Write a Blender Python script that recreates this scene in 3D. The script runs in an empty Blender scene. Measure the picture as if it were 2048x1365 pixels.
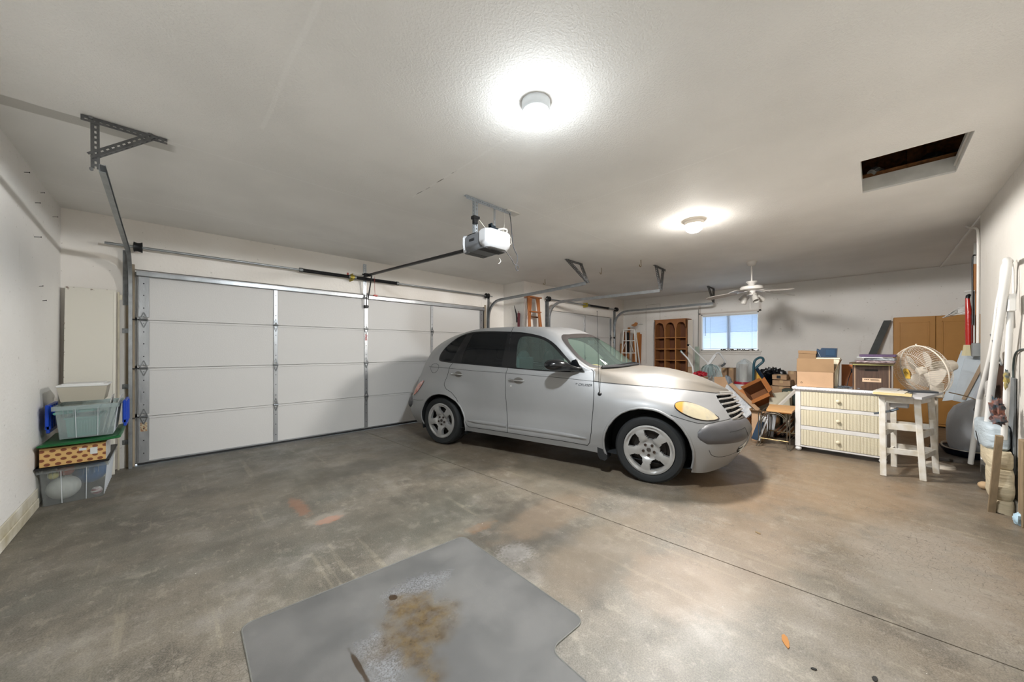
import bpy, bmesh, math, random
import numpy as np
from mathutils import Vector, Matrix, Euler
random.seed(7)
PI = math.pi
SC = bpy.context.scene
COL = SC.collection

# ------------------------------------------------------------------ camera, world, lights, exposure
H = 2.681          # ceiling
XL, YD, XJ, YJ, XF, YR = -0.764, 5.615, 5.216, 5.006, 9.332, -0.773
cam_d = bpy.data.cameras.new('camera')
cam = bpy.data.objects.new('camera', cam_d); COL.objects.link(cam)
cam_d.sensor_width = 36.0
cam_d.lens = 705.57 / 2048 * 36
cam_d.shift_y = 17.8 / 2048
cam_d.clip_start = 0.02
cam.location = (0, 0, 1.2694)
cam.rotation_euler = (PI / 2, 0, 0.7986 - PI / 2)
SC.camera = cam

w = bpy.data.worlds.new('daylight'); SC.world = w; w.use_nodes = True
bg = w.node_tree.nodes['Background']
bg.inputs[0].default_value = (0.74, 0.87, 1.0, 1); bg.inputs[1].default_value = 5.6

def lamp(name, loc, power, col, radius):
    ld = bpy.data.lights.new(name, 'POINT'); ld.energy = power; ld.color = col; ld.shadow_soft_size = radius
    o = bpy.data.objects.new(name, ld); COL.objects.link(o); o.location = loc
    return o
def disc_lamp(name, loc, power, col, size):
    ld = bpy.data.lights.new(name, 'AREA'); ld.shape = 'DISK'; ld.size = size; ld.energy = power; ld.color = col
    o = bpy.data.objects.new(name, ld); COL.objects.link(o); o.location = loc
    return o
def down_lamp(name, loc, power, col, radius):          # the opaque base plate of the fixture keeps this share below the horizontal
    ld = bpy.data.lights.new(name, 'SPOT'); ld.energy = power; ld.color = col; ld.shadow_soft_size = radius
    ld.spot_size = math.radians(180); ld.spot_blend = .03
    o = bpy.data.objects.new(name, ld); COL.objects.link(o); o.location = loc
    return o
CW, CM = (.885, .95, 1.0), (1.0, .96, .91)
lamp('ceiling_bulb', (1.50, 1.34, H - 0.20), 4.2, CW, 0.05)
down_lamp('ceiling_bulb', (1.50, 1.34, H - 0.17), 62, CW, 0.07)
disc_lamp('ceiling_bulb', (1.50, 1.34, H - 0.20), 32, CW, 0.15)
lamp('ceiling_bulb', (4.10, 1.37, H - 0.20), 6, CM, 0.05)
down_lamp('ceiling_bulb', (4.10, 1.37, H - 0.19), 205, CM, 0.16)
# sampling portal in the window opening for the sky outside
ad = bpy.data.lights.new('window_portal', 'AREA'); ad.shape = 'RECTANGLE'; ad.size = .88; ad.size_y = 1.18; ad.cycles.is_portal = True
ao = bpy.data.objects.new('window_portal', ad); COL.objects.link(ao)
ao.location = (XF + 0.11, 2.365, 1.69); ao.rotation_euler = (0, PI / 2, 0)

vs = SC.view_settings
vs.view_transform = 'Standard'; vs.look = 'None'; vs.gamma = 1; vs.use_curve_mapping = False
vs.exposure = 0.88

# ------------------------------------------------------------------ helpers
def srgb(h):
    h = h.lstrip('#'); c = [int(h[i:i + 2], 16) / 255 for i in (0, 2, 4)]
    return tuple(x / 12.92 if x <= .04045 else ((x + .055) / 1.055) ** 2.4 for x in c)
_M = {}
def M(key, col=None, rough=.6, metal=0, bump=0, bscale=40, vary=0, vscale=6, coat=0, trans=0, ior=1.45, alpha=1, emit=None, estr=0, stretch=None, spec=.5, col2=None, sss=0):
    """plain procedural material; a repeated key returns the same one"""
    if key in _M: return _M[key]
    m = bpy.data.materials.new(key); m.use_nodes = True
    nt = m.node_tree; N = nt.nodes; Lk = nt.links; b = N['Principled BSDF']
    c = srgb(col) if isinstance(col, str) else col
    b.inputs['Base Color'].default_value = (*c, 1)
    b.inputs['Roughness'].default_value = rough; b.inputs['Metallic'].default_value = metal
    b.inputs['Coat Weight'].default_value = coat; b.inputs['Coat Roughness'].default_value = .08
    b.inputs['Transmission Weight'].default_value = trans; b.inputs['IOR'].default_value = ior
    b.inputs['Alpha'].default_value = alpha; b.inputs['Specular IOR Level'].default_value = spec
    if emit: b.inputs['Emission Color'].default_value = (*srgb(emit), 1); b.inputs['Emission Strength'].default_value = estr
    if vary or bump:
        tc = N.new('ShaderNodeTexCoord'); mp = N.new('ShaderNodeMapping'); Lk.new(tc.outputs['Object'], mp.inputs[0])
        if stretch: mp.inputs['Scale'].default_value = stretch
    if vary:
        nz = N.new('ShaderNodeTexNoise'); nz.inputs['Scale'].default_value = vscale; nz.inputs['Detail'].default_value = 6
        Lk.new(mp.outputs[0], nz.inputs['Vector'])
        rp = N.new('ShaderNodeValToRGB'); Lk.new(nz.outputs['Fac'], rp.inputs[0])
        c2 = srgb(col2) if col2 else tuple(max(0, x * (1 - vary)) for x in c)
        rp.color_ramp.elements[0].position = .35; rp.color_ramp.elements[0].color = (*c2, 1)
        rp.color_ramp.elements[1].position = .62; rp.color_ramp.elements[1].color = (*c, 1)
        Lk.new(rp.outputs[0], b.inputs['Base Color'])
    if bump:
        n2 = N.new('ShaderNodeTexNoise'); n2.inputs['Scale'].default_value = bscale; n2.inputs['Detail'].default_value = 4
        Lk.new(mp.outputs[0], n2.inputs['Vector'])
        bp = N.new('ShaderNodeBump'); bp.inputs['Strength'].default_value = bump; bp.inputs['Distance'].default_value = .01
        Lk.new(n2.outputs['Fac'], bp.inputs['Height']); Lk.new(bp.outputs[0], b.inputs['Normal'])
    _M[key] = m
    return m

class MB:
    """collects shapes into one mesh"""
    def __init__(s): s.v = []; s.f = []; s.mi = []; s.cur = 0
    def add(s, vs, fs):
        o = len(s.v); s.v += [tuple(map(float, p)) for p in vs]; s.f += [tuple(i + o for i in f) for f in fs]; s.mi += [s.cur] * len(fs)
        return s
    def box(s, a, b, bev=0, R=None, at=None):
        """axis box from corner a to corner b; R/at rotate about and move"""
        (x0, y0, z0), (x1, y1, z1) = [min(p, q) for p, q in zip(a, b)], [max(p, q) for p, q in zip(a, b)]
        if bev > 0 and min(x1 - x0, y1 - y0, z1 - z0) > 2.05 * bev:
            V = []
            for sx, X in ((-1, x0), (1, x1)):
                for sy, Y in ((-1, y0), (1, y1)):
                    for sz, Z in ((-1, z0), (1, z1)):
                        V += [(X, Y - sy * bev, Z - sz * bev), (X - sx * bev, Y, Z - sz * bev), (X - sx * bev, Y - sy * bev, Z)]
            def I(i, j, k, a): return ((i * 2 + j) * 2 + k) * 3 + a
            F = []
            F += [(I(0,0,0,0), I(0,0,1,0), I(0,1,1,0), I(0,1,0,0)), (I(1,0,0,0), I(1,1,0,0), I(1,1,1,0), I(1,0,1,0))]
            F += [(I(0,0,0,1), I(1,0,0,1), I(1,0,1,1), I(0,0,1,1)), (I(0,1,0,1), I(0,1,1,1), I(1,1,1,1), I(1,1,0,1))]
            F += [(I(0,0,0,2), I(0,1,0,2), I(1,1,0,2), I(1,0,0,2)), (I(0,0,1,2), I(1,0,1,2), I(1,1,1,2), I(0,1,1,2))]
            for i in (0, 1):
                for j in (0, 1):
                    F.append((I(i,j,0,0), I(i,j,1,0), I(i,j,1,1), I(i,j,0,1)))
                    F.append((I(i,0,j,0), I(i,1,j,0), I(i,1,j,2), I(i,0,j,2)))
                    F.append((I(0,i,j,1), I(1,i,j,1), I(1,i,j,2), I(0,i,j,2)))
                    for k in (0, 1): F.append((I(i,j,k,0), I(i,j,k,1), I(i,j,k,2)))
        else:
            V = [(x, y, z) for x in (x0, x1) for y in (y0, y1) for z in (z0, z1)]
            F = [(0,1,3,2), (4,6,7,5), (0,4,5,1), (2,3,7,6), (0,2,6,4), (1,5,7,3)]
        V = [Vector(p) for p in V]
        if R is not None: V = [R @ p for p in V]
        if at is not None: V = [p + Vector(at) for p in V]
        return s.add(V, F)
    def bar(s, p, q, w, h, up=(0, 0, 1), bev=0):
        """rectangular bar from p to q, w across, h along 'up'"""
        p, q = Vector(p), Vector(q); d = (q - p); L = d.length; d.normalize()
        side = d.cross(Vector(up))
        if side.length < 1e-5: side = d.cross(Vector((0, 1, 0)))
        side.normalize(); u = side.cross(d).normalized()
        R = Matrix((d, side, u)).transposed()
        return s.box((0, -w / 2, -h / 2), (L, w / 2, h / 2), bev, R, p)
    def tube(s, pts, r, n=10, closed=False, cap=True):
        pts = [Vector(p) for p in pts]; m = len(pts)
        rs = r if isinstance(r, (list, tuple)) else [r] * m
        T = []
        for i in range(m):
            a = pts[i - 1] if (i or closed) else pts[0]; b = pts[(i + 1) % m] if (i < m - 1 or closed) else pts[-1]
            t = (b - a); T.append(t.normalized() if t.length > 1e-9 else Vector((0, 0, 1)))
        up = Vector((0, 0, 1)) if abs(T[0].z) < .9 else Vector((1, 0, 0))
        nrm = T[0].cross(up).normalized(); V = []
        for i in range(m):
            nrm = (nrm - T[i] * nrm.dot(T[i])).normalized(); bn = T[i].cross(nrm)
            for k in range(n):
                a = 2 * PI * k / n; V.append(pts[i] + (nrm * math.cos(a) + bn * math.sin(a)) * rs[i])
        F = []
        for i in range(m if closed else m - 1):
            j = (i + 1) % m
            for k in range(n): F.append((i * n + k, i * n + (k + 1) % n, j * n + (k + 1) % n, j * n + k))
        if cap and not closed: F += [tuple(range(n))[::-1], tuple((m - 1) * n + k for k in range(n))]
        return s.add(V, F)
    def lathe(s, prof, n=32, c=(0, 0, 0), axis='z', a0=0, a1=2 * PI):
        """profile of (r, h) turned about an axis through c"""
        V = []; full = abs(a1 - a0 - 2 * PI) < 1e-6; m = len(prof); nn = n if full else n + 1
        for k in range(nn):
            a = a0 + (a1 - a0) * k / n; ca, sa = math.cos(a), math.sin(a)
            for r, h in prof:
                p = {'z': (r * ca, r * sa, h), 'y': (r * ca, h, r * sa), 'x': (h, r * ca, r * sa)}[axis]
                V.append((p[0] + c[0], p[1] + c[1], p[2] + c[2]))
        F = []
        for k in range(n):
            k2 = (k + 1) % nn
            for j in range(m - 1): F.append((k * m + j, k2 * m + j, k2 * m + j + 1, k * m + j + 1))
        return s.add(V, F)
    def cyl(s, p, q, r, n=16, r2=None): return s.tube([p, q], [r, r if r2 is None else r2], n)
    def prism(s, poly, t, R=None, at=None):
        """polygon in the local xy plane extruded along z by t"""
        n = len(poly); V = [Vector((x, y, 0)) for x, y in poly] + [Vector((x, y, t)) for x, y in poly]
        if R is not None: V = [R @ p for p in V]
        if at is not None: V = [p + Vector(at) for p in V]
        F = [tuple(range(n))[::-1], tuple(range(n, 2 * n))] + [(i, (i + 1) % n, n + (i + 1) % n, n + i) for i in range(n)]
        return s.add(V, F)
    def ell(s, c, r, n=20, m=12, R=None, f=None):
        V = []; c = Vector(c)
        for i in range(m + 1):
            t = PI * i / m
            for k in range(n):
                a = 2 * PI * k / n; p = Vector((r[0] * math.sin(t) * math.cos(a), r[1] * math.sin(t) * math.sin(a), r[2] * math.cos(t)))
                if f: p = Vector(f(p))
                if R is not None: p = R @ p
                V.append(p + c)
        F = [(i * n + k, (i + 1) * n + k, (i + 1) * n + (k + 1) % n, i * n + (k + 1) % n) for i in range(m) for k in range(n)]
        return s.add(V, F)
    def surf(s, fn, nu, nv, closed_u=False):
        V = [fn(i / nu, j / nv) for i in range(nu + (0 if closed_u else 1)) for j in range(nv + 1)]; m = nv + 1
        F = []
        for i in range(nu):
            i2 = (i + 1) % nu if closed_u else i + 1
            for j in range(nv): F.append((i * m + j, i2 * m + j, i2 * m + j + 1, i * m + j + 1))
        return s.add(V, F)

def put(name, mb, mat, parent=None, smooth=30, rot=None, loc=None, world=False, solid=0, sub=0):
    """links one mesh object; 'world' = its points are world points although it has a parent"""
    me = bpy.data.meshes.new(name)
    me.from_pydata(mb.v, [], mb.f)
    mats = mat if isinstance(mat, (list, tuple)) else [mat]
    for m in mats: me.materials.append(m)
    if len(mats) > 1: me.polygons.foreach_set('material_index', mb.mi)
    bm = bmesh.new(); bm.from_mesh(me)
    bmesh.ops.remove_doubles(bm, verts=bm.verts, dist=1e-5)
    bmesh.ops.recalc_face_normals(bm, faces=bm.faces)
    bm.to_mesh(me); bm.free()
    if smooth:
        me.shade_smooth(); me.set_sharp_from_angle(angle=math.radians(smooth))
    o = bpy.data.objects.new(name, me); COL.objects.link(o)
    if parent:
        o.parent = parent
        if world: o.matrix_parent_inverse = parent.matrix_basis.inverted()
    if loc: o.location = loc
    if rot: o.rotation_euler = rot
    if solid:
        md = o.modifiers.new('thickness', 'SOLIDIFY'); md.thickness = solid; md.offset = 0
    if sub:
        md = o.modifiers.new('smooth', 'SUBSURF'); md.levels = sub; md.render_levels = sub
    return o
def tag(o, label, cat, group=None, kind=None):
    o['label'] = label; o['category'] = cat
    if group: o['group'] = group
    if kind: o['kind'] = kind
    return o
def thing(name, label, cat, loc=(0, 0, 0), rz=0, group=None, rot=None):
    o = bpy.data.objects.new(name, None); COL.objects.link(o); o.empty_display_size = .1
    o.location = loc; o.rotation_euler = rot if rot else (0, 0, rz)
    o.matrix_basis  # location and rotation feed matrix_basis
    return tag(o, label, cat, group)
def struct(o): o['kind'] = 'structure'; return o
def copy_tree(o, parent=None):
    c = o.copy(); COL.objects.link(c)
    if parent: c.parent = parent; c.matrix_parent_inverse = o.matrix_parent_inverse.copy()
    for ch in list(o.children): copy_tree(ch, c)
    return c
def RZ(a): return Matrix.Rotation(a, 3, 'Z')
def RX(a): return Matrix.Rotation(a, 3, 'X')
def RY(a): return Matrix.Rotation(a, 3, 'Y')

# ------------------------------------------------------------------ common materials
GALV = M('galvanised steel', '#a9adb0', .36, .85, bump=.15, bscale=60, vary=.18, vscale=14)
GALVD = M('dull galvanised steel', '#7d7f80', .45, .8, vary=.25, vscale=20)
STEEL_DK = M('dark steel', '#2b2c2e', .45, .6)
BLACK = M('black plastic', '#101114', .4)
CHROME = M('chrome', '#cfd2d4', .12, 1)
WHITEP = M('white plastic', '#dcdcda', .4)
WHITEPAINT = M('white paint worn', '#d4d2cc', .5, vary=.12, vscale=9)
KRAFT = M('kraft cardboard', '#b59475', .85, bump=.1, bscale=80, vary=.10, vscale=5)
KRAFT_IN = M('cardboard inside', '#8f7355', .85, vary=.1)
BOLT = M('zinc bolt', '#8a8d90', .35, .9)
# ------------------------------------------------------------------ node shorthand for the big surfaces
class NG:
    def __init__(s, name):
        s.m = bpy.data.materials.new(name); s.m.use_nodes = True
        s.nt = s.m.node_tree; s.b = s.nt.nodes['Principled BSDF']
        tc = s.nt.nodes.new('ShaderNodeTexCoord'); s.co = tc.outputs['Object']
        sp = s.nt.nodes.new('ShaderNodeSeparateXYZ'); s.nt.links.new(s.co, sp.inputs[0]); s.x, s.y, s.z = sp.outputs
    def val(s, sock, v):
        if isinstance(v, (int, float)): sock.default_value = v
        elif isinstance(v, tuple): sock.default_value = (*v, 1) if len(v) == 3 else v
        else: s.nt.links.new(v, sock)
    def m_(s, op, a, b=0, c=None):
        n = s.nt.nodes.new('ShaderNodeMath'); n.operation = op; s.val(n.inputs[0], a); s.val(n.inputs[1], b)
        if c is not None: s.val(n.inputs[2], c)
        return n.outputs[0]
    def noise(s, scale, detail=5, stretch=None, rough=.55, dist=0, off=None):
        v = s.co
        if stretch or off:
            mp = s.nt.nodes.new('ShaderNodeMapping'); s.nt.links.new(v, mp.inputs[0])
            if stretch: mp.inputs['Scale'].default_value = stretch
            if off: mp.inputs['Location'].default_value = off
            v = mp.outputs[0]
        n = s.nt.nodes.new('ShaderNodeTexNoise'); s.nt.links.new(v, n.inputs['Vector'])
        n.inputs['Scale'].default_value = scale; n.inputs['Detail'].default_value = detail; n.inputs['Roughness'].default_value = rough; n.inputs['Distortion'].default_value = dist
        return n.outputs['Fac']
    def voro(s, scale, feature='DISTANCE_TO_EDGE'):
        nz = s.nt.nodes.new('ShaderNodeTexNoise'); s.nt.links.new(s.co, nz.inputs['Vector']); nz.inputs['Scale'].default_value = 9
        ad = s.nt.nodes.new('ShaderNodeVectorMath'); ad.operation = 'MULTIPLY_ADD'; s.nt.links.new(nz.outputs['Color'], ad.inputs[0]); ad.inputs[1].default_value = (.09,) * 3; s.nt.links.new(s.co, ad.inputs[2])
        n = s.nt.nodes.new('ShaderNodeTexVoronoi'); n.feature = feature; s.nt.links.new(ad.outputs[0], n.inputs['Vector']); n.inputs['Scale'].default_value = scale
        return n.outputs['Distance']
    def step(s, v, a, b):
        n = s.nt.nodes.new('ShaderNodeMapRange'); n.interpolation_type = 'SMOOTHSTEP'; s.val(n.inputs['Value'], v)
        n.inputs['From Min'].default_value = a; n.inputs['From Max'].default_value = b; return n.outputs['Result']
    def mix(s, f, a, b, mode='MIX'):
        n = s.nt.nodes.new('ShaderNodeMix'); n.data_type = 'RGBA'; n.blend_type = mode
        s.val(n.inputs[0], f); s.val(n.inputs[6], a); s.val(n.inputs[7], b); return n.outputs[2]
    def line(s, coord, pos, half, soft, other=None, lo=None, hi=None, wob=0):
        """1 on a straight line coord=pos"""
        c = s.m_('SUBTRACT', coord, pos)
        if wob: c = s.m_('ADD', c, s.m_('MULTIPLY', s.m_('SUBTRACT', s.noise(2.2, 6), .5), wob))
        r = s.step(s.m_('ABSOLUTE', c), half + soft, half)
        if other is not None:
            r = s.m_('MULTIPLY', r, s.m_('MULTIPLY', s.step(other, lo, lo + .05), s.step(other, hi, hi - .05)))
        return r
    def spot(s, cx, cy, rx, ry, soft=.5, wob=.5, nscale=9):
        dx = s.m_('DIVIDE', s.m_('SUBTRACT', s.x, cx), rx); dy = s.m_('DIVIDE', s.m_('SUBTRACT', s.y, cy), ry)
        r = s.m_('SQRT', s.m_('ADD', s.m_('MULTIPLY', dx, dx), s.m_('MULTIPLY', dy, dy)))
        r = s.m_('ADD', r, s.m_('MULTIPLY', s.m_('SUBTRACT', s.noise(nscale, 6), .5), wob * 2))
        return s.step(r, 1 + soft / 2, 1 - soft / 2)
    def bump(s, h, strength, dist=.01):
        n = s.nt.nodes.new('ShaderNodeBump'); n.inputs['Strength'].default_value = strength; n.inputs['Distance'].default_value = dist
        s.val(n.inputs['Height'], h); s.nt.links.new(n.outputs[0], s.b.inputs['Normal'])
    def mul(s, a, b): return s.m_('MULTIPLY', a, b)
    def add(s, a, b): return s.m_('ADD', a, b)

# ceiling: stippled paint with taped seams
g = NG('stippled ceiling paint')
nz = g.noise(1.1, 3)
c = g.mix(g.step(nz, .3, .7), srgb('#e4e2de'), srgb('#eeece8'))
seams = None
for s_ in [g.line(g.y, 3.33, .004, .006, g.x, 0.0, 3.4, .02), g.line(g.x, .43, .006, .012, g.y, -1, 2.75, .03),
           g.line(g.x, 1.62, .005, .01, g.y, 1.2, 3.0, .03), g.line(g.x, 2.85, .004, .008, g.y, .6, 2.7, .02),
           g.line(g.x, 5.55, .004, .008, g.y, -.4, 5.2, .05), g.line(g.y, 4.86, .006, .01, g.x, -.8, 5.1, .10), g.line(g.y, 2.42, .004, .01, g.x, 2.4, 6.6, .02)]:
    seams = s_ if seams is None else g.m_('MAXIMUM', seams, s_)
patch = g.mul(g.mul(g.step(g.y, 2.3, 2.5), g.step(g.x, 1.5, 1.7)), g.mul(g.step(g.y, 4.2, 3.8), g.step(g.x, 5.7, 5.4)))
strip = g.mul(g.line(g.y, 3.43, .055, .012, None, None, None, .05), g.step(g.x, .05, .0))
tex = g.m_('SUBTRACT', 1.0, g.mul(.8, g.m_('MAXIMUM', patch, g.step(g.y, 3.2, 3.5))))
crack = g.mul(g.line(g.x, 1.62, .003, .004, g.y, 2.05, 3.0, .05), g.step(g.noise(6, 2), .5, .6))
c = g.mix(g.mul(strip, .8), c, srgb('#b5b2ab'))
c = g.mix(g.mul(seams, .25), c, srgb('#f8f7f4'))
c = g.mix(g.mul(crack, .8), c, srgb('#5d574f'))
g.val(g.b.inputs['Base Color'], c); g.b.inputs['Roughness'].default_value = .7
hh = g.add(g.mul(g.mul(g.step(g.noise(95, 2, rough=.5), .40, .64), .20), tex), g.add(g.mul(seams, .22), g.mul(strip, -.6)))
g.bump(hh, .50, .011); CEIL = g.m

def drywall(name, col, col2, sc=34, st=.25):
    g = NG(name)
    c = g.mix(g.step(g.noise(.9, 4), .35, .7), srgb(col2), srgb(col))
    c = g.mix(g.mul(g.step(g.noise(26, 2), .70, .74), .35), c, srgb('#8a8074'))
    sc_ = g.step(g.noise(7, 7, stretch=(1, 1, .25)), .66, .74); c = g.mix(g.mul(sc_, .18), c, srgb('#b0a595'))
    g.val(g.b.inputs['Base Color'], c); g.b.inputs['Roughness'].default_value = .62
    g.bump(g.add(g.noise(sc, 4), g.mul(g.noise(4, 3), .6)), st, .008)
    return g.m
WALL = drywall('off white wall paint', '#eceae6', '#e4e1dc')
WALLB = drywall('warm white wall paint', '#efebe5', '#e6e0d8')

# floor: worn sealed concrete
g = NG('stained sealed concrete')
n1, n2, n3 = g.noise(.75, 7, rough=.6), g.noise(2.3, 8, rough=.65, off=(3, 7, 0)), g.noise(9, 8, rough=.7)
c = g.mix(g.step(n1, .36, .60), srgb('#46453c'), srgb('#665d50'))
c = g.mix(g.mul(g.step(n2, .50, .68), .65), c, srgb('#7f7972'))
c = g.mix(g.mul(g.step(n2, .50, .36), .8), c, srgb('#39332a'))
warm = g.mul(g.step(g.x, 1.7, 3.4), g.step(g.noise(1.0, 6, off=(9, 1, 0)), .28, .60))
c = g.mix(g.mul(warm, .60), c, srgb('#7b644c'))
c = g.mix(g.mul(g.mul(g.step(g.x, 3.0, 5.4), g.step(n1, .62, .4)), .5), c, srgb('#705a43'))
# driven-on streaks running towards the door
st1 = g.step(g.noise(3.0, 6, stretch=(1, .13, 1), off=(2, 0, 0)), .56, .72)
c = g.mix(g.mul(st1, .35), c, srgb('#8f897b'))
st2 = g.step(g.noise(14.0, 5, stretch=(1, .05, 1)), .60, .68)
c = g.mix(g.mul(st2, .25), c, srgb('#a0967f'))
c = g.mix(g.mul(g.step(n3, .60, .75), .30), c, srgb('#38322a'))
c = g.mix(g.mul(g.step(g.noise(26, 6), .58, .70), .22), c, srgb('#a8a196'))
nA = g.noise(5.5, 10, rough=.72, off=(4, 4, 1)); c = g.mix(g.mul(g.step(nA, .55, .66), .45), c, srgb('#918a7d')); c = g.mix(g.mul(g.step(nA, .48, .36), .58), c, srgb('#3f392f'))
nB = g.noise(13, 8, rough=.7, stretch=(1, .55, 1), off=(7, 2, 1)); c = g.mix(g.mul(g.step(nB, .56, .64), .32), c, srgb('#989080')); c = g.mix(g.mul(g.step(nB, .45, .35), .40), c, srgb('#4a4236'))
gr = g.step(g.noise(150, 3, rough=.7), .35, .65); c = g.mix(.20, c, g.mix(gr, srgb('#4c463d'), srgb('#b0a898')))
def blotch(cx, cy, rx, ry, col, am, soft=.5, wob=.6, ns=9):
    global c
    c = g.mix(g.mul(g.spot(cx, cy, rx, ry, soft, wob, ns), am), c, srgb(col))
for a in [(.76, 3.25, .05, .22, '#8a5a3c', .55, .7, .9, 16), (.86, 2.84, .09, .05, '#a35a34', .7, .4, .7, 20), (.85, 2.88, .14, .09, '#a39a8e', .4, .7, .8, 16),
          (1.60, 1.97, .12, .05, '#95683c', .5, .7, 1.1, 18), (1.50, 2.05, .30, .10, '#8f8879', .4, .9, 1.0, 12), (1.56, 1.57, .10, .09, '#b9b5b0', .5, 1.0, 1.2, 60), (1.75, 1.8, .45, .35, '#3a332b', .5, .9, 1.0, 9), (1.75, 1.35, .35, .35, '#3f382f', .45, .9, 1.0, 8), (1.38, 3.87, .45, .22, '#37332a', .5, .9, 1.0, 6), (1.3, 2.5, .5, .4, '#454238', .35, .9, 1.0, 5),
          (.75, 3.9, .5, .35, '#57503f', .35, 1, .7, 3), (2.1, 1.2, .7, .22, '#7d6951', .35, .9, .6, 5), (2.0, .75, .3, .25, '#8a7056', .4, .8, .6, 6), (2.6, .6, .55, .3, '#8f7860', .35, .9, .6, 5),
          (3.0, 2.25, .6, .5, '#4f4c40', .4, .8, .6, 4), (1.95, 3.9, .5, .5, '#3f3b31', .4, 1, .7, 3), (2.15, 1.75, .5, .18, '#806b55', .4, .8, .7, 6), (-.32, 1.55, .07, .03, '#8a6a35', .5, .6, .6, 14), (-.1, 1.42, .05, .02, '#a04a58', .45, .5, .6, 20), (-.28, 1.40, .06, .02, '#a84860', .5, .5, .6, 20),
          (3.7, .9, .5, .35, '#957757', .4, .9, .6, 5), (4.6, .2, .8, .5, '#8f7355', .4, .9, .6, 4), (3.2, -.2, .6, .3, '#8e887f', .5, .9, .7, 4)]:
    blotch(*a)
# crazing where the sealer has cracked
vd = g.voro(34); craz = g.mul(g.step(vd, .035, .012), g.m_('MAXIMUM', g.mul(g.step(g.noise(1.4, 4, off=(5, 5, 0)), .42, .56), g.step(g.x, 1.9, 2.5)), g.spot(.12, 1.78, .24, .22, .8, .8, 6)))
c = g.mix(g.mul(craz, .7), c, srgb('#4a4238'))
speck = g.step(g.noise(60, 1, off=(1, 2, 3)), .80, .82); c = g.mix(g.mul(speck, .8), c, srgb('#e0ddd6'))
g.val(g.b.inputs['Base Color'], c)
g.b.inputs['Coat Weight'].default_value = .25; g.b.inputs['Coat Roughness'].default_value = .42
r = g.add(.40, g.add(g.mul(g.step(g.noise(3.5, 6), .35, .7), .16), g.mul(g.step(g.x, 2.6, .4), .10)))
g.val(g.b.inputs['Roughness'], r); g.b.inputs['Specular IOR Level'].default_value = .7
g.bump(g.add(g.mul(g.noise(3.2, 5), 1.0), g.add(g.mul(g.noise(70, 3), .12), g.mul(craz, -.3))), .14, .012)
FLOOR = g.m

# ------------------------------------------------------------------ floor
jx0, jx1 = 2.172, 2.435           # expansion joint, at the door wall and at the right wall
m = MB(); t = .12; G_ = .004
def slab(m, pts, z0, z1): m.prism([(x, y) for x, y in pts], z1 - z0, at=(0, 0, z0))
slab(m, [(XL - .1, -2.3), (jx1 + .06 - G_, -2.3), (jx0 - G_, YD + .3), (XL - .1, YD + .3)], -t, 0)
slab(m, [(jx1 + .06 + G_, -2.3), (XF + .1, -2.3), (XF + .1, YD + .3), (jx0 + G_, YD + .3)], -t, 0)
slab(m, [(jx1 - .2, -2.3), (jx1 + .2, -2.3), (jx0 + .2, YD + .3), (jx0 - .2, YD + .3)], -t, -.006)
struct(put('floor', m, FLOOR, smooth=0))

# ------------------------------------------------------------------ walls
T = .12
def wallbox(name, boxes, mat=WALL):
    m = MB()
    for a, b in boxes: m.box(a, b)
    return struct(put(name, m, mat, smooth=0))
wallbox('wall_left', [((XL - T, -2.3, 0), (XL, YD + T, H))])
D1a, D1b, DT = -.262, 4.668, 2.15
wallbox('wall_front', [((XL, YD, 0), (D1a, YD + T, H)), ((D1b, YD, 0), (XJ + T, YD + T, H)), ((D1a, YD, DT), (D1b, YD + T, H))], WALLB)
D2a, D2b = 5.96, 8.70
wallbox('wall_step', [((XJ, YJ + T, 0), (XJ + T, YD, H)), ((XJ, YJ, 0), (D2a, YJ + T, H)), ((D2b, YJ, 0), (XF, YJ + T, H)), ((D2a, YJ, DT), (D2b, YJ + T, H))], WALLB)
W0, W1, WZ0, WZ1 = 1.775, 2.955, 1.25, 2.13
AY = -1.9
wallbox('wall_far', [((XF, AY - T, 0), (XF + T, W0, H)), ((XF, W1, 0), (XF + T, YJ + T, H)), ((XF, W0, 0), (XF + T, W1, WZ0)), ((XF, W0, WZ1), (XF + T, W1, H))])
wallbox('wall_right', [((XL, YR - T, 0), (6.07, YR, H))], drywall('wall paint darkened for lamp', '#cfccc6', '#c6c2bb'))  # paint colour darkened to offset the strong light of the nearby lamp
wallbox('wall_alcove', [((5.9, AY - T, 0), (XF, AY, H)), ((5.95, AY, 0), (6.07, YR - T, H))])
# concrete stem wall showing under the left wall and under the right wall
m = MB(); m.box((XL, YR, 0), (XL + .018, 4.70, .075), .004); m.box((XL, YR, .075), (XL + .010, 4.72, .15), .003)
struct(put('baseboard_left', m, M('dirty white trim', '#dedacf', .6, vary=.35, vscale=3, col2='#b3a98c', bump=.2), smooth=0))
m = MB(); m.box((2.2, YR, 0), (5.9, YR + .02, .11), .004)
struct(put('baseboard_right', m, M('bare concrete stem', '#8f8a80', .8, vary=.3, vscale=9, bump=.3), smooth=0))

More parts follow.
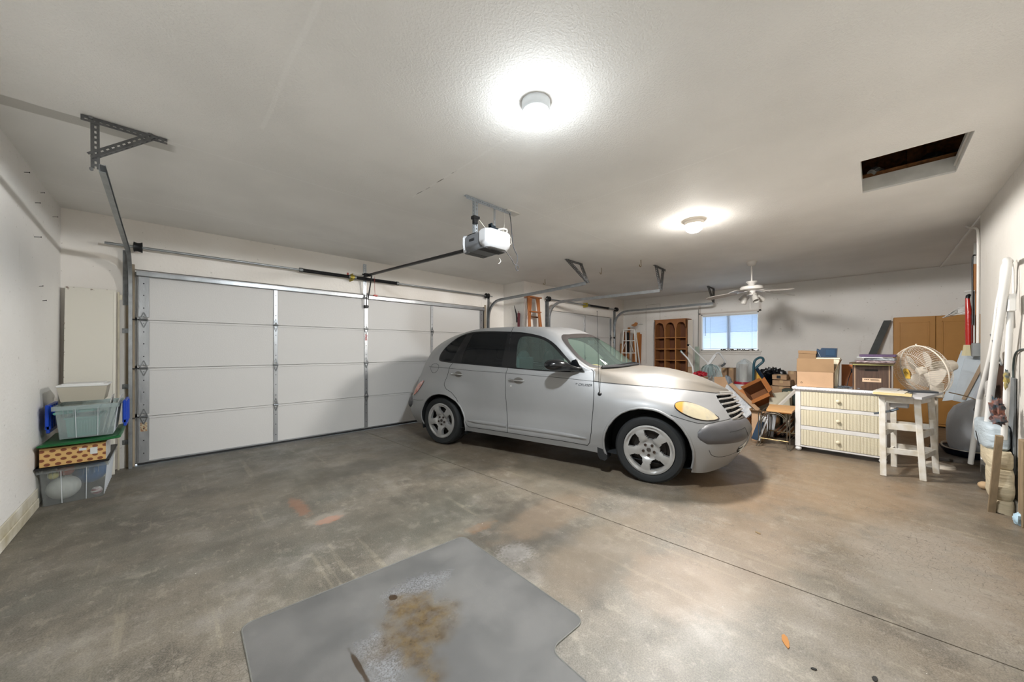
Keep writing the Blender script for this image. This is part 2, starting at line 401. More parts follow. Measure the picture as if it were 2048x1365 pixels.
# ------------------------------------------------------------------ ceiling with the attic hatch
hx0, hx1, hy0, hy1 = 3.715, 4.48, -.452, .073
m = MB()
for a, b in [((XL - T, -2.3, H), (hx0, YD + T, H + .016)), ((hx1, -2.3, H), (XF + T, YD + T, H + .016)), ((hx0, -2.3, H), (hx1, hy0, H + .016)), ((hx0, hy1, H), (hx1, YD + T, H + .016))]: m.box(a, b)
struct(put('ceiling', m, CEIL, smooth=0))
m = MB(); z1 = H + .13
for a, b in [((hx0 - .02, hy0 - .02, H + .016), (hx0, hy1 + .02, z1)), ((hx1, hy0 - .02, H + .016), (hx1 + .02, hy1 + .02, z1)), ((hx0, hy0 - .02, H + .016), (hx1, hy0, z1)), ((hx0, hy1, H + .016), (hx1, hy1 + .02, z1))]: m.box(a, b)
for yy in (hy0 + .012,): m.box((hx0, yy - .012, H + .05), (hx1, yy, H + .065), .002)
struct(put('trim_1', m, WHITEPAINT, smooth=0))
WOODD = M('attic timber', '#8f6038', .8, vary=.45, vscale=5, stretch=(1, 6, 6), bump=.3)
m = MB(); A0, A1, B0, B1, ZT = 3.0, 6.4, -1.7, 1.3, 3.75
for a, b in [((A0, B0, ZT), (A1, B1, ZT + .05)), ((A0 - .05, B0, H + .02), (A0, B1, ZT)), ((A1, B0, H + .02), (A1 + .05, B1, ZT)), ((A0, B0 - .05, H + .02), (A1, B0, ZT)), ((A0, B1, H + .02), (A1, B1 + .05, ZT))]: m.box(a, b)
struct(put('ceiling_attic', m, M('attic boards', '#6a4830', .9, vary=.5, vscale=4, bump=.3), smooth=0))
for i, (a, b) in enumerate([((hx1 + .02, hy0 - .4, H + .10), (hx1 + .06, hy1 + .4, z1 + .04)), ((5.0, -1.6, H + .3), (5.09, 1.2, H + .5)), ((4.9, -.30, H + .02), (4.99, -.21, ZT)), ((5.6, -.6, H + .02), (5.69, -.51, ZT)), ((4.2, -1.2, 3.1), (6.3, -1.15, 3.24))]):
    m = MB(); m.box(a, b, .002)
    o = put('attic_beam', m, WOODD, smooth=0)
    tag(o, ['brown timber lying along the far edge of the ceiling hatch', 'thick cross beam seen through the ceiling hatch', 'pale upright post nearest inside the open ceiling hatch', 'darker upright post further back inside the ceiling hatch', 'long high rafter at the right inside the ceiling hatch'][i], 'beam', 'timbers above the ceiling hatch')
def lump(m, c, r, n=22, mm=14, amp=.25, fr=3.0, seed=0):
    rg = np.random.RandomState(seed); ph = rg.rand(8) * 6.28
    def f(p):
        d = Vector(p).normalized() if Vector(p).length > 0 else Vector((0, 0, 1))
        k = 1 + amp * (math.sin(fr * d.x * 3 + ph[0]) * math.sin(fr * d.y * 3 + ph[1]) + .6 * math.sin(fr * 5 * d.z + ph[2]) * math.cos(fr * 4 * d.x + ph[3]) + .3 * math.sin(11 * fr * d.y + ph[4]))
        return Vector(p) * k
    return m.ell(c, r, n, mm, f=f)
m = MB(); lump(m, (4.95, -.45, H + .19), (.34, .30, .11), seed=3, amp=.2)
tag(put('insulation', m, M('grey loose insulation', '#4c4c47', .95, vary=.5, vscale=30, bump=1, bscale=60)), 'grey loose insulation heap inside the ceiling hatch', 'insulation', kind='stuff')
m = MB(); m.tube([(4.5 + .04 * k, .02 - .02 * k, H + .17 + .02 * math.sin(k)) for k in range(7)], [.03, .045, .04, .05, .045, .04, .02], 10)
tag(put('duct_wrap', m, M('silver duct wrap', '#a7a8a4', .4, .5, bump=.8, bscale=30)), 'crumpled pale wrap lying at the near end of the ceiling hatch', 'wrap')

m = MB(); m.box((6.07, YR - .028, H - .006), (XF, YR, H + .002), .002); m.box((6.07, YR - .012, H - .022), (XF, YR, H), .002)
struct(put('trim_3', m, M('bright bead paint', '#efeeea', .4), smooth=0))
# ------------------------------------------------------------------ window
m = MB(); fr = .03
x0 = XF - .012
for a, b in [((XF + .01, W0, WZ0), (XF + .10, W0 + fr, WZ1)), ((XF + .01, W1 - fr, WZ0), (XF + .10, W1, WZ1)), ((XF + .01, W0, WZ1 - fr), (XF + .10, W1, WZ1)), ((XF + .01, W0, WZ0), (XF + .10, W1, WZ0 + fr)), ((XF + .05, 2.345, WZ0), (XF + .09, 2.405, WZ1))]: m.box(a, b, .002)
win = struct(put('window_1', m, M('white window frame', '#eeeeec', .4), smooth=0))
m = MB(); m.box((XF + .068, W0 + fr, WZ0 + fr), (XF + .072, 2.345, WZ1 - fr)); m.box((XF + .068, 2.405, WZ0 + fr), (XF + .072, W1 - fr, WZ1 - fr))
put('pane', m, M('window glass', (1, 1, 1), .02, trans=1, ior=1.45), win, 0)
m = MB(); m.box((XF - .035, W0 - .05, WZ0 - .03), (XF + .05, W1 + .03, WZ0), .004); m.box((XF - .012, W0 - .03, WZ0 - .09), (XF, W1 + .01, WZ0 - .03), .003)
put('window_sill', m, M('sill paint', '#dcd8d2', .5), win, 0)
m = MB(); m.box((XF - .014, W1, WZ0 - .02), (XF, W1 + .055, WZ1 + .22), .003); m.box((XF - .014, W0 - .05, WZ1 + .0), (XF, W1 + .055, WZ1 + .035), .003); m.box((XF - .014, W0 - .045, WZ1), (XF, W0, WZ1 + .24), .003)
put('window_casing', m, M('casing paint', '#d5cec7', .5), win, 0)
SLAT = M('blind slat', '#e6eaee', .45, trans=.0)
b_ = SLAT.node_tree; pb = b_.nodes['Principled BSDF']; tl = b_.nodes.new('ShaderNodeBsdfTranslucent'); tl.inputs[0].default_value = (.80, .88, .98, 1)
mx = b_.nodes.new('ShaderNodeMixShader'); mx.inputs[0].default_value = .45
b_.links.new(pb.outputs[0], mx.inputs[1]); b_.links.new(tl.outputs[0], mx.inputs[2]); b_.links.new(mx.outputs[0], b_.nodes['Material Output'].inputs[0])
bl = thing('window_blind', 'white horizontal mini blind lowered in the far window', 'blind', (XF + .025, 2.365, WZ1 - .03))
m = MB(); ya, yb = W0 + .035, W1 - .035; n = 43
for k in range(n):
    z = WZ1 - .075 - k * (WZ1 - WZ0 - .125) / (n - 1); a = math.radians(36)
    m.box((-.0125, ya, -.0006), (.0125, yb, .0006), 0, RY(a), (XF + .025, 0, z))
put('slat', m, SLAT, bl, 0, world=True)['kind'] = 'stuff'
m = MB(); m.box((XF + .008, ya, WZ1 - .065), (XF + .042, yb, WZ1 - .032), .003); put('headrail', m, WHITEP, bl, 0, world=True)
m = MB(); m.box((XF + .012, ya, WZ0 + .034), (XF + .038, yb, WZ0 + .048), .003); put('bottom_rail', m, WHITEP, bl, 0, world=True)
m = MB(); m.cyl((XF + .004, W1 - .10, WZ1 - .07), (XF + .004, W1 - .10, WZ1 - .52), .005, 8); put('tilt_wand', m, M('clear wand', '#7e94a4', .3), bl, 30, world=True)
for yy in (W0 + .13, W1 - .2, 2.37):
    m = MB(); m.cyl((XF + .011, yy, WZ1 - .07), (XF + .011, yy, WZ0 + .05), .0022, 6); put('ladder_cord', m, M('blind cord', '#aeb9c4', .6), bl, 30, world=True)
# what lies outside: eave, pale wall of the neighbouring house
m = MB(); m.box((XF + 3.15, -3, 1.83), (XF + 3.3, 8, 4.2))
tag(put('house_wall', m, M('blue grey siding', '#7f99b4', .7), smooth=0), 'blue grey house wall outside, upper half of the view through the far window', 'house wall')
m = MB(); m.box((XF + 3.1, -3, -.1), (XF + 3.3, 8, 1.82))
tag(put('garden_wall', m, M('pale rendered wall', '#f4f5f6', .8), smooth=0), 'pale outdoor wall seen through the blind of the far window', 'wall')
m = MB(); m.box((XF + T, -5, -.15), (XF + 9, 10, -.1))
struct(put('floor_outside', m, M('outdoor concrete', '#b5b4b0', .9), smooth=0))

# ------------------------------------------------------------------ sectional garage doors
DOORP = M('door panel white', '#d3d2d0', .55, bump=.12, bscale=90)
STILE = M('stile galvanised', '#b7babd', .34, .75, bump=.2, bscale=30, vary=.25, vscale=5, stretch=(1, 1, .4))
HNG = M('hinge steel', '#8b8e90', .35, .9, vary=.3, vscale=30)
def garage_door(name, xa, xb, Y, cols, label, sw=.045):
    root = bpy.data.objects.new(name, None); COL.objects.link(root); root.location = ((xa + xb) / 2, Y, 0); root['kind'] = 'structure'; root['label'] = label
    S_ = .5334
    for k in range(4):
        m = MB(); z0, z1 = k * S_ + (.02 if k == 0 else .002), (k + 1) * S_ - .002
        m.box((xa, Y + .004, z0), (xb, Y + .04, z1)); m.box((xa - .05, Y + .041, z0 - .01), (xb + .05, Y + .05, z1 + .03))  # second box is an unseen backing added to stop daylight leaking between sections
        m.box((xa, Y - .004, z1 - .024), (xb, Y + .004, z1), .002); m.box((xa, Y - .004, z0), (xb, Y + .004, z0 + .012), .002)
        put('door_section', m, DOORP, root, 0, world=True)
    m = MB(); m.box((xa, Y - .012, 0.004), (xb, Y + .04, .03), .003); put('bottom_seal', m, M('rubber seal', '#2c2c2c', .7), root, 0, world=True)
    m = MB(); m.box((xa, Y - .014, .028), (xb, Y + .004, .042), .002); put('bottom_rail', m, STILE, root, 0, world=True)
    for i, (cx, wd) in enumerate(cols):
        m = MB()
        for k in range(4):
            z0, z1 = k * S_ + .03, (k + 1) * S_ - .006
            m.box((cx - wd / 2, Y - .010, z0), (cx + wd / 2, Y - .001, z1), .002)
        so = put('stile', m, STILE, root, 0, world=True)
        if i in (0, 2) and len(cols) > 3:
            zl = .42 if i == 0 else 1.47
            m = MB(); m.box((cx - wd * .32, Y - .0115, zl - .05), (cx + wd * .32, Y - .0102, zl + .05)); put('warning_sticker', m, M('pale sticker' if i == 0 else 'red sticker', '#c9c2a4' if i == 0 else '#b04a50', .5, vary=.4, vscale=60, col2='#8f5a3a' if i == 0 else '#d8c8c8'), so, 0, world=True)
        m = MB(); rg = random.Random(i)
        for k in range(4):
            for zz in (.13, .27, .40): m.cyl((cx, Y - .0118, k * S_ + zz), (cx, Y - .0095, k * S_ + zz), .006, 8)
        put('stile_hole', m, STEEL_DK, so, 0, world=True)['kind'] = 'stuff'
        for k in range(1, 4):
            z = k * S_; m = MB(); hw = min(wd, .055) / 2 * 1.15
            m.cyl((cx - hw, Y - .022, z), (cx + hw, Y - .022, z), .009, 10)
            m.box((cx - hw, Y - .024, z - .014), (cx + hw, Y - .010, z + .014), .002)
            for sg in (1, -1):
                for sx in (1, -1): m.bar((cx + sx * hw * .85, Y - .016, z + sg * .012), (cx, Y - .012, z + sg * .085), .010, .006, (0, 1, 0))
                m.cyl((cx, Y - .018, z + sg * .075), (cx, Y - .010, z + sg * .075), .008, 8); m.cyl((cx, Y - .018, z + sg * .038), (cx, Y - .010, z + sg * .038), .006, 8)
            put('hinge', m, HNG, root, 30, world=True)
    return root
cols = [(-.195, .085), (1.035, .045), (2.245, .052), (3.44, .045), (4.60, .085)]
gd = garage_door('door_1', -.245, 4.645, YD + .012, cols, 'wide white sectional garage door')
m = MB(); Yq = YD + .012
m.box((-.25, Yq - .05, 2.075), (4.65, Yq - .006, 2.081), .001); m.box((-.25, Yq - .05, 2.075), (4.65, Yq - .046, 2.125), .001); m.box((-.25, Yq - .05, 2.121), (4.65, Yq - .006, 2.127), .001)
put('top_strut', m, STILE, gd, 0, world=True)
gd2 = garage_door('door_2', 5.97, 8.69, YJ + .012, [(6.03, .08), (7.40, .045), (8.63, .08)], 'single white sectional garage door')
m = MB(); m.box((-.33, YD - .002, 0), (-.262, YD + .03, 2.2), .002); m.box((4.668, YD - .002, 0), (4.72, YD + .03, 2.2), .002)
struct(put('trim_2', m, M('bare stained timber', '#a89a85', .8, vary=.3, vscale=4, stretch=(1, 1, .3)), smooth=0))

# ------------------------------------------------------------------ door tracks, shafts, hangers
def arc(p0, p1, p2, n=10):   # quadratic bend
    p0, p1, p2 = Vector(p0), Vector(p1), Vector(p2)
    return [p0 * (1 - t) ** 2 + p1 * 2 * t * (1 - t) + p2 * t * t for t in [i / n for i in range(n + 1)]]
def channel(m, pts, w=.05, d=.028, side=(1, 0, 0)):
    """C shaped track swept along pts lying in a plane x=const; side = the open side"""
    sx = Vector(side)
    P = [Vector(p) for p in pts]; prof = [(0, -.5), (1, -.5), (1, .5), (0, .5)]; V = []; n = len(P)
    th = .0025
    out = [(1, -.5), (0, -.5), (0, .5), (1, .5), (1, .5 - .12), (.06, .5 - .06), (.06, -.5 + .06), (1, -.5 + .12)]
    for i in range(n):
        t = (P[min(i + 1, n - 1)] - P[max(i - 1, 0)]).normalized(); nn = t.cross(sx).normalized()
        for a, b in out: V.append(P[i] + sx * (a * d) + nn * (b * w))
    k = len(out); F = []
    for i in range(n - 1):
        for j in range(k): F.append((i * k + j, i * k + (j + 1) % k, (i + 1) * k + (j + 1) % k, (i + 1) * k + j))
    F += [tuple(range(k)), tuple((n - 1) * k + j for j in range(k))]
    return m.add(V, F)
def track(x, Y, yend, zend, side, label, zb=2.27):
    t = thing('door_track', label, 'door track', (x, Y - .06, 0), group='overhead tracks of the garage doors')
    m = MB(); channel(m, [(x, Y - .055, .0), (x, Y - .055, 1.0), (x, Y - .055, 1.88)], side=(side, 0, 0)); put('vertical_rail', m, GALV, t, 40, world=True)
    m = MB(); bend = arc((x, Y - .055, 1.88), (x, Y - .06, zb), (x, Y - .46, zb + .005), 12); channel(m, bend, side=(side, 0, 0)); put('curved_rail', m, GALV, t, 40, world=True)
    m = MB(); channel(m, [(x, Y - .46, zb + .005), (x, (Y - .46 + yend) / 2, (zb + zend) / 2), (x, yend, zend)], side=(side, 0, 0)); put('horizontal_rail', m, GALV, t, 40, world=True)
    m = MB(); sx = -side
    m.box((x + sx * .001, Y - .075, 1.75), (x + sx * .004, Y, 2.34), .001); m.box((x + sx * .004, Y - .004, 1.75), (x + sx * .045, Y, 2.34), .001)
    put('flag_bracket', m, GALVD, t, 0, world=True)
    for zz in (.25, .85, 1.45):
        m = MB(); m.box((x + sx * .001, Y - .05, zz), (x + sx * .004, Y, zz + .05), .001); m.box((x + sx * .004, Y - .004, zz), (x + sx * .05, Y, zz + .05), .001); m.cyl((x + sx * .025, Y - .012, zz + .025), (x + sx * .025, Y, zz + .025), .008, 8)
        put('wall_bracket', m, HNG, t, 0, world=True)
    # rollers stand in the track at each hinge
    for k in range(1, 4):
        m = MB(); z = k * .5334; m.cyl((x + side * .008, Y - .055, z), (x + side * .022, Y - .055, z), .022, 14); m.cyl((x + side * .01, Y - .055, z), (x + side * .075, Y - .03, z), .005, 8)
        put('roller', m, STEEL_DK, t, 30, world=True)
    return t
track(-.305, YD, 3.31, 2.385, 1, 'galvanised garage door track at the left end, beside the leaning white board')
track(4.75, YD, 3.20, 2.325, -1, 'galvanised garage door track at the right of the wide door, ending nearest the opener', 2.265)
track(5.925, YJ, 2.52, 2.27, 1, 'galvanised garage door track over the car, starting beside the wooden ladder', 2.285)
track(8.755, YJ, 2.52, 2.315, -1, 'galvanised garage door track farthest away, ending by the ceiling fan', 2.30)

def perf(m, p, q, up, w=.034, holes=True, ang=True, th=.003):
    """slotted steel angle from p to q; first leg faces 'up'"""
    p, q = Vector(p), Vector(q); d = (q - p).normalized(); L = (q - p).length
    u = Vector(up); u = (u - d * u.dot(d)).normalized(); s = d.cross(u)
    R = Matrix((d, s, u)).transposed()
    def strip(R_):
        pitch = .028; n = max(1, int(L / pitch)); pitch = L / n; hl, hw = pitch * .5, w * .26
        for i in range(n):
            a = i * pitch
            m.box((a, 0, 0), (a + pitch - hl, w, th), 0, R_, p)
            m.box((a + pitch - hl, 0, 0), (a + pitch, (w - hw) / 2, th), 0, R_, p)
            m.box((a + pitch - hl, (w + hw) / 2, 0), (a + pitch, w, th), 0, R_, p)
    strip(R)
    if ang: strip(R @ Matrix.Rotation(PI / 2, 3, 'X'))
HANGM = M('punched angle steel', '#6f7071', .45, .75, vary=.25, vscale=20)
def hanger(top, verts, label, tail=None):
    """top = ends of the bar on the ceiling, verts = list of bars down to the track"""
    t = thing('track_hanger', label, 'bracket', ((top[0][0] + top[1][0]) / 2, top[0][1], H), group='punched steel hangers under the ceiling')
    m = MB(); perf(m, top[0], top[1], (0, 0, -1)); put('ceiling_bar', m, HANGM, t, 0, world=True)
    for a, b, up in verts:
        m = MB(); perf(m, a, b, up); put('strut', m, HANGM, t, 0, world=True)
    for a, b, up in verts[:1]:
        for e in (a, b):
            m = MB(); m.cyl(Vector(e) + Vector((0, -.012, -.008)), Vector(e) + Vector((0, .006, -.008)), .009, 8); put('bolt', m, BOLT, t, 30, world=True)
    return t
hz = H - .004
hanger(((-.375, 3.30, hz), (-.005, 3.30, hz)), [((-.335, 3.30, hz), (-.335, 3.315, 2.375), (0, 1, 0)), ((-.06, 3.29, hz - .015), (-.33, 3.30, 2.43), (0, 0, 1))], 'triangular punched steel hanger at upper left, above the end of the left track')
hanger(((4.40, 3.32, hz), (4.84, 3.32, hz)), [((4.42, 3.32, hz), (4.76, 3.17, 2.345), (0, 1, 0)), ((4.80, 3.32, hz), (4.78, 3.17, 2.345), (0, 1, 0))], 'punched steel hanger at the end of the track nearest the opener')
hanger(((5.76, 2.53, hz), (6.24, 2.55, hz)), [((5.83, 2.53, hz), (5.93, 2.50, 2.29), (0, 1, 0)), ((6.14, 2.54, hz), (5.95, 2.50, 2.29), (0, 1, 0))], 'punched steel hanger in the middle, beside the third ceiling hook')
hanger(((8.48, 2.54, hz), (8.97, 2.56, hz)), [((8.52, 2.54, hz), (8.74, 2.50, 2.335), (0, 1, 0)), ((8.93, 2.55, hz), (8.76, 2.50, 2.335), (0, 1, 0))], 'small punched steel hanger farthest away, left of the ceiling fan')
SPR = M('painted spring', '#1b1b1d', .5, .3)
def shaft(xa, xb, Y, z, springs, xm, drums, label):
    t = thing('torsion_shaft', label, 'spring shaft', ((xa + xb) / 2, Y, z), group='spring shafts over the garage doors')
    m = MB(); m.cyl((xa, Y, z), (xb, Y, z), .0135, 14); put('shaft_tube', m, GALV, t, 30, world=True)
    for a, b in springs:
        m = MB(); n = int((b - a) / .009); pts = []
        m.tube([(a + (b - a) * i / 40, Y, z) for i in range(41)], .022, 12)
        hel = [(a + (b - a) * i / (n * 4), Y + .0235 * math.cos(i * PI / 2), z + .0235 * math.sin(i * PI / 2)) for i in range(n * 4 + 1)]
        m.tube(hel, .0042, 4); put('spring', m, SPR, t, 30, world=True)
        for xx in (a, b):
            m = MB(); m.cyl((xx - .02, Y, z), (xx + .02, Y, z), .031, 12); put('winding_cone', m, GALVD, t, 30, world=True)
    if xm is not None:
        m = MB(); m.box((xm - .004, Y - .04, z - .06), (xm + .004, Y + .09, z + .05), .001); m.cyl((xm - .03, Y, z), (xm + .03, Y, z), .036, 12); put('centre_bearing', m, M('yellow zinc', '#a8973f', .45, .5), t, 30, world=True)
    for xx in drums:
        m = MB(); m.lathe([(.0, -.035), (.03, -.035), (.055, -.03), (.05, -.02), (.046, 0), (.05, .02), (.056, .028), (.056, .035), (0, .035)], 20, (xx, Y, z), 'x'); put('cable_drum', m, STEEL_DK, t, 40, world=True)
    return t
shaft(-.47, 4.80, YD - .10, 2.372, [(1.31, 1.96), (2.03, 2.72)], 1.99, [-.235, 4.66], 'long spring shaft above the wide garage door')
shaft(5.80, 8.84, YJ - .10, 2.370, [(7.42, 8.33)], 7.31, [5.87, 8.74], 'short spring shaft above the single garage door behind the car')
# ------------------------------------------------------------------ ceiling lamps
GLOW = M('lit glass', '#ffffff', .4, emit='#fff8ec', estr=9.0)
FIXW = M('fixture white', '#cfd3d6', .35)
def clear_mat(key, tint, tr=.75, rough=.15, alpha_col=None):
    if key in _M: return _M[key]
    m = bpy.data.materials.new(key); m.use_nodes = True; nt = m.node_tree; b = nt.nodes['Principled BSDF']
    b.inputs['Base Color'].default_value = (*srgb(tint), 1); b.inputs['Roughness'].default_value = rough
    tp = nt.nodes.new('ShaderNodeBsdfTransparent'); tp.inputs[0].default_value = (*[min(1, x * .3 + .7) for x in srgb(tint)], 1) if alpha_col is None else (*srgb(alpha_col), 1)
    mx = nt.nodes.new('ShaderNodeMixShader'); mx.inputs[0].default_value = tr
    nt.links.new(b.outputs[0], mx.inputs[1]); nt.links.new(tp.outputs[0], mx.inputs[2]); nt.links.new(mx.outputs[0], nt.nodes['Material Output'].inputs[0])
    _M[key] = m; return m
t = thing('ceiling_light', 'round white ceiling light with bare bulb glow, the one nearest the middle of the room', 'ceiling light', (1.50, 1.345, H))
m = MB(); m.lathe([(0, H), (.082, H), (.082, H - .012), (.078, H - .050), (.074, H - .055), (.070, H - .050), (.070, H - .02), (0, H - .02)], 40, (1.50, 1.345, 0)); put('base_ring', m, FIXW, t, 40, world=True)
m = MB(); m.lathe([(.070, H - .052), (.064, H - .062), (.048, H - .078), (.026, H - .088), (0, H - .091)], 36, (1.50, 1.345, 0)); put('glass_dome', m, GLOW, t, 60, world=True)
t = thing('ceiling_light', 'round dome ceiling light glowing warm, farther back toward the ceiling fan', 'ceiling light', (4.10, 1.37, H))
m = MB(); m.lathe([(0, H), (.118, H), (.118, H - .008), (.098, H - .020), (.095, H - .05), (0, H - .05)], 40, (4.10, 1.37, 0)); put('base_ring', m, M('fixture cream', '#d8d0c6', .4), t, 40, world=True)
m = MB(); m.lathe([(.094, H - .05), (.092, H - .075), (.078, H - .105), (.05, H - .125), (0, H - .132)], 36, (4.10, 1.37, 0)); put('glass_dome', m, M('lit warm glass', '#ffffff', .4, emit='#fff2de', estr=7.0), t, 60, world=True)

# ------------------------------------------------------------------ ceiling fan
FANW = M('fan white enamel', '#cfcbc6', .4)
fx, fy = 6.69, 1.37
fan = thing('ceiling_fan', 'white five bladed ceiling fan with spotlights hanging near the window', 'ceiling fan', (fx, fy, H))
m = MB(); m.lathe([(0, H), (.075, H), (.072, H - .02), (.05, H - .06), (.02, H - .075), (0, H - .075)], 28, (fx, fy, 0)); put('canopy', m, FANW, fan, 40, world=True)
m = MB(); m.cyl((fx, fy, H - .07), (fx, fy, 2.34), .0125, 12); put('downrod', m, FANW, fan, 30, world=True)
m = MB(); m.lathe([(0, 2.36), (.075, 2.365), (.075, 2.355), (.035, 2.30), (.06, 2.295), (.145, 2.285), (.158, 2.27), (.158, 2.235), (.14, 2.225), (.06, 2.215), (.055, 2.175), (.07, 2.165), (.065, 2.145), (0, 2.14)], 36, (fx, fy, 0)); put('motor_housing', m, FANW, fan, 35, world=True)
for i, a in enumerate([95, 167, 239, 311, 23]):
    a = math.radians(a); d = Vector((math.cos(a), math.sin(a), 0)); s_ = Vector((-math.sin(a), math.cos(a), 0)); c0 = Vector((fx, fy, 0))
    m = MB(); zb = 2.205
    m.bar(c0 + d * .06 + Vector((0, 0, zb + .01)), c0 + d * .20 + Vector((0, 0, zb - .005)), .03, .006); m.bar(c0 + d * .18 + Vector((0, 0, zb - .004)), c0 + d * .26 + Vector((0, 0, zb - .008)), .09, .005)
    ir = put('blade_iron', m, FANW, fan, 30, world=True)
    m = MB(); poly = [(.20, -.052), (.25, -.060), (.56, -.068), (.62, -.055), (.65, -.025), (.65, .025), (.62, .055), (.56, .068), (.25, .060), (.20, .052)]
    R = Matrix((d, s_, Vector((0, 0, 1)))).transposed() @ RX(math.radians(12)) @ RY(math.radians(7))
    m.prism(poly, .006, R, c0 + Vector((0, 0, zb + .01))); put('blade', m, M('fan blade', '#aaa49e', .5), ir, 0, world=True).matrix_parent_inverse = Matrix.Identity(4)
for i, (a, tilt) in enumerate([(100, 15), (215, 35), (320, 60)]):
    a = math.radians(a); d = Vector((math.cos(a), math.sin(a), 0)); c0 = Vector((fx, fy, 2.15)) + d * .055
    ax = (d * math.sin(math.radians(tilt)) + Vector((0, 0, -math.cos(math.radians(tilt))))).normalized()
    m = MB(); q0 = c0 + d * .03 + Vector((0, 0, -.02)); m.cyl(c0 + Vector((0, 0, .02)), q0, .012, 10); m.tube([q0, q0 + ax * .02, q0 + ax * .05, q0 + ax * .12], [.02, .038, .042, .044], 20, cap=False); m.tube([q0 + ax * .05, q0 + ax * .051], [.001, .041], 20, cap=False)
    put('spot_head', m, M('spot head', '#b5b2ac', .4), fan, 30, world=True)
for dx_ in (.03, -.02):
    m = MB(); m.cyl((fx + dx_, fy + .02, 2.15), (fx + dx_, fy + .02, 1.93), .0015, 5); put('pull_chain', m, FANW, fan, 0, world=True)

# ------------------------------------------------------------------ ceiling hooks
for x, y, lb in [(5.39, 4.59, 'small ceiling hook above the wooden ladder'), (5.33, 3.27, 'brass ceiling hook beside the hanger nearest the opener'), (5.30, 2.55, 'brass ceiling hook beside the middle track hanger')]:
    m = MB(); pts = [(x, y, H), (x, y, H - .03), (x + .004, y, H - .05)] + [(x - .02 + .028 * math.cos(a), y, H - .082 + .030 * math.sin(a)) for a in [math.radians(v) for v in range(40, -200, -20)]]
    m.tube(pts, .0045, 8); tag(put('ceiling_hook', m, M('brass hook', '#7d6c45', .35, .8), smooth=50), lb, 'hook', 'hooks screwed into the ceiling')

# ------------------------------------------------------------------ garage door opener
op = thing('door_opener', 'white and grey garage door opener hanging by punched steel straps', 'garage door opener', (2.2, 2.42, 2.15))
OPW = M('opener white', '#a9a9aa', .35); OPG = M('opener grey', '#606265', .4); OPD = M('opener dark', '#4c4c4c', .5)
# motor head: long axis along x, rail leaves towards +y
hx_, hy_, z0, z1 = 2.10, 2.47, 2.165, 2.325
def boxy(m, x0, x1, y0, y1, za, zb_, ch=.03):
    """soft box with chamfered sides that narrow towards the bottom"""
    def ring(z, ins):
        X0, X1, Y0, Y1 = x0 + ins, x1 - ins, y0 + ins, y1 - ins
        return [(X0 + ch, Y0, z), (X1 - ch, Y0, z), (X1, Y0 + ch, z), (X1, Y1 - ch, z), (X1 - ch, Y1, z), (X0 + ch, Y1, z), (X0, Y1 - ch, z), (X0, Y0 + ch, z)]
    R_ = [ring(za, .028), ring(za + .028, .006), ring(za + .06, 0), ring(zb_ - .02, 0), ring(zb_, .012)]; V = sum(R_, []); F = []
    for i in range(4):
        for k in range(8): F.append((i * 8 + k, i * 8 + (k + 1) % 8, (i + 1) * 8 + (k + 1) % 8, (i + 1) * 8 + k))
    F += [tuple(range(8))[::-1], tuple(32 + k for k in range(8))]
    m.add(V, F)
OPR = RZ(math.radians(0))
m = MB(); boxy(m, 1.955, 2.235, 2.33, 2.66, z0, z1 - .01, .035)
put('housing', m, OPG, op, 35, world=True)
for nm, ya, yb in (('light_cover', 2.295, 2.445), ('light_cover', 2.61, 2.685)):
    m = MB(); boxy(m, 1.945, 2.245, ya, yb, z0 + .006, z1, .035); put(nm, m, OPW, op, 35, world=True)
m = MB(); m.box((1.965, 2.36, z0 - .004), (2.22, 2.46, z0 + .008), .003)
vn = put('vent', m, OPD, op, 0, world=True)
for k in range(5):
    m = MB(); m.box((1.98, 2.37 + k * .018, z0 - .006), (2.20, 2.378 + k * .018, z0 - .003)); put('vent_slot', m, M('grey slot', '#2e2f30', .5), vn, 0, world=True).matrix_parent_inverse = Matrix.Identity(4)
m = MB(); m.box((1.98, 2.59, z0 - .004), (2.2, 2.66, z0 + .008), .003); put('vent', m, OPD, op, 0, world=True)
m = MB()
for a, b in [((1.952, 2.49, 2.250), (1.956, 2.56, 2.253)), ((1.952, 2.49, 2.268), (1.956, 2.56, 2.271)), ((1.952, 2.49, 2.250), (1.956, 2.493, 2.271)), ((1.952, 2.557, 2.250), (1.956, 2.56, 2.271)), ((1.951, 2.50, 2.257), (1.956, 2.55, 2.263))]: m.box(a, b)
put('badge', m, STEEL_DK, op, 0, world=True)
ZN = M('zinc strap', '#b4bcc4', .35, .7, vary=.15, vscale=20)
m = MB(); perf(m, (1.93, 2.58, H - .004), (2.50, 2.58, H - .004), (0, 0, -1), .034); put('ceiling_bar', m, ZN, op, 0, world=True)
m = MB(); perf(m, (2.03, 2.575, H - .02), (2.03, 2.575, 2.325), (0, 1, 0), .034); put('hanging_strap', m, ZN, op, 0, world=True)
m = MB(); perf(m, (2.27, 2.585, H - .03), (2.27, 2.585, 2.47), (0, 1, 0), .022, ang=False); put('hanging_strap', m, ZN, op, 0, world=True)
m = MB(); m.box((2.00, 2.55, 2.475), (2.07, 2.60, 2.505), .003); m.box((2.005, 2.548, 2.43), (2.045, 2.585, 2.475), .003); put('sensor_clip', m, BLACK, op, 0, world=True)
m = MB(); m.box((2.22, 2.565, 2.445), (2.28, 2.60, 2.475), .003); m.box((2.27, 2.565, 2.44), (2.345, 2.60, 2.46), .003); m.box((2.22, 2.56, 2.43), (2.235, 2.61, 2.49), .002); put('mounting_clip', m, M('dark blue steel', '#26323c', .4, .5), op, 0, world=True)
